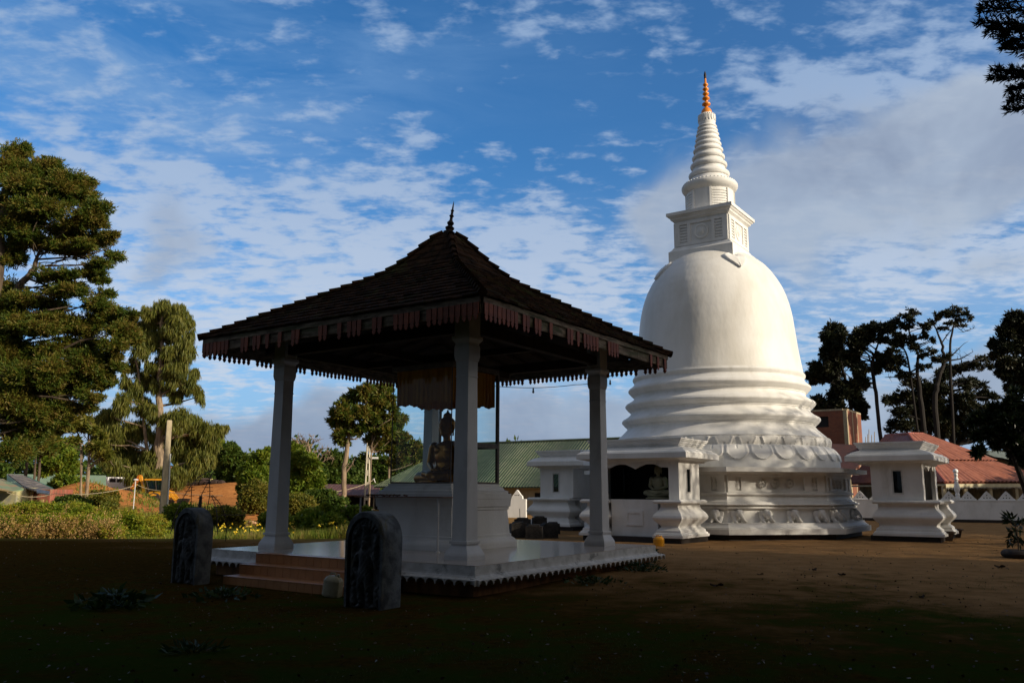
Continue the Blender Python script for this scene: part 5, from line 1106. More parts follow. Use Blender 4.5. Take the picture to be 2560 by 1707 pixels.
# ---- undergrowth, grass, flowers
def gz(x, y): return H(x, y)
UG = []; 
def ug_clump(px, py, rx, ry, Y, n, L=.10, Wd=.05):
    if py < 1300: py += 15; ry *= .8
    k = Y / F; UG.append(clump(at(px, py, Y), (rx * k, .8, ry * k), n, L, Wd, 'broad', np.zeros(3), .3))
for px, py, rx, ry, Y in ((20, 1285, 50, 34, 39), (70, 1272, 50, 34, 39.5), (120, 1280, 50, 36, 39), (175, 1276, 50, 36, 39.5), (225, 1284, 44, 36, 39), (-30, 1280, 40, 40, 39), (30, 1330, 50, 34, 37.2), (90, 1330, 54, 36, 37), (150, 1325, 54, 38, 37.2), (205, 1330, 48, 36, 37), (250, 1330, 40, 36, 37.5), (285, 1340, 26, 28, 36.6), (-20, 1330, 40, 40, 37),
                          (320, 1310, 40, 30, 41), (365, 1320, 40, 26, 41), (250, 1290, 40, 26, 41), (300, 1285, 34, 20, 44), (400, 1310, 26, 22, 44), (350, 1345, 44, 18, 38.5), (395, 1345, 30, 20, 38.5)):
    ug_clump(px, py, rx, ry, Y, int(rx * ry * 3.4))
tag(quads('undergrowth', np.concatenate(UG), [leafmat('undergrowth_leaves', [(.06, .12, .008), (.16, .22, .014), (.28, .29, .02), (.28, .16, .03)], .34, patch=.9)]), 'sunlit tangle of weeds along the left edge of the yard', 'undergrowth', kind='stuff')
DH = []
for _ in range(420):
    px = rng.uniform(-10, 305); py = rng.normal(1335, 22) ; Y = 36.2 + rng.uniform(-.4, .8)
    if py > 1365: continue
    c = at(px, py, Y); m_ = 16; p = c + rng.normal(size=(m_, 3)) * (.07, .07, .10); DH.append(leaf_quads(p, unit(rng.normal(size=(m_, 3)) + [0, 0, .4]), .09, .035))
tag(quads('dry_flower_heads', np.concatenate(DH), [L_dry]), 'dry brown flower heads scattered over the weeds', 'dry flowers', kind='stuff')
def blades(x, y, z, hgt, wd, lean=.35):
    n = len(x); b0 = np.stack([x, y, z - .01], 1); a_ = rng.uniform(0, 2 * math.pi, n); s_ = np.stack([np.cos(a_), np.sin(a_), 0 * a_], 1)
    t = rng.normal(size=(n, 3)) * lean; t[:, 2] = 1; t = unit(t) * hgt[:, None]; w = wd[:, None]
    return np.stack([b0 - s_ * w * .5, b0 + s_ * w * .5, b0 + t * .6 + s_ * w * .35, b0 + t * 1.0], 1)
# strip of tall grass behind the pavilion
n = 26000; Y = rng.uniform(38, 45, n); px = rng.uniform(500, 960, n); x = (px - 1280) / F * Y
keep = (np.sin(px * .05) + np.sin(px * .023 + Y) * .6 + rng.normal(size=n) * .5) > -.6
x, Y = x[keep], Y[keep]
G = [blades(x, Y, gz(x, Y), rng.uniform(.2, .75, len(x)), rng.uniform(.02, .05, len(x)))]
n = 9000; Y = rng.uniform(36, 48, n); px = rng.uniform(300, 560, n); x = (px - 1280) / F * Y
G.append(blades(x, Y, gz(x, Y), rng.uniform(.2, .6, n), rng.uniform(.02, .045, n)))
n = 20000; Y = rng.uniform(50, 86, n); px = rng.uniform(200, 720, n); x = (px - 1280) / F * Y; keep = (np.sin(x * .9) * np.sin(Y * .55 + x * .3) + rng.normal(size=n) * .35) > .15
x, Y = x[keep], Y[keep]; G.append(blades(x, Y, gz(x, Y), rng.uniform(.15, .38, len(x)), rng.uniform(.05, .12, len(x))))
tag(quads('tall_grass', np.concatenate(G), [L_grass]), 'rough sunlit grass behind the pavilion and over the earth mounds', 'grass', kind='stuff')
# short grass in patches across the dark foreground
n = 150000; Y = 3.4 + rng.uniform(0, 1, n) ** 1.5 * 17; x = rng.uniform(-.72, .72, n) * Y
f = np.sin(x * .8 + 1) * np.sin(Y * .9) + .7 * np.sin(x * 2.3 + Y * 1.1) * np.sin(Y * 2.9 - x) + rng.normal(size=n) * .45 - .05 * (Y - 8) - .03 * x
keep = f > .42
loc_ = np.stack([(x - PC[0]) * nR[0] + (Y - PC[1]) * nR[1], (x - PC[0]) * nL[0] + (Y - PC[1]) * nL[1]], 1); keep &= ~((abs(loc_[:, 0]) < 3.7) & (abs(loc_[:, 1]) < 3.7)); keep &= ~((abs(loc_[:, 0]) < 1.9) & (loc_[:, 1] > 0) & (loc_[:, 1] < 4.5))
x, Y = x[keep], Y[keep]
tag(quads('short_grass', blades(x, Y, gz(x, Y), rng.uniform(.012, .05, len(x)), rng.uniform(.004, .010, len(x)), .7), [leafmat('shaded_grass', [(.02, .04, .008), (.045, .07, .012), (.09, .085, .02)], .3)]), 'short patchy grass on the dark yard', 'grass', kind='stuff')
# litter: specks of leaf and chips of stone
n = 2600; Y = 4 + rng.uniform(0, 1, n) ** 1.3 * 30; x = rng.uniform(-.68, .72, n) * Y
loc_ = np.stack([(x - PC[0]) * nR[0] + (Y - PC[1]) * nR[1], (x - PC[0]) * nL[0] + (Y - PC[1]) * nL[1]], 1); keep = ~((abs(loc_[:, 0]) < 3.8) & (abs(loc_[:, 1]) < 4.5)); keep &= np.hypot(x - SC[0], Y - SC[1]) > 8.5
x, Y = x[keep], Y[keep]; n = len(x); d = unit(rng.normal(size=(n, 3)) * (1, 1, .15)); p = np.stack([x, Y, gz(x, Y) + .012], 1)
tag(quads('leaf_litter', leaf_quads(p, d, .045, .028), [leafmat('litter', [(.04, .022, .01), (.09, .055, .03), (.20, .16, .11)], 0.)]), 'small dead leaves and chips scattered over the yard', 'litter', kind='stuff')
yf = mat('yellow_petals', (.75, .52, .02), (.8, .6, .05), 5, .6)
YF = []
for _ in range(70):
    px = rng.uniform(520, 950); Y = rng.uniform(38.5, 43); x = (px - 1280) / F * Y; c = np.array([x, Y - .3, float(gz(x, Y)) + rng.uniform(.4, .85)]); m_ = 7
    YF.append(leaf_quads(np.repeat(c[None], m_, 0), unit(rng.normal(size=(m_, 3))), .085, .06))
tag(quads('yellow_flowers', np.concatenate(YF), [yf]), 'yellow flowers dotted through the grass behind the pavilion', 'flowers', kind='stuff')
#PLACE
# ------------------------------------------------------------------ carved guard stones
GUARD = [(0, .62, 0, .98, .15, .19, .085), (0, 1.00, 0, 1.06, .065, .05, .07), (0, 1.14, 0, 1.20, .095, .085, .10), (0, 1.30, 0, 1.52, .10, .045, .085), (0, .62, .02, .66, .17, .17, .09),
         (-.05, .60, -.10, .34, .10, .08, .085), (-.10, .34, -.12, .08, .075, .055, .075), (.07, .60, .12, .34, .10, .08, .085), (.12, .34, .07, .10, .075, .055, .075), (-.13, .05, -.22, .03, .05, .035, .06), (.08, .06, .16, .03, .05, .035, .06),
         (-.19, .97, -.28, .78, .065, .055, .075), (-.28, .78, -.22, 1.10, .05, .045, .07), (-.22, 1.12, -.27, 1.34, .05, .08, .06), (.19, .97, .27, .76, .065, .055, .075), (.27, .76, .15, .60, .05, .04, .07), (.30, .56, .31, .90, .04, .05, .05), (.31, .96, .29, 1.2, .07, .06, .045),
         (.25, .35, .27, .12, .07, .08, .06), (.26, .42, .26, .44, .055, .055, .06), (-.27, .28, -.29, .10, .06, .07, .05), (-.28, .35, -.28, .36, .05, .05, .055)]
def guardstone(label, nl, nr, wd, hg, th_, flip):
    loc = PC + nL * nl + nR * (nr + wd / 2) ; z0 = float(H(loc[0], loc[1])) - .02; loc = np.array([loc[0], loc[1], z0])
    t = thing('guard_stone', label, 'guard stone', loc, YAW)
    r = wd / 2; n = 28; arc = [(-r * math.cos(a) * 1.0, hg - r * 1.02 + r * 1.02 * math.sin(a)) for a in np.linspace(0, math.pi, n)]
    out = [(-r * .97, 0)] + arc + [(r * .97, 0)]
    b = MB(); N = len(out); rings = []
    for (y, k) in ((0, .965), (.02, 1.), (th_ - .03, 1.), (th_, .97)):
        rings.append([(x * k, y, z if z == 0 else (z - hg * .45) * (1 - (1 - k) * .6) + hg * .45) for x, z in out])
    V = [p for rg in rings for p in rg]; Fc = [(i * N + j, i * N + j + 1, (i + 1) * N + j + 1, (i + 1) * N + j) for i in range(3) for j in range(N - 1)]
    Fc += [tuple(3 * N + j for j in range(N))]
    # rim on the front, inside it the sunk carved field
    k2 = .84; inn = [(x * k2, .0, z if z == 0 else (z - hg * .5) * .93 + hg * .47) for x, z in out]; b0 = len(V); V += inn; V += [(x, .075, z) for x, y, z in inn]
    Fc += [(j, j + 1, b0 + j + 1, b0 + j) for j in range(N - 1)] + [(b0 + j, b0 + j + 1, b0 + N + j + 1, b0 + N + j) for j in range(N - 1)]
    b.add(V, Fc); b.build('slab', M_stone, t, False, smooth=35, fix=True)
    sc2 = (hg - .16) / 1.62; sh = [(x0 * sc2 * 1.1 * flip, z0_ * sc2 + .02, x1 * sc2 * 1.1 * flip, z1_ * sc2 + .02, r0 * sc2, r1 * sc2, hh) for x0, z0_, x1, z1_, r0, r1, hh in GUARD]
    for i in range(9):      # hood of cobra heads and arch of scrolls
        a = math.pi * (i + .5) / 9; sh.append((.20 * math.cos(a), hg * .74 + .15 * math.sin(a), .24 * math.cos(a), hg * .74 + .22 * math.sin(a), .035, .04, .05))
    for i in range(22):
        a = math.pi * (i + .5) / 22; x = (r * .70) * math.cos(a); z = hg - r * 1.05 + r * .72 * math.sin(a); sh.append((x, z, x + .01, z, .035, .035, .035))
    for i in range(8):
        for g in (-1, 1): z = .12 + i * (hg - r - .1) / 8; sh.append((g * r * .70, z, g * r * .70, z + .05, .03, .025, .035))
    X, Z, D_ = relief(sh, wd * k2, hg * .96, 90, 150)
    D_ += .006 * np.sin(X * 90) * np.sin(Z * 70) * (D_ > .01) + .004 * rng.normal(size=X.shape)
    lim = hg - r * 1.02 + np.sqrt(np.clip((r * k2 * .97) ** 2 - X ** 2, 0, 1)) * .97; Zc = np.minimum(Z, lim - .01); D_ = np.where(Z > lim - .01, 0, D_)
    b = MB(); b.grid(np.stack([X, .073 - D_, Zc], -1)); b.build('carved_guardian', M_stone, t, False, smooth=80)
    return t
guardstone('carved grey guard stone standing left of the orange steps, farther from the viewer', 4.82, -2.66, .76, 1.40, .33, 1)
guardstone('carved grey guard stone right of the orange steps, the one nearest the viewer', 5.30, 2.36, .80, 1.42, .42, -1)
# plastic cans
def can(label, loc, rz, w, d, hh, m, tilt=0.):
    t = thing('jerrycan', label, 'can', loc, rz)
    b = MB(); k = .22
    def ring(sc_, z): return [(sx * w / 2 * sc_ * (1 if i % 2 else .72), sy * d / 2 * sc_ * (.72 if i % 2 else 1), z) for i, (sx, sy) in enumerate(((-1, -1), (-1, -1), (-1, 1), (-1, 1), (1, 1), (1, 1), (1, -1), (1, -1)))]
    def rg(sc_, z): return [(-w / 2 * sc_, -d / 2 * sc_ * .7, z), (-w / 2 * sc_, d / 2 * sc_ * .7, z), (-w / 2 * sc_ * .7, d / 2 * sc_, z), (w / 2 * sc_ * .7, d / 2 * sc_, z), (w / 2 * sc_, d / 2 * sc_ * .7, z), (w / 2 * sc_, -d / 2 * sc_ * .7, z), (w / 2 * sc_ * .7, -d / 2 * sc_, z), (-w / 2 * sc_ * .7, -d / 2 * sc_, z)]
    zs = [(.93, 0), (1, .02)] + [(1 - .035 * (i % 2), .05 + i * (hh - .14) / 8) for i in range(9)] + [(.97, hh - .07), (.75, hh - .02), (.5, hh)]
    V = [p for s_, z in zs for p in rg(s_, z)]; n = len(zs)
    b.add(V, [tuple(range(8))] + [(i * 8 + j, i * 8 + (j + 1) % 8, i * 8 + 8 + (j + 1) % 8, i * 8 + 8 + j) for i in range(n - 1) for j in range(8)] + [tuple((n - 1) * 8 + j for j in range(8))])
    b.tube([(-w * .3, 0, hh - .02), (-w * .22, 0, hh + .035), (w * .02, 0, hh + .04), (w * .12, 0, hh - .01)], .014, 8)
    bo = b.build('can_body', m, t, False, smooth=40, fix=True)
    b = MB(); b.lathe([(.026, hh - .02), (.026, hh + .03), (.022, hh + .035)], 14, (w * .26, 0, 0)); b.build('cap', m, t, False)
    t.rotation_euler = (0, tilt, rz); return t
M_canw = mat('translucent_plastic', (.36, .33, .22), (.28, .26, .17), 8, .45, .002); M_cany = mat('yellow_plastic', (.72, .33, .015), (.6, .26, .012), 8, .4, .002)
p = ground_at(832, 1497, -.1); can('pale ribbed plastic can leaning by the steps and the near guard stone', (p[0], p[1] + .05, float(H(p[0], p[1])) + .01), R(-20), .30, .19, .33, M_canw, R(7))
p = ground_at(1651, 1362, 0.); can('bright yellow plastic can in front of the nearest shrine', (p[0], p[1], float(H(p[0], p[1]))), R(-30), .30, .22, .28, M_cany)
# pile of old stone blocks
M_block = mat('dark_stone_block', (.045, .038, .032), (.02, .018, .015), 4, .9, .02)
blk = [(1300, 1343, .62, .5, .50, 10), (1340, 1345, .60, .5, .44, -8), (1375, 1342, .58, .45, .48, 20), (1310, 1332, .6, .5, .55, -15), (1352, 1331, .6, .45, .60, 5), (1386, 1333, .42, .4, .4, 35), (1328, 1337, .45, .35, .35, 0)]
bw = ['front left', 'front middle', 'front right', 'rear left', 'rear right, tallest', 'small rightmost', 'small middle']
for (x, y, w, d, hh, a), nm in zip(blk, bw):
    g = ground_at(x, y + 1, 0); b = MB(); zz = float(H(g[0], g[1]))
    b.box((0, 0, hh / 2), (w, d, hh), None, 0, .93); b.box((0, 0, hh + .03), (w * .7, d * .75, .06), None, 0, .8)
    t = b.build('stone_block', M_block, None, False); t.location = (g[0], g[1], zz); t.rotation_euler = (0, 0, R(a)); tag(t, 'dark squared stone, %s in the pile between pavilion and shrine' % nm, 'stone block', 'pile of stone blocks')
b = MB(); g = ground_at(1304, 1340, 0); b.tube([(g[0], g[1], .5), (g[0] - .02, g[1], 1.0)], .012, 6); tag(b.build('iron_rod', M_darkmetal, None, True), 'thin iron rod standing upright in the stone pile', 'rod')
# planters, tyre, shrub at the right
M_pot = mat('old_planter_concrete', (.10, .065, .045), (.05, .035, .028), 5, .85, .006)
def planter(label, px, py, w):
    g = ground_at(px, py, 0); t = thing('planter', label, 'planter', (g[0], g[1], float(H(g[0], g[1]))), R(-20), 'square planters')
    b = MB(); b.sq([(-.08, 0), (-.02, .26), (.03, .265), (.03, .31), (-.02, .31), (-.03, .25)], w, w); b.build('pot', M_pot, t, False)
    return t
planter('square earthen planter at the foot of the lone shrine, nearer one', 2367, 1343, .28)
planter('square earthen planter behind its neighbour beside the lone shrine', 2390, 1334, .26)
g = ground_at(2552, 1385, 0); t = thing('tyre_planter', 'old tyre used as a plant bed at the right edge of the yard', 'tyre', (g[0], g[1], 0))
b = MB(); P = np.zeros((14, 40, 3))
for i in range(14):
    for j in range(40):
        a, c_ = 2 * math.pi * j / 40, 2 * math.pi * i / 13; rr = .30 + .10 * math.cos(c_); P[i, j] = (rr * math.cos(a), rr * math.sin(a), .11 + .10 * math.sin(c_))
b.grid(P, close=True); b.build('tyre', M_rubber, t, False, smooth=60)
q0 = clump((g[0], g[1], .75), (.30, .30, .45), 130, .20, .07, 'broad', np.zeros(3)); quads('plant', q0, [L_broad], t)
b = MB(); b.tube([(0, 0, .02), (.02, 0, .4), (0, .03, .9)], [.02, .018, .01], 6); b.build('stem', M_bark, t, False)
# weeds in the yard
def weed(label, px, py, rad, hh, n, L=.16, W_=.06, z=0., leaf=None):
    g = ground_at(px, py, z); zz = float(H(g[0], g[1])); k = n
    a_ = rng.uniform(0, 2 * math.pi, k); rr_ = rng.uniform(0, rad, k) ** 1; c = np.stack([g[0] + np.cos(a_) * rr_, g[1] + np.sin(a_) * rr_, zz + hh * rng.uniform(.05, 1, k) * (1 - rr_ / rad * .6)], 1)
    d = unit(np.stack([np.cos(a_), np.sin(a_), rng.uniform(-.1, .9, k)], 1) + rng.normal(size=(k, 3)) * .3)
    Q = leaf_quads(c, d, L, W_); st = []
    for i in range(0, k, 4):
        b0 = np.array([g[0], g[1], zz - .01]) + (c[i] - [g[0], g[1], zz]) * [.3, .3, 0]; s_ = np.array([.006, 0, 0]); st.append([b0 - s_, b0 + s_, c[i] + s_ * .5, c[i] - s_ * .5])
    tag(quads('weed', np.concatenate([Q, np.array(st)]), [leaf or L_wd]), label, 'weed')
L_wd = leafmat('weed_leaves', [(.014, .035, .008), (.03, .06, .014), (.05, .075, .02)], .2)
weed('leafy weed clump in the dark grass left of the near stones', 290, 1520, .55, .24, 170, .17, .08, -.08)
weed('low weed with a pale bud in front of the steps', 560, 1500, .55, .16, 130, .13, .06, -.1)
weed('spiky weed near the bottom edge, left of the middle', 492, 1640, .30, .10, 80, .12, .03, -.05)
weed('feathery green weed at the right corner of the pavilion floor', 1608, 1424, .50, .20, 260, .10, .03)
weed('leafy sprig rising at the pavilion corner weeds', 1640, 1402, .16, .34, 60, .12, .05)
weed('low dark weed beneath the front edge of the pavilion', 1490, 1452, .55, .12, 160, .10, .04)
M_leaf = mat('fallen_leaf', (.035, .018, .010), (.02, .012, .008), 20, .9)
for (px, py, s_, lb) in ((2041, 1421, .16, 'dark curled leaf standing up on the sand, middle of the open yard'), (1797, 1463, .17, 'dark crumpled leaf nearest the pavilion corner'), (2110, 1433, .14, 'flat dark leaf just right of the standing one'), (1905, 1433, .10, 'small dark leaf between the crumpled and the standing one'), (2505, 1410, .18, 'torn dark leaf near the right edge of the yard'), (2310, 1487, .13, 'dark leaf where sand gives way to grass'), (1847, 1380, .07, 'tiny dark leaf close to the nearest shrine')):
    g = ground_at(px, py, 0); P = np.zeros((6, 7, 3))
    for i in range(6):
        for j in range(7):
            u, v = (i / 5 - .5), (j / 6 - .5); w = math.cos(v * 2.6) * (.5 + .2 * math.sin(j * 2.1)); P[i, j] = (u * w * s_ + .02 * math.sin(j * 3), v * s_ * 1.3, .01 + s_ * (.22 * abs(u) * (1 + math.sin(j * 1.1)) + .25 * abs(v) + .08 * math.sin(i * 2 + j)) + s_ * .03)
    b = MB(); b.grid(P); t = b.build('fallen_leaf', M_leaf, None, False); t.location = (g[0], g[1], float(H(g[0], g[1]))); t.rotation_euler = (0, 0, px * .7); tag(t, lb, 'leaf', 'fallen leaves on the yard')
# ------------------------------------------------------------------ boundary wall with gabled merlons
WA, WBp = at(2010, 1260, 53.2), at(2700, 1260, 46.5); WA[2] = WBp[2] = 0
wd_ = unit(WBp - WA); Lw = np.linalg.norm(WBp - WA); wyaw = math.atan2(wd_[1], wd_[0])
bw_ = thing('boundary_wall', 'long white yard wall topped with small gabled merlons', 'wall', WA, wyaw)
b = MB(); b.bx(0, Lw, -.12, .12, -.3, .16); b.build('black_skirting', M_black, bw_, False)
b = MB(); b.bx(0, Lw, -.125, .125, .16, 1.20); b.bx(0, Lw, -.15, .15, 1.20, 1.255); b.build('wall_body', M_plaster, bw_, False)
def merlon_poly(w, hh): return [(-w, 0), (w, 0), (w, .06), (w * .84, .09), (w * .62, hh * .42), (w * .34, hh * .72), (w * .10, hh * .93), (0, hh), (-w * .10, hh * .93), (-w * .34, hh * .72), (-w * .62, hh * .42), (-w * .84, .09), (-w, .06)]
nm_ = int(Lw / .92)
for i in range(nm_):
    b = MB(); b.prism([(x, z + 1.256) for x, z in merlon_poly(.43, .50)], -.07, .07, o=((i + .5) * Lw / nm_, 0, 0)); m1 = b.build('merlon', M_plaster, bw_, False, fix=True)
    b = MB()
    for dx, dz_ in ((-.15, .12), (0, .12), (.15, .12), (0, .27)): b.lathe([(.032, -.0725), (.032, .0725)], 8, ((i + .5) * Lw / nm_ + dx, 0, 1.256 + dz_)); 
    for V in b.v:
        c0 = V.mean(0); y_ = V[:, 1].copy(); z_ = V[:, 2].copy(); V[:, 1] = z_ - c0[2]; V[:, 2] = c0[2] + y_
    b.build('holes', M_inner, m1, False)
g = at(2398, 1240, 49.3); lp = thing('baluster_post', 'white turned baluster post with a ball top on the yard wall', 'ornament post', (g[0], g[1], 1.26))
b = MB(); b.sq([(0, 0), (0, .10)], .16, .16); b.lathe([(.13, .10), (.14, .16), (.10, .20), (.12, .26), (.12, .34), (.09, .38), (.12, .46), (.165, .62), (.16, .74), (.11, .90), (.085, 1.06), (.08, 1.10), (.12, 1.13), (.12, 1.20), (.085, 1.24), (.085, 1.36), (.11, 1.39), (.11, 1.45), (.08, 1.50)], 24)
b.build('baluster', M_plaster, lp, False, smooth=50)
b = MB(); b.sph((0, 0, 1.63), .145, 20, 12); b.build('globe', mat('globe_white', (.85, .85, .85), None, rough=.3), lp, False, smooth=80)
g = at(1297, 1292, 54.5); g[2] = 0; gp = thing('gate_pillar', 'sunlit white gate pillar with a gabled top beyond the pedestal', 'gate pillar', g, R(-14))
b = MB(); b.prism([(-.62, -.3), (.58, -.3), (.58, 1.16), (.36, 1.18), (.34, 1.30)] + [(x * .78, z + 1.32) for x, z in merlon_poly(.40, .42)[2:-1]][:] + [(-.34, 1.30), (-.36, 1.18), (-.62, 1.16)], -.15, .15); b.build('pillar_body', M_plaster, gp, False, fix=True)
b = MB()
for dx in (-.12, 0, .12): b.bx(dx - .03, dx + .03, -.153, -.149, 1.38, 1.44)
b.build('holes', M_inner, gp, False)
# ------------------------------------------------------------------ buildings
M_green = striped('green_sheet_roof', (.115, .155, .080), (.19, .215, .13), .26, (1, 0, 0), .6, .5, (.05, .06, .035, .6), .03)
M_redsheet = striped('red_sheet_roof', (.42, .115, .065), (.34, .09, .05), .45, (1, 0, 0), .5, .15, (.2, .07, .05, .4), .03)
M_cream_wall = mat('cream_wall', (.50, .42, .26), (.40, .34, .22), 2, .8)
M_brick = None
def brickmat(name):
    m = bpy.data.materials.new(name); m.use_nodes = True; t = m.node_tree; t.nodes.clear(); q = NT(t)
    b = q.n('ShaderNodeBsdfPrincipled'); o = q.n('ShaderNodeOutputMaterial'); t.links.new(b.outputs[0], o.inputs[0])
    tcn = q.n('ShaderNodeTexCoord'); s_ = q.n('ShaderNodeSeparateXYZ'); q.put(s_.inputs[0], tcn.outputs['Object'])
    cb = q.n('ShaderNodeCombineXYZ'); q.put(cb.inputs[0], q.m('ADD', s_.outputs[0], s_.outputs[1])); q.put(cb.inputs[1], s_.outputs[2])
    br = q.n('ShaderNodeTexBrick'); q.put(br.inputs['Vector'], cb.outputs[0]); br.inputs['Scale'].default_value = 1.; br.inputs['Brick Width'].default_value = .26; br.inputs['Row Height'].default_value = .10; br.inputs['Mortar Size'].default_value = .012
    br.inputs['Color1'].default_value = c4((.28, .085, .04)); br.inputs['Color2'].default_value = c4((.19, .055, .03)); br.inputs['Mortar'].default_value = c4((.17, .10, .07))
    q.put(b.inputs['Base Color'], q.mix(q.m('MULTIPLY', q.ss(q.noise(tcn.outputs['Object'], .8, 5), .45, .7), .5), br.outputs[0], c4((.15, .055, .035)))); b.inputs['Roughness'].default_value = .9; return m
M_brick = brickmat('bare_brick')
# green roofed hall
gc = at(937, 1221, 70); gc[2] = 0
hall = thing('green_roofed_hall', 'long low hall with a weathered green sheet roof', 'hall', gc, YAW)
Lh, Dh, ze, zr = 34., 5., 1.95, 5.55
b = MB(); n_ = int(Lh / .27) * 6; P = np.zeros((3, n_ + 1, 3)); uu = np.linspace(0, Lh, n_ + 1)
for i_, v in enumerate((0, .5, 1)):
    x_ = np.maximum(uu, Dh * v); P[i_] = np.stack([x_, 0 * uu + Dh * v, ze + (zr - ze) * v + (.05 if v < 1 else .03) * np.abs(np.sin(uu * math.pi / .27)) + .02 * np.sin(uu * .8) * (1 - v)], 1)
b.grid(P); b.add([(0, 0, ze - .06), (Lh, 0, ze - .06), (Lh, Dh, zr - .06), (Dh, Dh, zr - .06)], [(3, 2, 1, 0)])
b.add([(0, 0, ze), (Dh, Dh, zr), (0, 2 * Dh, ze)], [(0, 1, 2)]); b.add([(Dh, Dh, zr), (Lh, Dh, zr), (Lh, 2 * Dh, ze), (0, 2 * Dh, ze)], [(0, 1, 2, 3)])
rf = b.build('roof', M_green, hall, False)
b = MB(); b.tube([(Dh, Dh, zr + .03), (Lh, Dh, zr + .03)], .10, 6); b.tube([(0, 0, ze + .03), (Dh, Dh, zr + .03)], .08, 6); b.build('ridge_cap', mat('ridge_green', (.13, .17, .10), (.08, .10, .06), 3, .7), rf, False)
b = MB(); b.bx(.9, Lh, .9, 2 * Dh - .9, -1, ze + .2); b.build('wall', M_cream_wall, hall, False)
b = MB()
for x in np.arange(2.4, Lh, 3.2): b.bx(x, x + 1.0, .87, .899, .5, 1.55)
b.build('window', M_inner, hall, False)
# red roofed hall: near corner A, hips and ridge as surveyed
A_, B_, Lc = at(2367, 1197, 56), at(2640, 1194, 61), at(2119, 1203, 66)
R1, R2, R0 = at(2273, 1075.5, 63), at(2309, 1076, 65), at(2215, 1081, 70)
rd = thing('red_roofed_hall', 'hall with a warm red sheet roof behind the right hand wall', 'hall', (A_[0], A_[1], 0))
def sheet(pts, nm, m, par):
    P = [np.array(p) for p in pts]; b = MB(); b.add(P, [tuple(range(len(P)))]); o_ = [p - [0, 0, .08] for p in P]; b.add(o_, [tuple(reversed(range(len(P))))])
    for i in range(len(P)): j = (i + 1) % len(P); b.add([P[i], P[j], o_[j], o_[i]], [(0, 1, 2, 3)])
    return b.build(nm, m, par)
def ribbed(p00, p10, p11, p01, nm, m, par, pitch, amp, rows=2):
    p00, p10, p11, p01 = [np.array(p, float) for p in (p00, p10, p11, p01)]
    nrm = unit(np.cross(p10 - p00, p01 - p00)); nrm = nrm if nrm[2] > 0 else -nrm
    L = np.linalg.norm(p10 - p00); nc = int(L / pitch) * 8; uu = np.linspace(0, 1, nc + 1); P = np.zeros((rows + 1, nc + 1, 3))
    d = unit(p10 - p00)
    for i, v in enumerate(np.linspace(0, 1, rows + 1)):
        a, b_ = p00 + (p01 - p00) * v, p10 + (p11 - p10) * v
        line = a + (b_ - a) * uu[:, None]; ph = ((line - p00) @ d) / pitch
        P[i] = line + nrm * (amp * np.abs(np.cos(ph * math.pi)) ** .8)[:, None]
    b = MB(); b.grid(P); b.add([p00 - nrm * .06, p10 - nrm * .06, p11 - nrm * .06, p01 - nrm * .06], [(0, 1, 2, 3)]); return b.build(nm, m, par, smooth=50)
M_redtile = mat('red_tile_sheet', (.34, .125, .075), (.25, .085, .05), 2.5, .55, 0, grime=(.14, .05, .03, .5), gscale=1.6)
def stripes_on(face_dir, name, base): return striped(name, (.36, .085, .040), (.27, .06, .03), .42, face_dir, .5, .15, (.2, .07, .05, .4), .07)
eA = unit(B_ - A_); eB = unit(Lc - A_)
mid = lambda p, q, t: p + (q - p) * t
# lit slope with a kink where the lower skirt flattens
K1 = mid(A_, R1, .42) + np.array([0, 0, -.10]); K2 = mid(B_, R2, .42) + np.array([0, 0, -.10])
ribbed(A_, B_, K2, K1, 'roof_slope', M_redtile, rd, .44, .10)
ribbed(K1 + [0, 0, .10], K2 + [0, 0, .10], R2, R1, 'roof_slope', M_redtile, rd, .44, .10)
KL = mid(Lc, R0, .42) + np.array([0, 0, -.10])
ribbed(Lc, A_, K1, KL, 'roof_slope', M_redtile, rd, .44, .10)
ribbed(KL + [0, 0, .10], K1 + [0, 0, .10], R1, R0, 'roof_slope', M_redtile, rd, .44, .10)
b = MB(); b.tube([A_, K1, R1], .11, 6); b.tube([R1, R2], .10, 6); b.tube([R1, R0], .10, 6); b.build('ridge_cap', mat('ridge_red', (.40, .12, .075), (.33, .09, .06), 3, .6), rd)
b = MB(); f0 = A_ - [0, 0, .10]; f1 = B_ - [0, 0, .10]; b.add([f0, f1, f1 - [0, 0, .22], f0 - [0, 0, .22]], [(0, 1, 2, 3)]); f2 = Lc - [0, 0, .10]; b.add([f2, f0, f0 - [0, 0, .12], f2 - [0, 0, .12]], [(0, 1, 2, 3)]); b.build('fascia', mat('pale_fascia', (.55, .48, .30), (.45, .40, .25), 3, .6), rd)
b = MB()
for t_ in np.arange(0, 1, .012): p0 = mid(f0, f1, t_) - [0, .04, .22]; b.add([p0, p0 + eA * .05, p0 + eA * .03 - [0, 0, rng.uniform(.08, .22)]], [(0, 1, 2)])
b.build('hanging_fringe', mat('silver_fringe', (.6, .58, .5), None, rough=.3), rd)
inw = unit(np.cross([0, 0, 1], eA)); wl0, wl1 = A_ + inw * 1.6 + eA * 1., B_ + inw * 1.6
b = MB(); b.add([[*wl0[:2], -.2], [*wl1[:2], -.2], [*wl1[:2], 2.5], [*wl0[:2], 2.5]], [(0, 1, 2, 3)]); wl2 = Lc + unit(R1 - Lc) * 1.2; b.add([[*wl2[:2], -.2], [*wl0[:2], -.2], [*wl0[:2], 2.5], [*wl2[:2], 2.5]], [(0, 1, 2, 3)])
b.build('wall', mat('dim_hall_wall', (.20, .16, .07), (.07, .06, .03), 1.5, .8), rd)
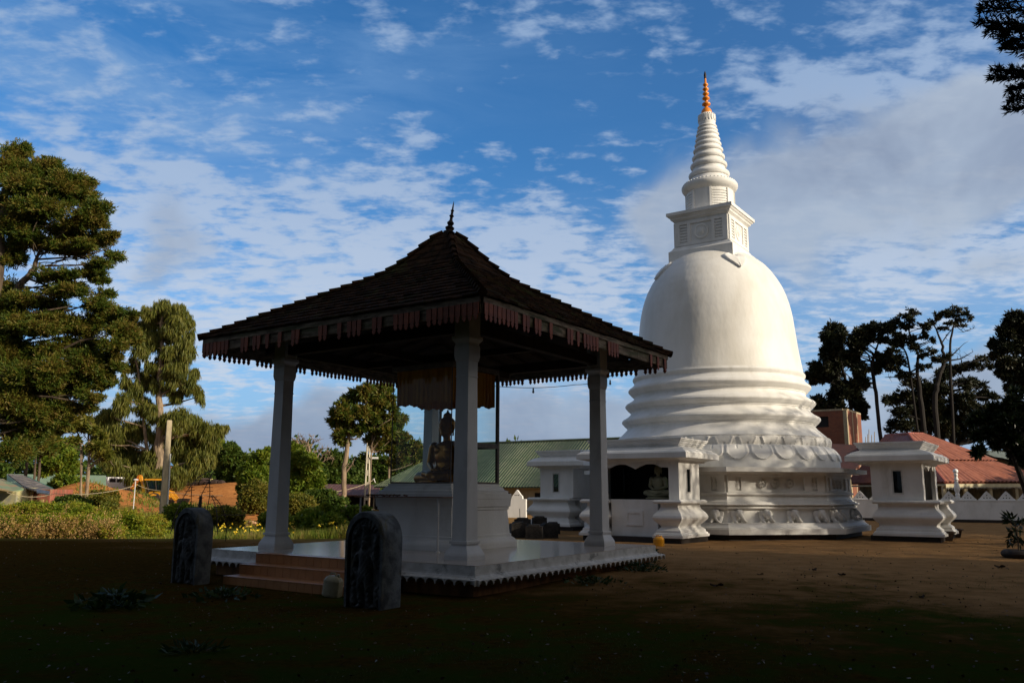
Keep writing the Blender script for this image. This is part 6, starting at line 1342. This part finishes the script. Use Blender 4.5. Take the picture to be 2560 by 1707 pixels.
for t_ in (.02, .2, .42, .66, .9):
    p0 = mid(A_, B_, t_) + inw * .35; b = MB(); b.sq([(0, 0), (0, A_[2] - .2)], .11, .11, (p0[0], p0[1], 0)); b.build('post', M_cream_wall, rd)
# brick tower and dark roof in front of it
bc = at(2123.4, 1100, 70); bc[2] = 0
bt = thing('brick_tower', 'unfinished bare brick block rising between the stupa and the red roof', 'brick building', bc, YAW)
# local: near corner at origin, +x along nR?  left face runs to -x, right face runs to +y
b = MB(); zt = 8.45
b.bx(-6.0, -2.9, 0, .22, -.2, zt); b.bx(-1.5, 0, 0, .22, -.2, zt); b.bx(-2.9, -1.5, 0, .22, -.2, 7.1); b.bx(-2.9, -1.5, 0, .22, 8.0, zt); b.bx(-.22, 0, .22, 5.3, -.2, zt); b.bx(-6, -5.78, .22, 5.3, -.2, zt); b.bx(-5.78, -.22, 5.08, 5.3, -.2, zt)
b.build('brick_walls', M_brick, bt, False)
b = MB(); b.bx(-.30, .012, -.012, .30, -.2, zt + .02); b.bx(-6.0, -.302, -.010, .24, zt, zt + .15); b.bx(-.24, .010, .302, 5.3, zt, zt + .15)
for y in (1.9, 3.6): b.bx(-.2, .012, y, y + .22, -.2, zt)
b.build('concrete_frame', M_concrete, bt, False)
b = MB(); b.bx(-2.9, -1.5, .16, .2, 7.1, 8.0); b.build('window', M_inner, bt, False)
bars = [(2166, 1085, 1112), (2171, 1078, 1112), (2174, 1066, 1112), (2181, 1080, 1112), (2188, 1072, 1112)]
rb = thing('rebar_cluster', 'thin reinforcing rods sticking up right of the brick block', 'rods', at(2175, 1225, 76))
b = MB()
for x, y0, y1 in bars: b.tube([at(x, y0, 76), at(x, 1160, 76)], .035, 5)
b.build('rods', M_concrete, rb)
dr0 = thing('low_roof', 'dark maroon low roof tucked between the stupa and the brick block', 'roof', at(2100, 1229, 62))
sheet([at(2030, 1190, 60), at(2122, 1190, 60), at(2185, 1106, 67), at(2040, 1101, 67)], 'roof_slope', mat('maroon_sheet', (.06, .02, .014), (.04, .016, .012), 2, .7), dr0)
b = MB(); p0 = at(2075, 1240, 61.5); b.bx(p0[0] - 2.0, p0[0] + 1.5, 61., 66, -.2, 2.6); b.build('wall', M_cream_wall, dr0)
# pale long roof seen far right under the trees
lr = thing('long_shed', 'pale grey green roofed shed far right beneath the dark trees', 'shed', at(2450, 1229, 96))
sheet([at(2380, 1135, 94), at(2640, 1137, 94), at(2640, 1116, 97), at(2400, 1115, 97)], 'roof', mat('pale_sheet', (.20, .23, .19), (.15, .17, .14), 2, .6), lr)
b = MB(); p0 = at(2400, 1200, 95.5); p1 = at(2660, 1200, 95.5); b.bx(p0[0], p1[0], 95.4, 98, -.5, 5.6); b.build('wall', mat('dark_shed_wall', (.05, .06, .05), None), lr)
# rusty shed
rs = thing('rusty_shed', 'open fronted shed with a rusty brown sheet roof behind the pine trunk', 'shed', at(870, 1229, 75))
M_rust = striped('rusty_sheet', (.16, .065, .045), (.10, .045, .035), .3, (1, 0, 0), .7, .6, (.40, .36, .32, .5), .02)
sheet([at(800, 1240, 74), at(948, 1240, 74), at(955, 1214, 79), at(815, 1213, 79)], 'roof', M_rust, rs)
b = MB(); p0, p1 = at(815, 1240, 75.5), at(945, 1240, 75.5); b.bx(p0[0], p1[0], 77, 79, -1, 1.3); b.build('wall', M_inner, rs)
for x in (830, 870, 905, 938): p0 = at(x, 1240, 74.6); b = MB(); b.bx(p0[0] - .05, p0[0] + .05, 74.5, 74.6, -1, p0[2] - .03); b.build('post', M_concrete, rs)
# shacks at the far left
M_patch = striped('patchwork_sheet', (.10, .085, .075), (.30, .26, .22), .5, (1, .2, 0), .6, .8, (.03, .025, .03, .6), .02)
sh = thing('shack', 'patchwork shack of red boards under dark sagging sheets, right one', 'shack', at(90, 1240, 58))
def P_(x, y, Y): return at(x, y, Y)
sheet([P_(22, 1194, 62), P_(60, 1196, 63), P_(140, 1232, 58), P_(96, 1236, 56), P_(68, 1228, 56)], 'roof', M_patch, sh)
sheet([P_(60, 1196, 63.2), P_(90, 1208, 64), P_(135, 1228, 61), P_(128, 1231, 59)], 'tarpaulin', mat('green_tarp', (.02, .16, .10), (.015, .11, .07), 2, .6), sh)
sheet([P_(95, 1232, 55.5), P_(128, 1236, 55.5), P_(127, 1243, 55), P_(95, 1239, 55)], 'awning', mat('zinc_sheet', (.45, .47, .46), (.32, .32, .32), 4, .4), sh)
b = MB(); p0, p1 = P_(53, 1240, 57), P_(128, 1240, 57); b.bx(p0[0], p1[0], 57, 60, -1, P_(60, 1232, 57)[2]); b.build('board_wall', mat('red_boards', (.34, .09, .06), (.20, .09, .05), 4, .8, stretch=(1, 1, .3), grime=(.45, .30, .18, .8), gscale=1.5), sh)
b = MB(); p0, p1 = P_(86, 1262, 56.9), P_(112, 1262, 56.9); b.bx(p0[0], p1[0], 56.85, 56.95, -1, P_(90, 1257, 56.9)[2]); b.build('lower_panel', mat('ochre_panel', (.50, .36, .14), (.4, .28, .12), 3, .8), sh)
for x in (52, 83): p0 = P_(x, 1240, 56.5); b = MB(); b.bx(p0[0] - .06, p0[0] + .06, 56.4, 56.5, -1, P_(x, 1231, 56.5)[2]); b.build('post', M_barkpale, sh)
sh2 = thing('shack', 'low shack with green and tan roofing cut by the left edge', 'shack', at(10, 1240, 55))
sheet([P_(-60, 1206, 58), P_(10, 1206, 58), P_(62, 1231, 54), P_(36, 1237, 53), P_(-60, 1222, 53)], 'roof', mat('tan_sheet', (.42, .26, .13), (.20, .30, .16), .8, .6), sh2)
b = MB(); p0, p1 = P_(-60, 1240, 55), P_(44, 1240, 55); b.bx(p0[0], p1[0], 55, 57.5, -1, P_(0, 1228, 55)[2]); b.build('wall', mat('yellowed_wall', (.50, .45, .20), (.22, .22, .20), .9, .8), sh2)
lg = thing('long_green_shed', 'long pale green roofed shed behind the slim trunks', 'shed', at(150, 1229, 96))
sheet([P_(20, 1226, 95), P_(268, 1226, 95), P_(268, 1196, 99), P_(20, 1194, 99)], 'roof', mat('pale_green_sheet', (.22, .33, .20), (.28, .36, .26), 1, .6), lg)
b = MB(); p0, p1 = P_(30, 1229, 96), P_(262, 1229, 96); b.bx(p0[0], p1[0], 96, 98.8, -1, 1.55); b.build('wall', M_cream_wall, lg)
fh = thing('far_house', 'small house with a dull roof and yellow wall beyond the dug bank', 'house', at(510, 1200, 126))
sheet([P_(478, 1202, 125), P_(532, 1202, 125), P_(524, 1193, 129), P_(488, 1193, 129)], 'roof', mat('dull_roof', (.14, .10, .09), None), fh)
b = MB(); p0, p1 = P_(482, 1206, 126), P_(528, 1206, 126); b.bx(p0[0], p1[0], 126, 128.5, 2, P_(500, 1201.5, 126)[2]); b.build('wall', mat('yellow_house_wall', (.65, .55, .25), None), fh)
ft = thing('white_house', 'narrow white two storey house with green roof far left of the digger', 'house', at(313, 1215, 118))
sheet([P_(296, 1186, 117), P_(330, 1186, 117), P_(326, 1176, 120), P_(304, 1176, 120)], 'roof', mat('deep_green_roof', (.04, .16, .10), None), ft)
b = MB(); p0, p1 = P_(301, 1200, 118), P_(327, 1200, 118); b.bx(p0[0], p1[0], 118, 119.8, -.5, P_(310, 1186, 118)[2]); b.build('wall', mat('white_house_wall', (.62, .58, .46), (.45, .42, .34), 2, .8), ft)
b = MB()
for z in (2.9, 3.6): b.bx(p0[0] - .1, p1[0] + .1, 117.5, 117.98, z, z + .12)
b.build('balcony', mat('balcony_white', (.75, .74, .7), None), ft)
# ------------------------------------------------------------------ van
vp = at(312, 1217, 108); van = thing('van', 'white van parked far off left of the digger arm', 'van', (vp[0] - .6, 108, vp[2] - 1.1), R(62))
b = MB(); b.prism([(-2.3, .35), (2.3, .35), (2.3, 1.1), (1.9, 1.2), (1.4, 1.95), (-2.2, 1.95), (-2.3, 1.7)], -.85, .85); b.build('body', mat('van_white', (.8, .8, .8), None, rough=.3), van, False, fix=True)
b = MB()
for x0 in (-2.0, -1.0, 0.): b.bx(x0, x0 + .85, -.853, -.849, 1.3, 1.75)
b.build('window', M_inner, van, False)
for x in (-1.5, 1.5): b = MB(); b.lathe([(.33, -.1), (.33, .1)], 16); b.xf(Matrix.Translation((x, -.80, .33)) @ Matrix.Rotation(math.pi / 2, 4, 'X')); b.build('wheel', M_rubber, van, False)
# ------------------------------------------------------------------ backhoe loader
dg = at(405, 1262, 92); dig = thing('backhoe_loader', 'orange yellow digger with raised rear arm working on the dug earth', 'digger', (dg[0], 92, float(H(dg[0], 92)) - .02), 0)
k = 92 / F; ox, oz = dg[0], float(H(dg[0], 92))
def D3(x, y): p = at(x, y, 92); return (p[0] - ox, p[2] - oz)
def C6(x, y): return D3(300 + x * .10204, 1140 + y * .10204)
def dprism(name, pts, y0, y1, m, par=dig):
    b = MB(); b.prism([C6(*p) for p in pts], y0, y1); return b.build(name, m, par, False, fix=True)
M_dglass = glass('cab_glass', (.35, .5, .48))
dprism('body', [(800, 930), (1000, 900), (1180, 930), (1250, 1000), (1230, 1120), (800, 1120), (760, 1000)], -.5, .5, M_yellow)
dprism('cab_roof', [(700, 620), (1180, 615), (1185, 655), (700, 655)], -.75, .75, M_yellow)
b = MB()
for x0, x1 in ((740, 760), (960, 985), (1150, 1170)):
    for y in (-.68, .68):
        pa, pb = C6(x0, 655), C6(x1 if x0 > 900 else 800, 925); b.tube([(pa[0], y, pa[1]), (pb[0], y, pb[1])], .05, 6)
b.build('cab_frame', M_darkmetal, dig, False)
dprism('cab_glass', [(765, 665), (1145, 665), (1160, 915), (815, 915)], -.66, .66, M_dglass)
dprism('seat', [(890, 760), (960, 760), (970, 900), (880, 900)], -.25, .25, M_darkmetal)
def wheel(px, py, r, y, w):
    cx, cz = C6(px, py); b = MB(); b.lathe([(r * .55, -w), (r * .96, -w * .9), (r, -w * .5), (r, w * .5), (r * .96, w * .9), (r * .55, w)], 28); b.xf(Matrix.Translation((cx, y, cz)) @ Matrix.Rotation(math.pi / 2, 4, 'X')); o = b.build('wheel', M_rubber, dig, False, smooth=40)
    b = MB(); b.lathe([(r * .2, -w * .95), (r * .5, -w * .8), (r * .56, -w * 1.01), (r * .56, w * 1.01), (r * .5, w * .8), (r * .2, w * .95)], 20); b.xf(Matrix.Translation((cx, y, cz)) @ Matrix.Rotation(math.pi / 2, 4, 'X')); b.build('rim', M_yellow, o, False)
for y in (-.75, .75): wheel(930, 1130, .75, y, .2); wheel(1180, 1160, .52, y, .16)
dprism('front_fender', [(860, 1000), (940, 985), (1010, 1000), (1010, 1020), (850, 1040)], -.95, -.56, M_yellow)
for y in (-.55, .43):
    dprism('loader_arm', [(1160, 880), (1310, 920), (1450, 1110), (1500, 1080), (1530, 1120), (1500, 1170), (1420, 1160), (1300, 1010), (1160, 960)], y, y + .12, M_yellow)
dprism('lift_cylinder', [(1150, 980), (1240, 1100), (1350, 1120), (1360, 1090), (1250, 1060), (1170, 970)], -.4, -.3, M_yellow)
dprism('front_bucket', [(1540, 1090), (1680, 1100), (1640, 1180), (1560, 1260), (1500, 1180), (1520, 1120)], -.95, .95, M_darkmetal)
dprism('rear_boom', [(520, 520), (570, 560), (590, 700), (650, 880), (655, 960), (620, 1010), (560, 990), (580, 880), (550, 720), (500, 600)], -.14, .14, M_yellow)
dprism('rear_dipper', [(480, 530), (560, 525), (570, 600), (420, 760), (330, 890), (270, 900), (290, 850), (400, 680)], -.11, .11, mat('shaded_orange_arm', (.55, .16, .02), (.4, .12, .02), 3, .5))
dprism('rear_bucket', [(240, 850), (300, 860), (330, 920), (290, 965), (235, 950), (225, 880)], -.3, .3, M_darkmetal)
dprism('dipper_cylinder', [(470, 740), (485, 755), (370, 880), (355, 865)], -.24, -.17, M_yellow)
dprism('stabiliser', [(600, 960), (760, 960), (800, 1150), (640, 1060), (560, 1040)], -.5, .5, M_darkmetal)
# ------------------------------------------------------------------ posts, poles, wires
g = at(407, 1325, 51); zz = float(H(g[0], 51)); pp = thing('concrete_pole', 'thick pale concrete post standing in the weeds behind the far guard stone', 'post', (g[0], 51, zz))
b = MB(); b.sq([(.19, -.3), (.14, at(407, 1057, 51)[2] - zz - .05), (.11, at(407, 1057, 51)[2] - zz)], 0, 0); b.xf(Matrix.Rotation(R(30), 4, 'Z')); b.build('shaft', M_concrete, pp, False)
b = MB(); b.tube([(.29, -.05, -.2), (.27, -.05, 3.0), (.22, -.05, 4.6)], .05, 8); b.build('conduit', mat('grey_conduit', (.5, .5, .48), None), pp, False)
g = at(336, 1285, 60); zz = float(H(g[0], 60)); sp_ = thing('garden_lamp', 'thin white lamp post with a small white cap on the grassy mound', 'lamp post', (g[0], 60, zz))
zt = at(336, 1208, 60)[2] - zz; b = MB(); b.tube([(0, 0, -.3), (0, 0, zt)], .035, 8); b.build('pole', M_colpaint, sp_, False)
b = MB(); b.lathe([(.06, zt), (.17, zt + .02), (.18, zt + .08), (.05, zt + .12)], 14); b.build('lamp_cap', M_plaster, sp_, False)
g = at(416, 1260, 80); zz = float(H(g[0], 80)); sl_ = thing('solar_street_lamp', 'street lamp with a tilted blue solar panel behind the pale post', 'street lamp', (g[0], 80, zz))
def S8(x, y): p = at(x, y, 80); return np.array([p[0] - g[0], 0, p[2] - zz])
b = MB(); b.tube([(S8(414, 1240)[0], 0, -.2), S8(416, 1180), S8(417, 1168), S8(420, 1166)], .06, 8); b.build('pole', M_concrete, sl_, False)
b = MB(); p0 = (S8(415, 1151) + S8(432, 1170)) / 2; d_ = unit(S8(432, 1170) - S8(415, 1151)); up_ = np.cross([0, 1, 0], d_); b.box(p0, (np.linalg.norm(S8(432, 1170) - S8(415, 1151)), .7, .06), [d_, [0, 1, 0], up_]); b.build('solar_panel', mat('blue_panel', (.12, .25, .45), None, rough=.2, spec=.8), sl_, False)
b = MB(); b.box(S8(424, 1174), (.55, .2, .10)); b.build('lamp_head', mat('brown_head', (.25, .10, .07), None), sl_, False)
g = at(919, 1274, 74); up = thing('utility_pole', 'slotted pale concrete utility pole with a street light near the green roof', 'utility pole', (g[0], 74, 0)); zt = at(921, 1106, 74)[2]
b = MB(); w0, w1 = .24, .14
for sg in (-1, 1): b.tube([(sg * w0 * .8, 0, -.5), (sg * w1 * .7, 0, zt)], .075, 4)
for z in np.arange(-.2, zt, 1.05): b.bx(-.17, .17, -.05, .05, z, z + .5)
b.build('shaft', mat('bright_concrete', (.60, .55, .42), (.5, .45, .35), 4, .8), up, False)
def S7(x, y): p = at(x, y, 74); return np.array([p[0] - g[0], 0, p[2]])
b = MB(); b.tube([S7(923, 1134), S7(931, 1130), S7(938, 1122)], .05, 6); b.build('bracket', M_concrete, up, False)
b = MB(); b.box(S7(938, 1147), (.65, .25, .16)); b.tube([S7(924, 1150), S7(934, 1149)], .03, 5); b.build('street_light', mat('lamp_white', (.8, .8, .78), None), up, False)
tv = thing('roof_aerial', 'small white aerial at the tip of the green roof', 'aerial', at(940, 1205, 72)); b = MB(); b.tube([at(937, 1199, 72), at(941, 1209, 72)], .04, 5); b.tube([at(935, 1201, 72), at(939, 1198, 72)], .03, 5); b.build('aerial_rods', M_plaster, tv)
def wire(label, pts, r, sag, m=None):
    b = MB(); P = []
    for p, q in zip(pts, pts[1:]):
        for t in np.linspace(0, 1, 16)[:(-1 if q is not pts[-1] else None)]: v = np.array(p) + (np.array(q) - np.array(p)) * t; v[2] -= sag * 4 * t * (1 - t); P.append(v)
    b.tube(P, r, 4); tag(b.build('wire', m or M_darkmetal, None), label, 'wire')
wire('pale wire strung from the left column to the small aerial', [at(700, 1250, 60), at(840, 1232, 66), at(935, 1203, 72)], .025, .15, M_concrete)
wire('thin wire strung past the shacks from the small lamp post', [at(20, 1240, 52), at(140, 1242, 54), at(336, 1222, 60)], .02, .25, M_concrete)
wire('thin wire from the small lamp post across the digger', [at(336, 1214, 60), at(395, 1232, 60), at(560, 1244, 58)], .02, .1, M_concrete)
# string of bulbs slung behind the pavilion roof
e0, e1, e2 = at(1225, 964, 21.5), at(1440, 960, 21.8), at(1530, 936, 22.2)
wire('thin cable with bare bulbs hanging behind the pavilion eave', [e0, e1, e2], .008, .07)
for x, y, Y, lb in ((1334, 968, 21.6, 'small bare bulb on the cable, left one'), (1526, 946, 22.1, 'small bare bulb on the cable, right one by the eave corner')):
    t = thing('light_bulb', lb, 'bulb', at(x, y, Y), 0, 'bulbs on the cable'); b = MB(); b.lathe([(.018, -.02), (.02, -.07), (.022, -.08)], 8); b.build('socket', M_darkmetal, t, False)
    b = MB(); b.sph((0, 0, -.115), (.03, .03, .038), 10, 8); b.build('glass_bulb', M_frame, t, False, smooth=60)
# laundry behind the utility pole
ln = thing('laundry', 'white washing hung on a line below the utility pole', 'laundry', at(925, 1285, 58))
for x0, x1, y0, y1 in ((908, 922, 1274, 1288), (922, 934, 1275, 1290)):
    P = np.zeros((6, 8, 3))
    for i in range(6):
        for j in range(8): P[i, j] = at(x0 + (x1 - x0) * j / 7, y0 + (y1 - y0) * i / 5, 58 + .05 * math.sin(j * 2 + i))
    b = MB(); b.grid(P); b.build('cloth', mat('washing', (.62, .60, .66), None), ln)
b = MB(); b.tube([at(898, 1274, 58), at(940, 1275, 58)], .012, 4); b.build('line', M_concrete, ln)
b = MB(); p0 = at(905, 1250, 44); b.tube([(p0[0], 44, float(H(p0[0], 44)) - .1), at(905, 1253, 44)], .03, 6); tag(b.build('thin_post', M_frame, None), 'thin grey post among the bushes behind the near guard stone', 'post')
# iron frame of an arched lamp rack
vb = at(505, 1300, 27); fr_ = thing('lamp_rack', 'black iron arched rack of curved arms with short pegs behind the far stone', 'iron rack', (vb[0], 27, float(H(vb[0], 27))))
b = MB()
def arm(pts, pegs=True):
    P = np.array([at(x, y, 27 + dy) for x, y, dy in pts]); n = 8 * (len(P) - 1) + 1; tt = np.linspace(0, len(P) - 1, n); Q = np.stack([np.interp(tt, range(len(P)), P[:, i]) for i in range(3)], 1)
    for _ in range(4): Q[1:-1] = (Q[:-2] + Q[2:] + 2 * Q[1:-1]) / 4
    b.tube(Q, .013, 5)
    if pegs:
        for i in range(2, n - 1, 3): b.tube([Q[i] - [.08, 0, 0], Q[i] + [.10, 0, .01]], .009, 4)
arm([(530, 1182, 0), (500, 1197, -.2), (480, 1220, -.5), (462, 1248, -.8), (443, 1290, -1.1), (430, 1340, -1.2)])
arm([(537, 1183, 0), (522, 1212, -.3), (505, 1245, -.5), (493, 1290, -.7), (480, 1345, -.8)])
arm([(527, 1190, 0), (527, 1215, .1), (528, 1240, .2), (520, 1290, .4), (510, 1340, .5)])
arm([(482, 1222, 0), (481, 1260, .2), (483, 1300, .4), (484, 1340, .5)])
arm([(534, 1243, 0), (552, 1262, .3), (566, 1290, .6), (571, 1320, .7), (566, 1368, .8)])
arm([(530, 1243, 0), (540, 1262, -.2), (546, 1290, -.4), (547, 1340, -.5)])
arm([(556, 1292, .2), (590, 1292, .5), (640, 1292, .9)], False)
b.build('curved_arms', M_darkmetal, fr_)
b = MB(); p0 = at(505, 1245, 27); b.tube([(p0[0], 27, float(H(p0[0], 27)) - .1), p0], .05, 8); b.build('post', M_darkmetal, fr_)
# rubble at the edge of the dug earth
RB = MB()
for i in range(170):
    Y = rng.uniform(48, 62); px = rng.uniform(400, 720); x = (px - 1280) / F * Y; s_ = rng.uniform(.06, .26); q = MB(); q.sph((0, 0, 0), (s_, s_ * .8, s_ * .55), 6, 4)
    q.xf(Matrix.Translation((x, Y, float(H(x, Y)) + s_ * .3)) @ Matrix.Rotation(rng.uniform(0, 3), 4, 'Z') @ Matrix.Rotation(rng.uniform(-.5, .5), 4, 'X')); addq(RB, q)
tag(RB.build('rubble', mat('pale_rubble', (.55, .34, .20), (.40, .22, .12), .6, .9, rndom=.4), None), 'broken stones and rubble along the near edge of the dug earth', 'rubble', kind='stuff')
lh = at(545, 1222, 118); b = MB(); 
for i in range(60):
    s_ = rng.uniform(.2, .7); q = MB(); q.sph((rng.uniform(-4, 4), rng.uniform(-1, 1), s_ * .4), (s_, s_, s_ * .7), 6, 4); addq(b, q)
t = b.build('timber_heap', mat('dark_heap', (.05, .025, .02), (.03, .02, .015), 2, .9), None, False); t.location = (lh[0], 110, float(H(lh[0], 110))); tag(t, 'dark heap of debris on the orange bank', 'heap')
